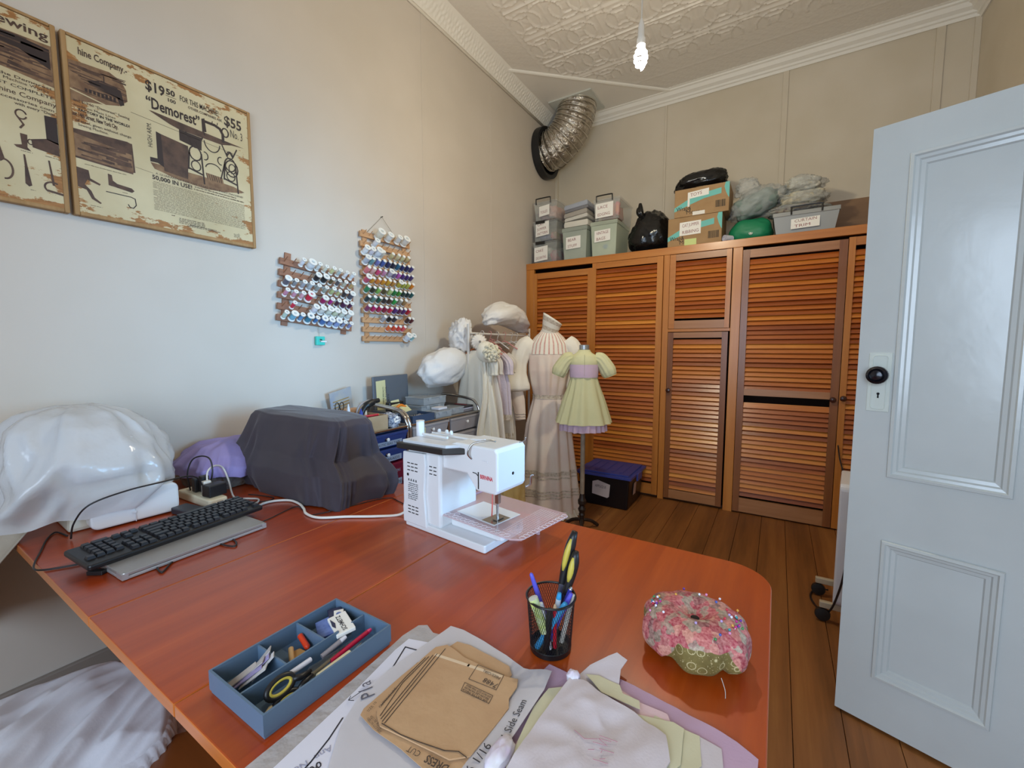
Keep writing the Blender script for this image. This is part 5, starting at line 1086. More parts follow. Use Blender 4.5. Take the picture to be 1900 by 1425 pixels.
case('flat clear case on top of the pile on the wide trolley', -2.03, -1.87, 1.96, 2.17, .937, .985, mat('bits_grey', '#b7b7b9', .5, var='#70737a', vs=50))
tag(MB().box(-1.865, -1.80, 2.02, 2.10, .9075, .922).build('card_box', mat('white_card', '#dddbe2', .5), None, bevel=.002), 'small flat white box resting on the front clear case', 'box')
for k, (lab, hx) in enumerate((('grey folder lying at the bottom right end of the wide trolley', '#85838a'), ('pale lilac paper folder second from the bottom at the trolley\'s right end', '#b3b2c4'), ('dark folder on top of the folders at the trolley\'s right end', '#38363c'))):
    tag(MB().prism([(-.14, -.055), (.15, -.06), (.15, .05), (-.13, .055)], 0, .012, frame((-1.93, 2.305 - .004 * k, SZ + .014 * k), (1, .02 * k, 0), (-.02 * k, 1, 0))).build('folder', mat('folder_%d' % k, hx, .5), None, bevel=.003), lab, 'folder', 'folders on the wide trolley')
tag(MB().box(-1.90, -1.80, 2.29, 2.31, SZ + .041, .912).build('red_pencil_case', mat('dull_red', '#7a3036', .5), None, bevel=.003), 'narrow dull red strip lying on the dark folder', 'tool')
# ------------------------------------------------------------------ things on the table
TT = .7505
m_wpl = mat('white_machine_plastic', '#e4e6e8', .28); m_wpl2 = mat('white_machine_shade', '#d6d9de', .35); m_dk = mat('charcoal_plastic', '#24201f', .4); m_steel = mat('steel', '#b5b3b0', .25, 1)
SA, SD, ST_ = Vector((-.965, .921, TT)), Vector((.996, -.090, 0)), Vector((.090, .996, 0))
sm = thing('sewing_machine', 'white sewing machine with clear pink extension table, middle of the wooden table', 'sewing machine', SA, math.atan2(-.090, .996))
X_ = lambda m4=None: Matrix(((1, 0, 0, 0), (0, 0, 1, 0), (0, 1, 0, 0), (0, 0, 0, 1)))     # prism of (s, z) pushed back along t
MB().prism(rr(.0, .326, .0, .175, .006, 3), 0, .022).build('base', m_wpl, sm, bevel=.003)
MB().prism([(.002, .02), (.152, .02), (.152, .242), (.02, .242), (.006, .236), (-.006, .10)], .006, .165, X_()).build('column', m_wpl, sm, bevel=.008)
MB().prism([(.14, .200), (.243, .200), (.277, .158), (.345, .158), (.352, .17), (.352, .272), (.344, .283), (.20, .283), (.14, .262)], .022, .150, X_()).build('arm', m_wpl, sm, bevel=.005)
mb = MB(); pr = [(-.004, .012), (-.006, .06), (-.002, .075), (-.002, .21), (.0, .234), (.097, .238), (.100, .20), (.092, .12), (.098, .05), (.101, .012)]
mb.prism(pr, -.004, .008, X_()); pnl = mb.build('rear_cover', m_wpl, sm, bevel=.003)
for z in (.200, .189, .178, .066, .056, .046):
    for k in range(3): MB().box(.020 + .017 * k, .032 + .017 * k, -.0048, -.004, z, z + .0028).build('vent_slot', m_dk, pnl)
for z in (.200, .189, .178):
    for k in range(2): MB().box(.107 + .018 * k, .119 + .018 * k, .0052, .006, z, z + .0028).build('vent_slot', m_dk, sm)
lb = small_print(.022, .066, .088, .142, 9, .0032)
mb = MB()
for p in lb: mb.prism(p, -.0046, -.0042, X_())
for k in range(4): mb.prism([(.022 + .011 * k, .146), (.029 + .011 * k, .146), (.027 + .011 * k, .153), (.024 + .011 * k, .153)], -.0046, -.0042, X_())
mb.build('rating_label', mat('label_ink', '#5a5c60', .6), pnl)
for x, z in ((.022, .165),): MB().lathe([(.0045, 0), (.0045, .001)], 12, frame((x, -.0042, z), (1, 0, 0), (0, 0, 1), (0, -1, 0))).build('screw', m_dk, pnl)
for x, z in ((.225, .262), (.330, .205)): MB().lathe([(.0045, 0), (.0045, .001)], 12, frame((x, .022, z), (1, 0, 0), (0, 0, 1), (0, -1, 0)) if x < .3 else frame((.352, .09, z), (0, 1, 0), (0, 0, 1), (1, 0, 0))).build('screw', m_dk, sm)
text('BERNINA', .0155, frame((.292, .0212, .196), (1, 0, -.02), (0, 0, 1), (0, -1, 0)), 'lettering', mat('bernina_red', '#cc1230', .5), sm, .0004, fit=.044)
mb = MB(); mb.box(.2845, .2875, .0205, .023, .165, .212); mb.tube([(.287, .021, .200), (.278, .021, .207), (.266, .021, .208)], .0012, 6); mb.build('thread_slot', m_dk, sm)
mb = MB(); mb.tube([(.30, .0215, .246), (.318, .0215, .246), (.319, .0215, .242)], .0008, 5); mb.build('seam', m_wpl2, sm)
# open lid with dark edge and thread fittings
TL = Matrix.Translation((0, 0, .252)) @ Matrix.Rotation(R(-2.0), 4, 'Y')
MB().prism([(-.014, -.018), (.188, -.018), (.252, .035), (.252, .150), (-.014, .165)], -.008, .010, TL).build('open_lid', m_dk, sm, bevel=.003)
MB().prism([(.0, -.004), (.190, -.006), (.225, .03), (.30, .06), (.30, .15), (.0, .155)], .008, .018, TL).build('top_plate', m_wpl2, sm, bevel=.002)
MB().tube([TL @ Vector(p) for p in ((.02, .06, .026), (.14, .05, .026))], .0042, 10).build('spool_pin', m_wpl, sm, smooth=40)
MB().tube([TL @ Vector(p) for p in ((.02, .10, .024), (.20, .08, .022), (.27, .07, .028))], .003, 8).build('thread_guide', m_wpl, sm, smooth=40)
for x, y in ((.015, .135), (.05, .135), (.075, .13)): MB().lathe([(.006, .016), (.006, .026), (.003, .03)], 12, TL @ Matrix.Translation((x, y, 0))).build('bobbin_stop', m_wpl, sm, smooth=40)
MB().tube(bez([(.262, .021, .245), (.258, .010, .262), (.268, .02, .288), (.300, .05, .296), (.312, .065, .292)], 5), .0026, 8).build('thread_hook', m_steel, sm, smooth=True)
MB().tube(bez([(.345, .13, .283), (.362, .135, .290), (.366, .13, .300)], 4), .0018, 6).build('tension_wire', m_steel, sm, smooth=True)
# bed, needle and foot
MB().prism(rr(.150, .350, .045, .150, .012, 4), .0222, .058).build('free_arm', m_wpl, sm, bevel=.004)
mb = MB(); mb.box(.30, .312, .075, .087, .112, .160); mb.tube([(.306, .081, .118), (.306, .081, .066)], .0022, 8); mb.box(.298, .314, .066, .100, .0665, .069); mb.tube([(.300, .084, .069), (.298, .086, .10), (.303, .084, .118)], .0022, 6); mb.build('presser_foot', m_steel, sm, smooth=40)
MB().tube([(.292, .075, .160), (.292, .073, .10), (.290, .073, .072)], .0020, 6).build('needle_threader', mat('coral_plastic', '#d8685c', .4), sm, smooth=True)
MB().tube(bez([(.352, .15, .150), (.366, .155, .160), (.372, .15, .185), (.380, .152, .19)], 5), .003, 8).build('foot_lifter', m_steel, sm, smooth=True)
MB().tube(bez([(.306, .080, .07), (.325, .055, .065), (.350, .02, .064), (.352, .005, .055)], 6), .0006, 5).build('loose_thread', m_wpl, sm)
m_acr = mat('pink_clear_acrylic', '#dfc0c4', .14, alpha=.5, coat=.3)
et = MB().prism([(.092, .018), (.405, .004), (.432, .020), (.450, .225), (.436, .240), (.105, .250)], .0585, .0635).build('extension_table', m_acr, sm, bevel=.0015)
HX = []; px = .0158
mb = MB()
def hexa(cx, cy, r, rot=0): mb.tube([(cx + r * math.cos(R(60 * k + 30 + rot)), cy + r * math.sin(R(60 * k + 30 + rot)), .0640) for k in range(6)], .00055, 4, closed=True)
for k in range(18): hexa(.112 + .0162 * k, .0285 - .0007 * k, .0094)
for k in range(18): hexa(.120 + .0162 * k, .043 - .0007 * k, .0094) if k % 1 == 0 and k > 3 and k < 5 else None
for k in range(13): hexa(.430 + .0011 * k, .028 + .0158 * k, .0094)
mb.build('hexagon_print', mat('silver_print', '#e9dfe2', .3), et)
mb = MB()
for i in range(24):
    for j in range(12):
        x, y = .345 + .0082 * (i % 11), .04 + .0164 * j + .0082 * (i // 11)
for x in [.36 + .0085 * k for k in range(8)]: mb.box(x, x + .0004, .035, .225, .0636, .0638)
for y in [.04 + .0085 * k for k in range(22)]: mb.box(.355, .425, y, y + .0004, .0636, .0638)
mb.build('fine_grid_print', mat('silver_print', '#e9dfe2', .3), et)
MB().box(.105, .118, .02, .245, .0636, .070).build('clip_bar', mat('pink_clear_acrylic2', '#c9a6b4', .2, alpha=.75), et, bevel=.001)
MB().prism([(.170, .055), (.325, .040), (.335, .150), (.180, .165)], .0638, .0646).build('needle_plate', m_wpl, sm); MB().prism([(.272, .050), (.322, .046), (.328, .11), (.279, .115)], .0647, .0654).build('throat_plate', m_steel, sm)
for x, y in ((.125, .06), (.37, .19), (.125, .22)): MB().cyl((x, y, 0), (x, y, .0585), .006, 12).build('table_leg', m_acr, sm, smooth=40)
t = thing('thread_spool', 'white thread spool standing on top of the sewing machine', 'thread spool', (0, 0, 0)); bpy.context.view_layer.update()
t.matrix_world = sm.matrix_world @ Matrix.Translation((-.004, .07, .263)); m_wth = mat('thread_bright_white', '#e6e8ee', .5, bump=.2, bs=900)
mb = MB(); mb.lathe([(.0135, 0), (.0135, .003), (.0115, .004), (.0115, .051), (.0135, .052), (.0135, .055), (.004, .055), (.0035, .045)], 24); mb.build('reel', m_reelc, t, smooth=40)
MB().lathe([(.0118, .0045), (.0128, .007), (.0128, .048), (.0118, .0508)], 24).build('thread', m_wth, t, smooth=40)
# cables
def cable(label, pts, r, m, name='cable', cat='cable'): return tag(MB().tube(bez([(p[0], p[1], p[2] if len(p) > 2 else TT + r + .0006) for p in pts], 7), r, 8).build(name, m, None, smooth=True), label, cat)
def attach(o, parent):
    bpy.context.view_layer.update(); o.parent = parent; o.matrix_parent_inverse = parent.matrix_world.inverted()
    for k in ('label', 'category', 'group'):
        if k in o: del o[k]
m_wcab = mat('white_cable', '#dcd7cf', .4); m_bcab = mat('black_cable', '#1d1a1b', .4)
cord_ = cable('x', [(-.975, .985, .782), (-1.0, .975, .778), (-1.03, .955), (-1.085, .905), (-1.16, .855), (-1.23, .802), (-1.295, .800), (-1.345, .822), (-1.40, .840), (-1.46, .842), (-1.50, .812), (-1.510, .775), (-1.49, .74)], .0042, m_wcab, 'power_cord'); attach(cord_, sm)
cable('thin black cord running under the dark cover towards the sewing machine', [(-.985, 1.0), (-1.124, 1.045), (-1.20, 1.035), (-1.27, .815), (-1.33, .815), (-1.391, .826), (-1.385, .78), (-1.365, .72), (-1.36, .68)], .0016, m_bcab)
cable('black cable looping over the table edge at the keyboard\'s left end', [(-1.735, .335), (-1.80, .325), (-1.76, .30), (-1.66, .268), (-1.585, .244), (-1.54, .236), (-1.515, .248), (-1.49, .285), (-1.475, .318), (-1.45, .335)], .0022, m_bcab)
cable('black usb cable bent in a loop in front of the laptop', [(-1.31, .405), (-1.285, .398), (-1.255, .396), (-1.262, .405), (-1.30, .44), (-1.318, .50), (-1.31, .54), (-1.27, .552), (-1.252, .562), (-1.275, .575), (-1.31, .58)], .0022, m_bcab)
cable('black cable arching over the white machine\'s front flap', [(-1.70, .335), (-1.690, .342, .80), (-1.668, .372, .848), (-1.650, .45, .870), (-1.655, .54, .872), (-1.68, .62, .866), (-1.70, .66, .84), (-1.70, .675, .79)], .0024, m_bcab)
cable('thin black cable curling behind the keyboard towards the power board', [(-1.66, .80), (-1.60, .82), (-1.545, .83), (-1.53, .80), (-1.57, .76), (-1.60, .73), (-1.58, .70), (-1.56, .715)], .0018, m_bcab)
cable('black cable standing up in a loop behind the power board', [(-1.80, .67, .78), (-1.805, .665, .84), (-1.80, .68, .89), (-1.775, .70, .905), (-1.745, .715, .895), (-1.73, .715, .85), (-1.735, .705, .80)], .0026, m_bcab)
cable('white cable running from its plug on the power board behind the keyboard', [(-1.715, .690, .825), (-1.73, .70, .855), (-1.75, .73, .865), (-1.78, .77, .845), (-1.75, .775, .80), (-1.67, .755), (-1.61, .775), (-1.575, .79), (-1.545, .775), (-1.53, .745)], .0032, m_wcab)
# laptop and keyboard
lt = thing('laptop', 'closed silver grey laptop lying under the black keyboard', 'laptop', (-1.412, .497, TT), R(3.2)); m_lap = mat('laptop_silver', '#a5a19e', .35, .5); m_lap2 = mat('laptop_edge', '#b9b8b8', .3, .5)
MB().prism(rr(-.116, .116, -.172, .172, .008, 4), .001, .009).build('base', m_lap2, lt, bevel=.002); MB().prism(rr(-.116, .116, -.172, .172, .008, 4), .0095, .0185).build('lid', m_lap, lt, bevel=.002)
MB().box(.085, .1165, -.1725, -.16, .002, .016).build('hinge_corner', m_lap2, lt); MB().box(.085, .1165, .16, .1725, .002, .016).build('hinge_corner', m_lap2, lt)
tag(MB().box(-.018, .018, -.008, .008, 0, .010).build('usb_dongle', m_bcab, None, bevel=.001, loc=(-1.385, .312, TT), rot=(0, 0, R(35))), 'small black usb plug at the laptop\'s left corner', 'plug')
kb = thing('keyboard', 'full size black computer keyboard lying across the laptop', 'keyboard', (-1.456, .502, TT + .0195), R(6.5)); m_key = mat('key_black', '#232327', .32); m_kb = mat('keyboard_black', '#18181b', .35)
kb.rotation_euler = (0, R(5), R(6.5)); kb.location.z += .0045
mb = MB(); mb.prism(rr(-.066, .066, -.218, .218, .008, 4), 0, .014); mb.build('case', m_kb, kb, bevel=.004)
key_me = {}
def key(x, y, w, d):
    k = (round(w, 4), round(d, 4))
    if k not in key_me:
        o = MB().taper((-d / 2, d / 2, -w / 2, w / 2), (-d / 2 + .002, d / 2 - .002, -w / 2 + .002, w / 2 - .002), 0, .007).build('key', m_key, None); key_me[k] = o.data; bpy.data.objects.remove(o)
    o = bpy.data.objects.new('key', key_me[k]); COL.objects.link(o); o.parent = kb; o.location = (x, y, .0142)
KP = .0186
def krow(x, y0, ws):
    y = y0
    for w in ws:
        if w > 0: key(x, y - w * KP / 2, w * KP - .0016, KP - .0028)
        y -= abs(w) * KP
for r_, ws in enumerate(([1, -1, 1, 1, 1, 1, -.5, 1, 1, 1, 1, -.5, 1, 1, 1, 1], [1] * 13 + [2], [1.5] + [1] * 12 + [1.5], [1.75] + [1] * 11 + [2.25], [2.25] + [1] * 10 + [2.75], [1.25, 1.25, 1.25, 6.25, 1.25, 1.25, 1.25, 1.25])):
    krow(.048 - r_ * KP - (.004 if r_ else 0), .211, ws)
for r_ in (0, 1, 2): krow(.048 - r_ * KP - (.004 if r_ else 0), -.073, [1, 1, 1])
krow(.044 - 4 * KP, -.073 - KP, [1]); krow(.044 - 5 * KP, -.073, [1, 1, 1])
for r_, ws in ((1, [1, 1, 1, 1]), (2, [1, 1, 1]), (3, [1, 1, 1]), (4, [1, 1, 1]), (5, [2, 1])): krow(.044 - r_ * KP, -.134, ws)
# white machine under a plastic bag
wm = thing('covered_machine', 'white electric machine with vents and a front flap, mostly under a clear plastic bag', 'machine', (-1.90, .47, TT), R(-2)); m_ivory = mat('ivory_plastic', '#d6cfbd', .4)
MB().taper((-.15, .15, -.125, .13), (-.14, .13, -.11, .12), 0, .13).build('body', m_ivory, wm, bevel=.012); MB().taper((-.14, .11, -.10, .11), (-.12, .06, -.08, .09), .13, .29).build('upper_body', mat('white_machine_plastic', '#e4e6e8', .28), wm, bevel=.02)
fl = MB().prism(rr(-.085, .135, 0, .098, .022, 5), 0, .05, Matrix(((0, 0, 1, .150), (1, 0, 0, 0), (0, 1, 0, .004), (0, 0, 0, 1)))).build('front_flap', m_wpl, wm, bevel=.006)
MB().box(.201, .2025, .018, .020, .004, .10).build('seam', m_wpl2, fl)
for z in (.03, .075): MB().box(.2005, .2045, .010, .022, z, z + .008).build('catch', m_wpl2, fl, bevel=.001)
for k in range(6): MB().box(.06, .10, -.1275, -.124, .035 + .010 * k, .040 + .010 * k).build('vent_slot', mat('vent_dark', '#6e6a60', .6), wm)
MB().box(-.01, .025, -.1272, -.124, .04, .075).build('power_inlet', mat('inlet_grey', '#8a8880', .5), wm, bevel=.001)
def cover(levels, n, seed, amp, cr, fr, ex=.55, zf=6):
    """cloth or film thrown over a thing: rounded-box rings from bottom to top with noise creases"""
    rs = []
    for z, x0, x1, y0, y1, w in levels:
        cx, cy, ax, ay = (x0 + x1) / 2, (y0 + y1) / 2, (x1 - x0) / 2, (y1 - y0) / 2; ring = []
        for i in range(n):
            th = TAU * i / n; c, s = math.cos(th), math.sin(th)
            dx, dy = math.copysign(abs(c) ** ex, c), math.copysign(abs(s) ** ex, s)
            k = 1 + w * (amp * nz(dx * fr + seed, dy * fr, z * fr * zf) + cr * (crease(dx * fr * 1.3 + seed, dy * fr * 1.3, z * fr * zf * .8) - .65) + cr * .5 * (crease(dx * fr * 3, dy * fr * 3 + seed, z * fr * zf * 2) - .65))
            ring.append((cx + ax * dx * k, cy + ay * dy * k, z + w * .02 * nz(dx * 2, dy * 2, seed)))
        rs.append(ring)
    c = [sum(p[k] for p in rs[-1]) / n for k in range(3)]; rs.append([tuple(lerp(c[k], p[k], .02) for k in range(3)) for p in rs[-1]])
    return rs
def lvls(keys, n):
    o = []
    for i in range(n + 1):
        t = i / n * (len(keys) - 1); a = min(int(t), len(keys) - 2); f = t - a
        o.append(tuple(lerp(p, q, f) for p, q in zip(keys[a], keys[a + 1])))
    return o
m_pbag = mat('milky_film', '#dcdddf', .16, alpha=.7, bump=.3, bs=8, bdist=.03)
t = thing('plastic_bag', 'big clear milky plastic bag thrown over the white machine in the left corner', 'bag', (0, 0, 0))
mb = MB(); mb.rings(cover(lvls([(.800, -2.10, -1.70, .20, .545, .8), (.86, -2.11, -1.68, .19, .615, 1), (.93, -2.11, -1.68, .20, .625, 1), (1.00, -2.11, -1.70, .23, .61, 1), (1.06, -2.09, -1.74, .26, .575, 1), (1.095, -2.06, -1.79, .30, .53, .8), (1.112, -2.0, -1.86, .36, .48, .4), (1.114, -1.96, -1.92, .40, .44, 0)], 40), 110, 3.3, .09, .15, 1.25, .5, 4.2), caps=False); mb.build('film', m_pbag, t, smooth=True)
MB().tube(bez([(-1.735, .34, .985), (-1.722, .40, 1.005), (-1.745, .46, 1.02), (-1.74, .50, 1.015)], 8), .006, 8).build('film_fold', m_pbag, t, smooth=True)
t = thing('hanging_cloth', 'grey beige cloth hanging over the table\'s front edge below the plastic bag', 'cloth', (0, 0, 0)); 
def hang(a, b): return (lerp(-2.12, -1.775 - .05 * b, a), .262 - .055 * min(1, b * 3) - .02 * b + .012 * math.sin(a * 15 + b), .790 - .28 * b - .10 * (1 - a) * b + .02 * math.sin(a * 7) * b)
mb = MB(); mb.grid(hang, 26, 18); mb.build('cloth', mat('beige_cloth', '#b3a898', .85, var='#a89c8b', vs=8, bump=.3, bs=40), t, smooth=True, solid=.004)
# power board with plugs
pb = thing('power_board', 'cream power board behind the keyboard', 'power board', (-1.735, .680, TT), R(2)); MB().prism(rr(-.115, .115, -.030, .030, .010, 4), 0, .030).build('housing', mat('cream_plastic', '#ddd2b6', .45), pb, bevel=.005)
for k in range(4): MB().box(-.09 + .05 * k, -.065 + .05 * k, -.012, .012, .030, .0306).build('socket', mat('cream_dark', '#b5aa90', .5), pb)
def plug(label, loc, sx, sy, sz, m, rz=0): return tag(MB().box(-sx / 2, sx / 2, -sy / 2, sy / 2, 0, sz).build('plug', m, None, bevel=.004, loc=loc, rot=(0, 0, R(rz))), label, 'plug')
plug('white plug standing upright in the power board', (-1.712, .686, TT + .031), .022, .026, .046, m_wcab); plug('bulky black adapter plugged into the right end of the power board', (-1.668, .692, TT + .031), .045, .060, .042, m_bcab, 8)
plug('black plug at the left end of the power board', (-1.765, .68, TT + .031), .026, .030, .050, m_bcab); plug('black plug beside the white one on the power board', (-1.738, .690, TT + .031), .024, .026, .060, m_bcab)
tag(MB().box(-.045, .045, -.025, .025, 0, .022).build('power_adapter', mat('adapter_grey', '#2b2c33', .4), None, bevel=.004, loc=(-1.645, .60, TT), rot=(0, 0, R(10))), 'small dark power adapter lying between the flap and the keyboard', 'adapter')
# lavender cloth, furry grey thing
m_lav = mat('lavender_cloth', '#9c8fc0', .8, var='#9284ba', vs=6, bump=.06, bs=200)
tag(MB().rings(cover(lvls([(TT + .003, -2.08, -1.80, .72, .93, .6), (.80, -2.09, -1.79, .71, .94, 1), (.835, -2.06, -1.84, .73, .93, .8), (.845, -1.98, -1.92, .80, .87, .1)], 16), 60, 5, .05, .03, 2), caps=False).build('grey_bundle', mat('grey_fur', '#8a7d74', .95, var='#5a4c46', vs=16, bump=1, bs=120), None, smooth=True), 'grey brown fluffy bundle under the lavender cloth', 'bundle')
t = thing('lavender_cloth', 'crumpled lavender cloth heaped between the power board and the dark cover', 'cloth', (0, 0, 0))
mb = MB(); mb.rings(cover(lvls([(.800, -2.13, -1.76, .70, 1.0, .9), (.835, -2.13, -1.77, .70, 1.02, 1), (.865, -2.12, -1.81, .73, 1.03, 1), (.895, -2.10, -1.88, .78, 1.02, 1), (.908, -2.05, -1.95, .85, .98, .5), (.91, -2.02, -1.98, .9, .93, 0)], 30), 120, 7.7, .14, .16, 1.5, .55, 4), caps=False); mb.build('cloth', m_lav, t, smooth=True)
mb = MB(); mb.rings(cover(lvls([(TT + .003, -1.99, -1.78, .86, 1.04, .6), (.79, -1.99, -1.76, .85, 1.05, 1), (.83, -1.97, -1.80, .87, 1.04, 1), (.85, -1.90, -1.86, .93, .98, .2)], 14), 60, 2.2, .12, .10, 1.8), caps=False); mb.build('cloth_corner', m_lav, t, smooth=True)
mb = MB(); mb.tube(bez([(-1.765, .955, .87), (-1.765, .90, .845), (-1.77, .85, .82), (-1.79, .80, .805)], 6), .0022, 6); mb.build('hem', mat('lavender_dark', '#6a5d92', .8), t)
# dark machine cover
m_dkc = mat('aubergine_cloth', '#3a3038', .75, var='#352c34', vs=7, bump=.05, bs=300, sheen=.2)
t = thing('machine_cover', 'dark purple grey cloth cover over a machine, behind the keyboard', 'machine cover', (0, 0, 0))
mb = MB(); mb.rings(cover(lvls([(TT + .002, -1.82, -1.225, .845, 1.14, .7), (.80, -1.90, -1.215, .845, 1.15, 1), (.845, -1.95, -1.225, .855, 1.15, 1), (.875, -1.955, -1.27, .875, 1.15, 1), (.90, -1.95, -1.315, .89, 1.15, 1), (.96, -1.935, -1.315, .91, 1.14, .8), (1.015, -1.92, -1.32, .93, 1.13, .5), (1.034, -1.905, -1.34, .94, 1.12, .3), (1.042, -1.86, -1.39, .965, 1.10, .25), (1.044, -1.62, -1.58, 1.02, 1.04, 0)], 70), 220, 4.4, .05, .11, 2.1, .32, 1.3), caps=False); mb.build('cloth', m_dkc, t, smooth=True)
tag(MB().taper((-1.80, -1.30, .93, 1.10), (-1.80, -1.40, .97, 1.08), TT, .99).build('sewing_machine', m_wpl2, None, bevel=.01), 'machine hidden under the dark purple grey cover', 'sewing machine')
# ---- blue divided tray
m_tray = mat('slate_tray', '#5c738a', .45, bump=.05, bs=40)
tr_ = thing('divided_tray', 'slate blue divided tray of small sewing tools at the table\'s front', 'tray', (-.667, .402, TT), 0); a, b, H, th = .080, .116, .038, .0035
mb = MB()
def rg(i, z): return [(sx * (a - i), sy * (b - i), z) for sx, sy in ((-1, -1), (1, -1), (1, 1), (-1, 1))]
mb.rings([rg(th, th), rg(th, H), rg(0, H), rg(0, .006), rg(.002, .0055), rg(.002, 0)], caps=False); mb.add(rg(.002, 0), [(3, 2, 1, 0)]); mb.add(rg(th, th), [(0, 1, 2, 3)]); mb.build('tray', m_tray, tr_)
mb = MB(); X1 = .008; mb.box(X1, X1 + .003, -b + th, .056, th, H - .002); mb.box(X1, X1 + .003, .084, b - th, th, H - .002); mb.box(X1, X1 + .003, .056, .084, th, .012); mb.build('divider', m_tray, tr_)
for y in (-.042, .028): MB().box(-a + th, X1, y, y + .003, th, H - .003).build('divider', m_tray, tr_)
Z0 = TT + .0045
# scissors lying in the long slot
def scissors(label, org, rot, L=.17, grip='#1c1a1b', ring='#c8b44a', name='scissors', grip_w=.03):
    t = thing(name, label, 'scissors', org); t.rotation_euler = rot; mg, mr = mat('grip_' + grip[1:], grip, .4), mat('ring_' + ring[1:], ring, .45)
    for s in (-1, 1): MB().prism([(0, s * .001), (L * .52, 0), (0, s * .011), (-.01, s * .008)], -.001 + s * .0012, .0008 + s * .0012).build('blade', m_steel, t)
    MB().lathe([(.003, -.003), (.003, .003)], 12).build('pivot', m_steel, t)
    for s in (-1, 1):
        c = (-L * .33, s * grip_w * .52); g = MB().tube([(c[0] + .026 * math.cos(TAU * k / 26), c[1] + .015 * math.sin(TAU * k / 26), 0) for k in range(26)], .0052, 8, closed=True).build('handle', mg, t, smooth=True)
        MB().tube([(0, s * .004, 0), (-.02, s * .006, 0), (c[0] + .024, c[1] * .8, 0)], [.004, .006, .006], 8).build('shank', mg, g, smooth=True)
        MB().tube([(c[0] + .0205 * math.cos(TAU * k / 26), c[1] + .0105 * math.sin(TAU * k / 26), .0012) for k in range(26)], .0032, 8, closed=True).build('grip_ring', mr, g, smooth=True)
    return t
scissors('scissors with black and yellow handles lying in the long slot of the blue tray', (-.627, .385, Z0 + .014), (R(62), R(-4), R(92)), .18).scale = (.82, .82, .82)
pen('marking_pen', 'white printed pen at the front of the long slot in the blue tray', 'pen', (-.645, .395, Z0 + .022), (-.641, .338, Z0 + .024), .0042, mat('pen_white', '#d7d5de', .4), m_steel, .3)
pen('marking_pen', 'red and clear pen with a pink end in the blue tray', 'pen', (-.627, .420, Z0 + .010), (-.626, .505, Z0 + .018), .0042, mat('pen_red', '#b5123a', .35), mat('pink_end', '#e0306c', .4), .1)
pen('marking_pen', 'clear grey pen with a white cap beside the divider in the blue tray', 'pen', (-.645, .415, Z0 + .014), (-.641, .462, Z0 + .024), .0045, mat('pen_grey', '#8d8588', .35), mat('pen_white', '#d7d5de', .4), .25)
t = pen('seam_tool', 'cream wooden handled tool with a thin steel point in the blue tray', 'tool', (-.610, .385, Z0 + .012), (-.610, .448, Z0 + .014), .0062, mat('cream_handle', '#d9c9a2', .45), m_steel, .03)
MB().tube([(0, .064, .002), (0, .085, .006)], .0010, 6).build('point', m_steel, t)
pen('marking_pen', 'dark pen lying along the right wall of the blue tray', 'pen', (-.600, .44, Z0 + .008), (-.607, .50, Z0 + .012), .004, m_dk, m_steel, .08)
pen('bone_strip', 'pale flat strip at the front corner of the blue tray', 'tool', (-.61, .292, Z0 + .004), (-.625, .318, Z0 + .006), .0035, mat('bone', '#cdbf9c', .5))
for k in range(7):
    y = .302 + .006 * k; M = Matrix.Translation((-.722 + .008 * (k % 3), y, Z0 + .006)) @ Matrix.Rotation(R(60 + random.uniform(-12, 12)), 4, 'Z') @ Matrix.Rotation(R(-25 - 4 * k), 4, 'Y')
    tag(MB().box(-.002, .044, -.007, .007, -.0008, .0008).build('needle_packet', mat('packet_%d' % (k % 3), ['#b5aca6', '#9a8fb8', '#c9c4c0'][k % 3], .4), None).__class__ and bpy.context.scene.collection.objects[-1], ['grey needle packet in the front compartment of the blue tray', 'lilac needle packet in the front compartment of the blue tray', 'white needle packet in the front compartment of the blue tray'][k % 3], 'needle packet', 'needle packets in the blue tray').matrix_world = M
pen('cutter', 'bright orange capped blade in the middle compartment of the blue tray', 'tool', (-.722, .424, Z0 + .018), (-.688, .418, Z0 + .010), .005, mat('orange_red', '#e0401c', .35))
pen('wooden_stick', 'short wooden stick beside the orange blade in the blue tray', 'tool', (-.712, .40, Z0 + .012), (-.680, .383, Z0 + .006), .0045, mat('pale_stick', '#c9a26e', .5))
tag(MB().prism([(-.02, -.008), (.016, -.010), (.02, .004), (0, .012), (-.016, .006)], 0, .006).build('wooden_piece', mat('tan_wood', '#a8804a', .5), None, bevel=.001, loc=(-.690, .402, Z0 + .002), rot=(R(15), 0, R(-20))), 'small tan wooden piece under the orange blade in the blue tray', 'wood')
def pack(label, loc, rz, sx, sy, sz, m, rx=0): return tag(MB().box(-sx / 2, sx / 2, -sy / 2, sy / 2, 0, sz).build('needle_case', m, None, bevel=.001, loc=loc, rot=(R(rx), 0, R(rz))), label, 'needle case', None)
m_bl = mat('blue_print_card', '#6f86c4', .4, var='#3c5496', vs=40); m_bk = mat('navy_card', '#2a2c4a', .4)
pack('dark clear needle case lowest in the back compartment of the blue tray', (-.695, .450, Z0), 5, .05, .022, .008, mat('greyed_clear', '#6f6a70', .3))
pack('blue printed needle case leaning in the back compartment of the blue tray', (-.702, .463, Z0 + .012), -28, .055, .030, .008, m_bl, 12)
p = pack('white needle case with black lettering in the back compartment of the blue tray', (-.676, .478, Z0 + .022), -20, .062, .034, .007, m_paper, 6)
text('SCHMETZ', .011, Matrix.Translation((.026, .004, .0074)) @ Matrix.Rotation(PI, 4, 'Z'), 'lettering', m_marker, p, .0002, fit=.05); MB().prism([(-.024, -.014), (.0, -.016), (.010, -.012), (-.006, -.009)], .0072, .0075).build('emblem', m_bk, p)
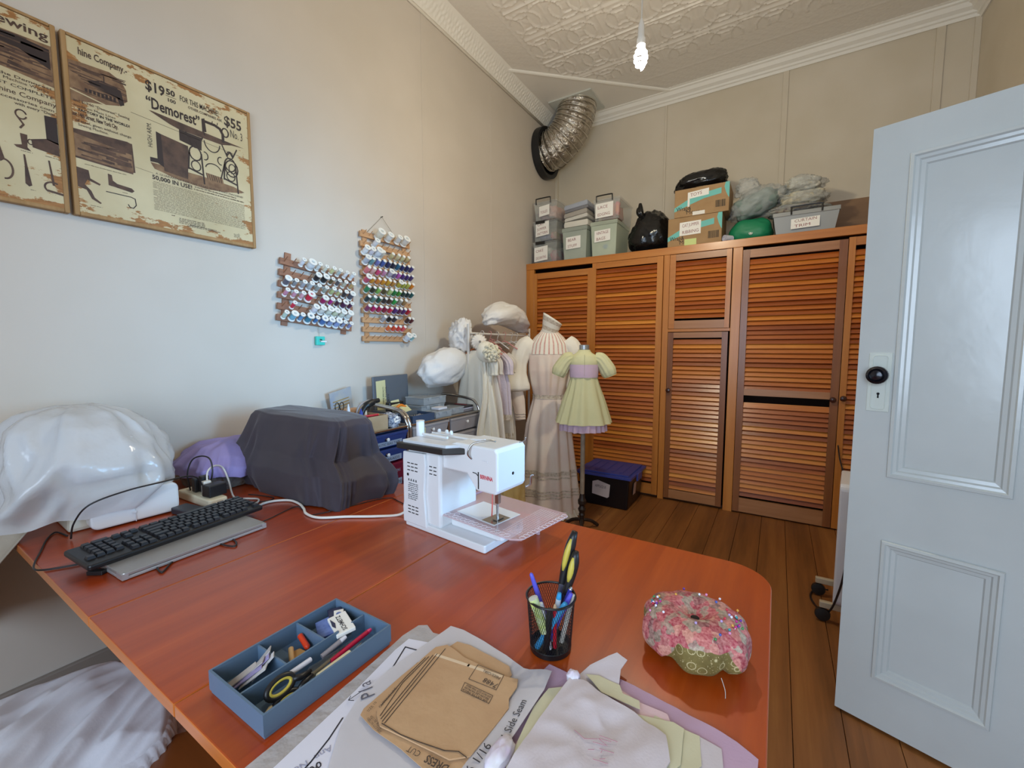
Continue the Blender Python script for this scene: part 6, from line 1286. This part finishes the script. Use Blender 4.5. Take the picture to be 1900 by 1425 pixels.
pack('navy needle case under the small white card in the blue tray', (-.712, .492, Z0 + .018), -28, .050, .026, .006, m_bk, 0)
p = pack('small white card with a blue crest on top in the blue tray', (-.706, .494, Z0 + .0245), -35, .028, .018, .003, m_paper); MB().lathe([(.005, .0031), (.005, .0035)], 10).build('emblem', m_bl, p)
# ---- pen cup of black mesh
pc = thing('pen_cup', 'black wire mesh cup holding pens and scissors', 'pen cup', (-.332, .668, TT)); m_mesh = mat('black_wire', '#141416', .35)
rb, rt, hc = .0365, .0435, .1
def cr_(z): return lerp(rb, rt, z / hc)
mb = MB(); N = 60
for s in (-1, 1):
    for k in range(N): mb.tube([(cr_(z) * math.cos(TAU * k / N + s * z * 9), cr_(z) * math.sin(TAU * k / N + s * z * 9), z) for z in [.008 + .0113 * q for q in range(9)]], .0004, 4, caps=False)
mb.build('wire_mesh', m_mesh, pc)
MB().tube([((rt + .0006) * math.cos(TAU * k / 48), (rt + .0006) * math.sin(TAU * k / 48), hc) for k in range(48)], .0022, 8, closed=True).build('rim', m_mesh, pc, smooth=True)
MB().lathe([(rb - .001, 0), (rb + .0012, .001), (rb + .0016, .010), (rb + .0006, .011), (rb - .001, .002)], 40).build('base', m_mesh, pc, smooth=40)
cx, cy = -.332, .668
# view axis of the cup: u to the right in the photo, v away from the camera
U = Vector((.849, .528, 0)); V = Vector((-.528, .849, 0))
def P3(u, v, z): q = Vector((cx, cy, TT)) + U * u + V * v; return (q.x, q.y, TT + z)
pen('pen', 'violet blue capped pen standing tallest at the left of the mesh cup', 'pen', P3(.004, .010, .012), P3(-.036, .018, .132), .0048, mat('pen_violet', '#5a55c8', .3), None, .3)
t = pen('glue_stick', 'fat lime green printed stick at the left front of the mesh cup', 'glue stick', P3(-.012, -.022, .045), P3(-.034, -.020, .108), .0085, mat('lime_print', '#b8c66a', .4, var='#d6dcb0', vs=90), mat('cap_greywhite', '#c2c4b8', .4), .02)
pen('pen', 'pale grey capped pen beside the lime stick in the mesh cup', 'pen', P3(-.004, -.020, .012), P3(-.020, -.020, .098), .0052, mat('pen_palegrey', '#c5c8c8', .35), None, .12)
pen('pen', 'thick black marker at the front of the mesh cup', 'pen', P3(-.010, -.022, .012), P3(-.004, -.028, .092), .0062, mat('pen_black', '#1c1c1e', .35), None, .2)
pen('pencil', 'thin red pencil in the middle of the mesh cup', 'pencil', P3(.006, -.018, .012), P3(.005, -.024, .098), .0035, mat('pencil_red', '#c8182c', .35), mat('bare_wood', '#d8b48c', .6), .08)
pen('pen', 'white pen with a sky blue end in the middle of the mesh cup', 'pen', P3(.004, .002, .012), P3(.015, -.006, .108), .0050, mat('pen_whiteblue', '#d5dde2', .35), mat('sky_blue', '#3c9bd0', .35), .12)
pen('pen', 'light blue pen leaning right at the front of the mesh cup', 'pen', P3(-.026, -.014, .010), P3(.024, -.026, .101), .0055, mat('sky_blue', '#3c9bd0', .35), None, .08)
pen('pen', 'violet blue pen at the right of the mesh cup', 'pen', P3(-.006, -.004, .010), P3(.036, -.010, .110), .0046, mat('pen_violet', '#5a55c8', .3), None, .15)
pen('pen', 'dark blue clicker pen behind the right violet pen in the mesh cup', 'pen', P3(.0, .006, .010), P3(.038, .004, .114), .0040, mat('pen_navy', '#2c2f8c', .3), m_steel, .05)
pen('pen', 'white and tan pen against the right rim of the mesh cup', 'pen', P3(.020, .0, .010), P3(.040, -.004, .104), .0045, mat('pen_cream', '#d8cfc0', .4), None, .1)
t = thing('fabric_shears', 'black scissors with yellow inlays standing tall in the mesh cup', 'scissors', P3(.004, .014, .010)); W_ = Vector(P3(.050, .030, .196)) - t.location; D_ = W_.normalized(); Q_ = (U * 1 - D_ * D_.dot(U)).normalized(); O_ = D_.cross(Q_)
MB().prism([(-.008, 0), (.008, 0), (.011, .10), (-.011, .10)], -.0015, .0015, frame((0, 0, 0), Q_, D_, O_ * -1)).build('blades', m_steel, t)
for s, o0, Lq in ((1, .090, .200), (-1, .086, .168)):
    pts = [D_ * lerp(o0, Lq, k / 9) + Q_ * (s * -.004 + s * (-.002) * math.sin(PI * k / 9)) + O_ * (s * .006) for k in range(10)]
    h = MB().tube(pts, [prof([(0, .006), (.4, .0085), (.75, .010), (1, .0055)], k / 9) for k in range(10)], 12).build('handle', mat('grip_1c1a1b', '#1c1a1b', .4), t, smooth=True)
    c = -U * .006 - V * .0085
    MB().tube([p + c * .72 for p in pts[3:9]], [.002, .0048, .0058, .0058, .0045, .002], 10).build('yellow_inlay', mat('ring_c8b44a', '#c8b44a', .45), h, smooth=True)
# ---- pincushion
def cushion_mat():
    m = bpy.data.materials.new('rose_and_olive_print'); m.use_nodes = True; t = m.node_tree; b = t.nodes['Principled BSDF']; v = coords(t)
    w = nn(t, 'ShaderNodeMixRGB'); w.blend_type = 'ADD'; w.inputs[0].default_value = .02; t.links.new(v, w.inputs[1]); nt = nn(t, 'ShaderNodeTexNoise'); t.links.new(v, nt.inputs['Vector']); nt.inputs['Scale'].default_value = 70; t.links.new(nt.outputs[1], w.inputs[2])
    vo = nn(t, 'ShaderNodeTexVoronoi'); t.links.new(w.outputs[0], vo.inputs['Vector']); vo.inputs['Scale'].default_value = 66
    sp = nn(t, 'ShaderNodeSeparateColor'); t.links.new(vo.outputs['Color'], sp.inputs[0])
    c = ramp(t, sp.outputs[0], (0, '#a82a3e'), (.24, '#c23a50'), (.40, '#d98a78'), (.55, '#8c7a66'), (.68, '#b8a890'), (.80, '#7d2a36'), (1, '#d66a68'))
    n2 = ramp(t, noi(t, v, 190, 3), (.35, '#4a3430'), (.7, '#e8c4b4')); rose = mix(t, .34, c, n2)
    v2 = nn(t, 'ShaderNodeTexVoronoi'); t.links.new(v, v2.inputs['Vector']); v2.inputs['Scale'].default_value = 44; v2.inputs['Randomness'].default_value = .7
    f = ramp(t, v2.outputs['Distance'], (.0, 0.), (.30, 0.), (.335, 1.), (.37, 0.)); base = ramp(t, noi(t, v, 40, 3), (.3, '#655628'), (.7, '#80703c'))
    d = ramp(t, noi(t, v, 330, 1), (.66, 0.), (.70, 1.)); ol = mix(t, f, mix(t, d, base, lin('#b9a878')), lin('#c9b98a'))
    at = nn(t, 'ShaderNodeAttribute', attribute_name='print_zone'); k = nn(t, 'ShaderNodeMath', operation='ADD'); t.links.new(at.outputs['Fac'], k.inputs[0])
    nk = nn(t, 'ShaderNodeMath', operation='MULTIPLY_ADD'); t.links.new(noi(t, v, 45, 2), nk.inputs[0]); nk.inputs[1].default_value = .5; nk.inputs[2].default_value = -.25; t.links.new(nk.outputs[0], k.inputs[1])
    t.links.new(mix(t, ramp(t, k.outputs[0], (.49, 0.), (.51, 1.)), ol, rose), b.inputs['Base Color']); b.inputs['Roughness'].default_value = .8; return m
pq = thing('pincushion', 'round quilted pincushion with red rose print and olive lobes', 'pincushion', (-.106, .795, TT)); n, k_ = 120, 40; rs = []
def pcs(th, a):
    lob = .5 + .5 * math.cos(6 * (th + .35)); zz = math.sin(a); q = math.cos(a)
    r = .086 * (abs(q) ** .55) * (1 + .075 * (lob - .45) * (1.1 - zz) + .03 * math.cos(12 * th)); x, y = r * math.cos(th) * 1.04, r * math.sin(th) * .96
    z = .042 + .042 * math.copysign(abs(zz) ** .75, zz)
    if zz > .4: z -= .024 * math.exp(-(math.hypot(x, y) / .022) ** 2)
    if zz < -.1: z = max(z, .0005 + .024 * (1 - lob) ** 1.5 * (1 if math.hypot(x, y) > .045 else 0))
    return (x * (1 + .02 * nz(th * 2, a)), y, z)
for j in range(k_ + 1):
    a_ = PI * (j / k_ - .5) * .998; rs.append([pcs(TAU * i / n, a_) for i in range(n)])
mb = MB(); mb.rings(rs)
cu = mb.build('cushion', cushion_mat(), pq, smooth=True); za = cu.data.attributes.new('print_zone', 'FLOAT', 'POINT')
za.data.foreach_set('value', [max(0, min(1, .5 + ((p[2] - (.058 - .050 * max(0, math.cos(3 * math.atan2(p[1], p[0]) + .6)) ** .7)) / .03))) for p in mb.v])
MB().lathe([(.0095, 0), (.0095, .0015), (.007, .003)], 16, Matrix.Translation((0, 0, .0610)) @ Matrix.Rotation(R(8), 4, 'X')).build('dark_hole', mat('hole_black', '#0d0d0d', .8), pq, smooth=40)  # black disc in the dent, painting the shade of the centre hole
random.seed(21)
PC = [('white', '#e6e4ee'), ('purple', '#6a2c9c'), ('pink', '#e08cb8'), ('white', '#e6e4ee'), ('teal', '#3a9a9c'), ('magenta', '#b81c7c'), ('yellow', '#d9a040'), ('blue', '#3c5cb0'), ('red', '#c82c44'), ('green', '#3c8a4c'), ('lilac', '#b89cd0')]
pm = MB().ball((0, 0, .004), .0023, 10, 8).build('pin_head', m_reel, None, smooth=True); ph = pm.data; bpy.data.objects.remove(pm)
pm = MB().tube([(0, 0, .003), (0, 0, -.012)], .00035, 5).build('pin_shaft', m_steel, None); ps = pm.data; bpy.data.objects.remove(pm)
for k in range(40):
    nm, hx = PC[k % len(PC)]; th = random.uniform(0, TAU); a_ = R(random.uniform(38, 74)); q = Vector(pcs(th, a_))
    if k % 3 == 0: th = R(200) + random.uniform(-.5, .4); q = Vector(pcs(th, R(random.uniform(40, 62))))
    if k % 5 == 1: th = R(-10) + random.uniform(-.4, .4); q = Vector(pcs(th, R(random.uniform(42, 66))))
    t = thing('pin', f'{nm} headed pin stuck in the rose print pincushion', 'pin', tuple(Vector((-.106, .795, TT)) + q), 0, f'{nm} headed pins in the pincushion'); t.rotation_euler = (R(random.uniform(-30, 30)), R(random.uniform(-30, 30)), 0)
    for me, nn_ in ((ph, 'head'), (ps, 'shaft')):
        o = bpy.data.objects.new(nn_, me); COL.objects.link(o); o.parent = t
        if nn_ == 'head': o.material_slots[0].link = 'OBJECT'; o.material_slots[0].material = mat('pin_' + nm, hx, .2, coat=.5)
t = tag(MB().tube([(-.120, .760, TT + .074), (-.095, .752, TT + .076)], .0007, 6).build('needle', m_steel, None), 'bright steel needle lying across the pincushion top', 'needle')
tag(MB().tube(bez([(-.055, .735, TT + .012), (-.048, .722, TT + .004), (-.046, .708, TT + .001)], 5), .0005, 5).build('loose_thread', m_wcab, None), 'loose cream thread trailing from the pincushion onto the table', 'thread')
random.seed(7)
# ------------------------------------------------------------------ patterns and fabrics in front, chair, heater
def sheet(name, label, cat, poly, z, m, th=.0007, wav=.0012, seed=0, group=None, curl=None, sub=9, fr=14):
    """thin cloth or paper cut to an outline, gently rippled, with real thickness"""
    cx = sum(p[0] for p in poly) / len(poly); cy = sum(p[1] for p in poly) / len(poly); n = len(poly); pts = []
    for i in range(n):
        a, b = poly[i], poly[(i + 1) % n]; m_ = max(2, int(math.hypot(b[0] - a[0], b[1] - a[1]) / .008))
        pts += [(lerp(a[0], b[0], k / m_), lerp(a[1], b[1], k / m_)) for k in range(m_)]
    def zz(x, y): return z + wav * (nz(x * fr + seed, y * fr) + .6 * (crease(x * fr * 1.6, y * fr * 1.6 + seed, 1) - .5)) + wav * .8 + (curl(x, y) if curl else 0)
    rs = []
    for j in range(sub + 1):
        f = 1 - j / sub * .985; rs.append([(lerp(cx, x, f), lerp(cy, y, f)) for x, y in pts])
    top = [[(x, y, zz(x, y) + th) for x, y in r] for r in rs]; bot = [[(x, y, zz(x, y)) for x, y in r] for r in rs]
    mb = MB(); mb.rings(bot[::-1] + top, caps=True)
    return tag(mb.build(name, m, None, smooth=50), label, cat, group)
Zp = TT + .0004
m_film2 = mat('folded_film', '#c9c4c2', .2, alpha=.6, bump=.4, bs=20, bdist=.02); m_pap = mat('drawing_paper', '#d9d7e2', .7); m_vel = mat('tracing_paper', '#d5d0d4', .5, alpha=.78, bump=.15, bs=14); m_tis = mat('brown_tissue', '#c09b74', .7, var='#b58e68', vs=7, bump=.35, bs=26, bdist=.006)
m_pink = mat('pink_cotton', '#d9b9bc', .85, bump=.06, bs=260); m_lilf = mat('lilac_fabric', '#bfa0b6', .85, var='#b898b0', vs=6, bump=.07, bs=300); m_ylf = mat('pale_yellow_fabric', '#cbc5a6', .85, bump=.06, bs=260); m_whf = mat('white_fabric', '#c9bfc3', .85, bump=.06, bs=260)
m_ink4 = mat('felt_pen', '#2c2a34', .6)
sheet('plastic_sheet', 'folded clear plastic sheet along the left edge of the paper patterns', 'plastic sheet', [(-.568, .250), (-.572, .40), (-.584, .545), (-.580, .582), (-.566, .592), (-.540, .580), (-.505, .588), (-.47, .55), (-.50, .252)], Zp, m_film2, .0008, .0012, 1)
pp = sheet('pattern_sheet', 'white pattern paper with black drawn outline, left of the tracing paper', 'paper', [(-.533, .250), (-.550, .41), (-.566, .508), (-.567, .543), (-.525, .556), (-.42, .56), (-.40, .250)], Zp + .0022, m_pap, .0003, .0002, 2)
def drawn(parent, strokes, w, z, m, name='drawn_line'):
    mb = MB()
    for pts in strokes:
        for p in stroke(pts, w): mb.prism(p, z, z + .0003)
    return mb.build(name, m, parent)
zl = Zp + .0030
drawn(pp, [[(-.496, .272), (-.5005, .300), (-.510, .334), (-.523, .366)], [(-.5365, .475), (-.5555, .523), (-.528, .529)]], .0022, zl, m_ink4)
text('g', 0.024, frame((-.484, .300, zl + .0003), (-.9, .3, 0), (-.3, -.9, 0), (0, 0, 1)), 'handwriting', m_ink4, pp)
text('Ann  Noelle', .014, frame((-.500, .330, zl + .0003), (-.25, -.97, 0), (.97, -.25, 0), (0, 0, 1)), 'handwriting', mat('pale_pen', '#9a9ab0', .6), pp)
sheet('printed_sheet', 'pink printed sheet just visible under the tracing paper at the front', 'paper', [(-.470, .310), (-.492, .356), (-.486, .363), (-.447, .370), (-.424, .369), (-.40, .33), (-.40, .27), (-.46, .27)], Zp + .0046, mat('pink_print', '#d8b0ac', .6, var='#c97a7c', vs=22), .0003, .0003, 3)
tp = sheet('pattern_sheet', 'large white tracing paper under the brown tissue pattern', 'paper', [(-.458, .290), (-.512, .355), (-.533, .406), (-.535, .467), (-.520, .609), (-.491, .613), (-.439, .608), (-.384, .599), (-.343, .589), (-.312, .594), (-.294, .597), (-.287, .557), (-.286, .47), (-.288, .38), (-.30, .28)], Zp + .0056, m_vel, .0004, .0006, 4, curl=lambda x, y: .010 * max(0, min(1, (x + .335) / .03)) if x > -.335 else 0)
drawn(tp, [[(-.5385, .388), (-.5355, .410)], [(-.542, .395), (-.5385, .388), (-.531, .392)], [(-.539, .407), (-.533, .413)]], .0010, zl + .0045, m_ink4)
text('P1a', .030, frame((-.5105, .416, zl + .005), (-.86, .45, 0), (-.45, -.86, 0), (0, 0, 1)), 'handwriting', mat('grey_pen', '#5c5a66', .6), tp, fit=.034)
hz = Zp + .0174
text('28 x 6 1/16', .017, frame((-.302, .352, hz), (.0, 1, 0), (-1, .0, 0), (0, 0, 1)), 'handwriting', m_ink4, tp, fit=.082); text('1 Side Seam', .0155, frame((-.2895, .452, hz), (-.13, 1, 0), (-1, -.13, 0), (0, 0, 1)), 'handwriting', m_ink4, tp, fit=.068)
sheet('tissue_pattern', 'brown tissue pattern piece peeking out behind the top brown one', 'sewing pattern', [(-.483, .555), (-.478, .577), (-.452, .582), (-.364, .576), (-.35, .562), (-.35, .52), (-.46, .52)], Zp + .0082, m_tis, .0006, .0012, 5)
sheet('tissue_pattern', 'brown tissue pattern piece lowest, with printed words along its front edge', 'sewing pattern', [(-.503, .388), (-.498, .378), (-.463, .372), (-.407, .371), (-.35, .366), (-.32, .38), (-.318, .50), (-.45, .52), (-.502, .50)], Zp + .0090, m_tis, .0008, .0012, 6)
tz = sheet('tissue_pattern', 'folded brown tissue pattern on top, printed with long black lines and numbers', 'sewing pattern', [(-.484, .398), (-.490, .45), (-.498, .505), (-.497, .540), (-.484, .556), (-.462, .553), (-.44, .548), (-.357, .548), (-.334, .555), (-.327, .540), (-.326, .515), (-.317, .50), (-.318, .448), (-.320, .41), (-.340, .392), (-.40, .385), (-.456, .378), (-.474, .388)], Zp + .0118, m_tis, .0022, .0008, 8)
zt = Zp + .0156; m_pi = mat('pattern_ink', '#4a3a30', .6)
drawn(tz, [[(-.458, .384), (-.483, .528)], [(-.453, .384), (-.479, .545)], [(-.463, .386), (-.487, .522)], [(-.468, .389), (-.486, .45), (-.4905, .515)], [(-.481, .402), (-.4905, .46), (-.4935, .51)]], .0011, zt, m_pi)
drawn(tz, [[(-.456, .3815), (-.42, .383), (-.392, .388), (-.353, .397), (-.336, .406), (-.322, .405)]], .0013, zt, m_pi)
drawn(tz, [[(-.407, .545), (-.357, .549), (-.351, .517), (-.401, .512), (-.407, .545)], [(-.402, .503), (-.349, .505), (-.346, .490), (-.397, .487), (-.402, .503)]], .0007, zt, m_pi)
text('7488', .0135, frame((-.353, .528, zt + .0004), (-1, 0, 0), (0, -1, 0), (0, 0, 1)), 'printed_words', m_pi, tz, fit=.026)
text('MISS/GIRL', .008, frame((-.358, .542, zt + .0004), (-1, 0, 0), (0, -1, 0), (0, 0, 1)), 'printed_words', m_pi, tz, fit=.034)
for k, s in enumerate(('DO NOT CUT THIS PIECE', 'SELON LES PATRON', 'DE CETTE PIECE')): text(s, .0042, frame((-.350, .502 - .0048 * k, zt + .0004), (-1, -.02, 0), (.02, -1, 0), (0, 0, 1)), 'printed_words', m_pi, tz, .0001, fit=.046)
drawn(tz, [[(-.484, .526), (-.42, .536), (-.360, .545)]], .0055, zt - .0008, mat('pale_tissue', '#d9c0a0', .7), 'folded_edge')
zb = Zp + .0128; tb_ = tz
for (x, y), s, sz, ft in (((-.478, .398), 'CUTTING LINE', .006, 0), ((-.487, .384), 'SIZE 10', .006, 0)): text(s, sz, frame((x, y, zt + .0004), (-.17, .98, 0), (-.98, -.17, 0), (0, 0, 1)), 'printed_words', m_pi, tz)
for (x, y), s, sz, ft in (((-.448, .3745), 'SIMPLICITY PATTERN', .0055, .035), ((-.452, .380), 'MADE IN USA', .0055, .03)): text(s, sz, frame((x, y, zb), (-.98, .17, 0), (-.17, -.98, 0), (0, 0, 1)), 'printed_words', m_pi, tz, fit=ft)
text('CUT', .012, frame((-.378, .381, zb + .001), (-.99, -.1, 0), (.1, -.99, 0), (0, 0, 1)), 'printed_words', m_pi, tz, fit=.020); text('DRESS', .015, frame((-.334, .386, zb + .001), (-.99, -.1, 0), (.1, -.99, 0), (0, 0, 1)), 'printed_words', m_pi, tz, .0003, fit=.034)
# fabric pile
sheet('fabric_piece', 'large lilac cloth lowest in the fabric pile, its frayed edge along the wood', 'fabric', [(-.318, .586), (-.311, .622), (-.274, .620), (-.262, .612), (-.201, .656), (-.154, .650), (-.105, .645), (-.053, .636), (-.024, .628), (.002, .616), (.0, .50), (-.10, .34), (-.28, .36), (-.30, .47)], Zp + .0022, m_lilf, .0010, .0016, 11)
sheet('fabric_piece', 'white cotton rectangle at the right end of the fabric pile', 'fabric', [(-.10, .608), (-.069, .607), (-.041, .603), (-.036, .575), (-.06, .52), (-.12, .50)], Zp + .0062, m_whf, .0008, .0012, 12)
sheet('fabric_piece', 'pale yellow cotton piece second from the right end of the fabric pile', 'fabric', [(-.13, .607), (-.091, .606), (-.069, .606), (-.060, .56), (-.10, .50), (-.15, .52)], Zp + .0082, m_ylf, .0008, .0012, 13)
sheet('fabric_piece', 'pink cotton piece showing along the back edge of the fabric pile', 'fabric', [(-.205, .632), (-.156, .620), (-.115, .619), (-.108, .607), (-.14, .56), (-.22, .56)], Zp + .0082, m_pink, .0008, .0014, 14)
sheet('fabric_piece', 'white cloth corner with a fold at the back of the fabric pile', 'fabric', [(-.258, .612), (-.246, .645), (-.214, .689), (-.194, .682), (-.198, .660), (-.191, .628), (-.21, .59), (-.25, .59)], Zp + .0090, m_whf, .0012, .0022, 15, curl=lambda x, y: .010 * max(0, (y - .62) / .06))
sheet('fabric_piece', 'pale yellow strip folded across the white cloth corner', 'fabric', [(-.244, .622), (-.225, .630), (-.190, .629), (-.178, .611), (-.155, .615), (-.15, .60), (-.21, .60)], Zp + .0135, m_ylf, .0008, .0015, 16)
sheet('fabric_piece', 'pale yellow cotton directly under the white top piece of the fabric pile', 'fabric', [(-.284, .566), (-.265, .582), (-.24, .588), (-.159, .590), (-.104, .606), (-.089, .602), (-.083, .545), (-.14, .44), (-.272, .42), (-.288, .525)], Zp + .0105, m_ylf, .0012, .0016, 17)
wt_ = sheet('fabric_piece', 'white soft cotton on top of the fabric pile with a pink frayed patch', 'fabric', [(-.263, .573), (-.260, .595), (-.240, .601), (-.189, .588), (-.160, .587), (-.149, .585), (-.107, .571), (-.094, .535), (-.12, .44), (-.17, .38), (-.268, .40), (-.268, .488)], Zp + .0150, m_whf, .0022, .0050, 18, sub=16, fr=16)
drawn(wt_, [[(-.178 + .010 * math.sin(k * 2.3), .482 + .0045 * k), (-.170 + .012 * math.sin(k * 1.7 + 1), .486 + .0045 * k)] for k in range(9)] + [[(-.215, .508), (-.198, .503), (-.183, .512)]], .0009, Zp + .0245, mat('pink_thread', '#b98a98', .8), 'frayed_thread')
lump('fabric_piece', 'white and lilac scrap curled up at the left of the fabric pile', 'fabric', (-.287, .430, Zp + .016), (.014, .028, .012), 51, mat('lilac_white', '#d3c4d8', .8, var='#dedade', vs=30), .16, boxy=.9)
lump('fabric_piece', 'small white knot of cloth at the back of the fabric pile', 'fabric', (-.258, .603, Zp + .018), (.011, .010, .010), 52, mat('lilac_white', '#d3c4d8', .8), .18, boxy=.9)
# ---- chair with a white gathered cover, stool under the table
ch = thing('chair', 'timber chair under the white gathered seat cover, tucked at the table\'s front', 'chair', (-1.31, .135, 0), R(-3)); m_chw = wood('chair_wood', ((.2, '#4a2412'), (.5, '#6a351a'), (.8, '#7d4424')), 'z', .4, 30)
MB().prism(rr(-.215, .215, -.21, .21, .05, 5), .415, .445).build('seat', m_chw, ch, bevel=.005)
for sx, sy in ((-1, -1), (1, -1), (1, 1), (-1, 1)):
    MB().tube([(sx * .18, sy * .17, 0), (sx * .175, sy * .165, .415)], .018, 12).build('leg', m_chw, ch, smooth=40)
for s in (-1, 1): MB().tube([(s * .19, -.19, .44), (s * .195, -.215, .68), (s * .19, -.24, .92)], .016, 12).build('back_post', m_chw, ch, smooth=40)
MB().box(-.19, .19, -.252, -.232, .80, .93).build('top_rail', m_chw, ch, bevel=.008)
t = thing('seat_cover', 'white elasticated gathered cloth cover on the chair seat at bottom left', 'seat cover', (-1.31, .150, 0), R(-3)); m_scv = mat('white_cover', '#dfe0e8', .85, bump=.05, bs=160); rs = []
for z, g, w in ((.375, .226, 1), (.385, .240, 1.2), (.405, .244, .8), (.43, .243, .5), (.452, .236, .3), (.457, .222, .2)):
    ring = []
    for i in range(180):
        th = TAU * i / 180; c, s = math.cos(th), math.sin(th); k = 1 + w * (.016 * math.sin(46 * th + 3 * nz(th * 3)) * (1 if z < .45 else .25) + .02 * nz(c * 3, s * 3, z * 20)); e = .55
        ring.append((math.copysign(abs(c) ** e, c) * g * k, math.copysign(abs(s) ** e, s) * g * .98 * k, z + w * (.012 * nz(c * g * 22, s * g * 22 + z * 9, 3) + .016 * (crease(c * g * 9 + 2, s * g * 16, 4) - .6) * (1 if z > .45 else 0))))
    rs.append(ring)
mb = MB(); mb.rings(rs, caps=False)
def top_(a, b):
    u, v = 2 * a - 1, 2 * b - 1; x = u * math.sqrt(1 - v * v * .42); y = v * math.sqrt(1 - u * u * .42); e = min(1, 2.2 * (1 - max(abs(u), abs(v)))); w = .75 * u + .66 * v
    z = .456 + .014 * e + e * (.020 * (crease(w * 2.4 + 5, (.66 * u - .75 * v) * .7, 2) - .55) + .010 * (crease(w * 6 + 1, (.66 * u - .75 * v) * 1.5, 7) - .6) + .008 * nz(u * 3, v * 3, 5))
    return (x * .262, y * .258, z - .05 * max(0, max(abs(u), abs(v)) - .9) * 4)
mb.grid(top_, 90, 90); mb.build('cloth', m_scv, t, smooth=True)
mb = MB(); mb.tube([(math.copysign(abs(math.cos(TAU * i / 160)) ** .55, math.cos(TAU * i / 160)) * .252 * (1 + .012 * math.sin(50 * TAU * i / 160)), math.copysign(abs(math.sin(TAU * i / 160)) ** .55, math.sin(TAU * i / 160)) * .247, .388 + .006 * math.sin(37 * TAU * i / 160)) for i in range(160)], .009, 8, closed=True); mb.build('gathered_edge', m_scv, t, smooth=True)
st_ = thing('stool', 'round dark timber stool seat below the table edge beside the chair', 'stool', (-.985, .275, 0)); MB().lathe([(.001, .395), (.15, .395), (.165, .40), (.168, .412), (.162, .424), (.14, .428), (.001, .426)], 40, caps=False).build('seat', wood('stool_wood', ((.2, '#5e3014'), (.5, '#7d441e'), (.8, '#95572a')), 'x', .3, 25, coat=.3), st_, smooth=40)
for k in range(4):
    a = R(45 + 90 * k); MB().tube([(.10 * math.cos(a), .10 * math.sin(a), .396), (.15 * math.cos(a), .15 * math.sin(a), 0)], .015, 10).build('leg', m_chw, st_, smooth=40)
# ---- white panel heater behind the door
hp = thing('panel_heater', 'white upright panel heater on castors behind the open door', 'heater', (.33, 2.55, 0), 0); m_ht = mat('heater_white', '#d5d5dc', .3)
MB().prism(rr(-.16, .16, .10, .68, .03, 5), -.045, .045, frame((0, 0, 0), (.12, 1, 0), (0, 0, 1))).build('panel', m_ht, hp, bevel=.008)
for s in (-1, 1):
    y = s * .125; MB().box(-.11, .11, y - .012, y + .012, .07, .10).build('foot', mat('heater_foot', '#b5a58c', .4), hp, bevel=.004)
    for q in (-1, 1): MB().lathe([(.012, -.012), (.030, -.010), (.032, 0), (.030, .010), (.012, .012)], 20, frame((q * .095, y, .036), (1, 0, 0), (0, 0, 1), (0, -1, 0))).build('castor', m_blackp, hp, smooth=40)
hc_ = cable('x', [(.30, 2.35, .32), (.285, 2.36, .20), (.26, 2.42, .06), (.225, 2.52, .012), (.20, 2.62, .006), (.215, 2.70, .006), (.25, 2.74, .006), (.28, 2.72, .02)], .0045, m_bcab, 'power_cord', 'cord'); attach(hc_, hp)
hc_ = cable('x', [(.385, 3.70, .62), (.40, 3.69, .52), (.43, 3.66, .42), (.47, 3.60, .34)], .004, m_bcab, 'power_cord', 'cord'); attach(hc_, hp)
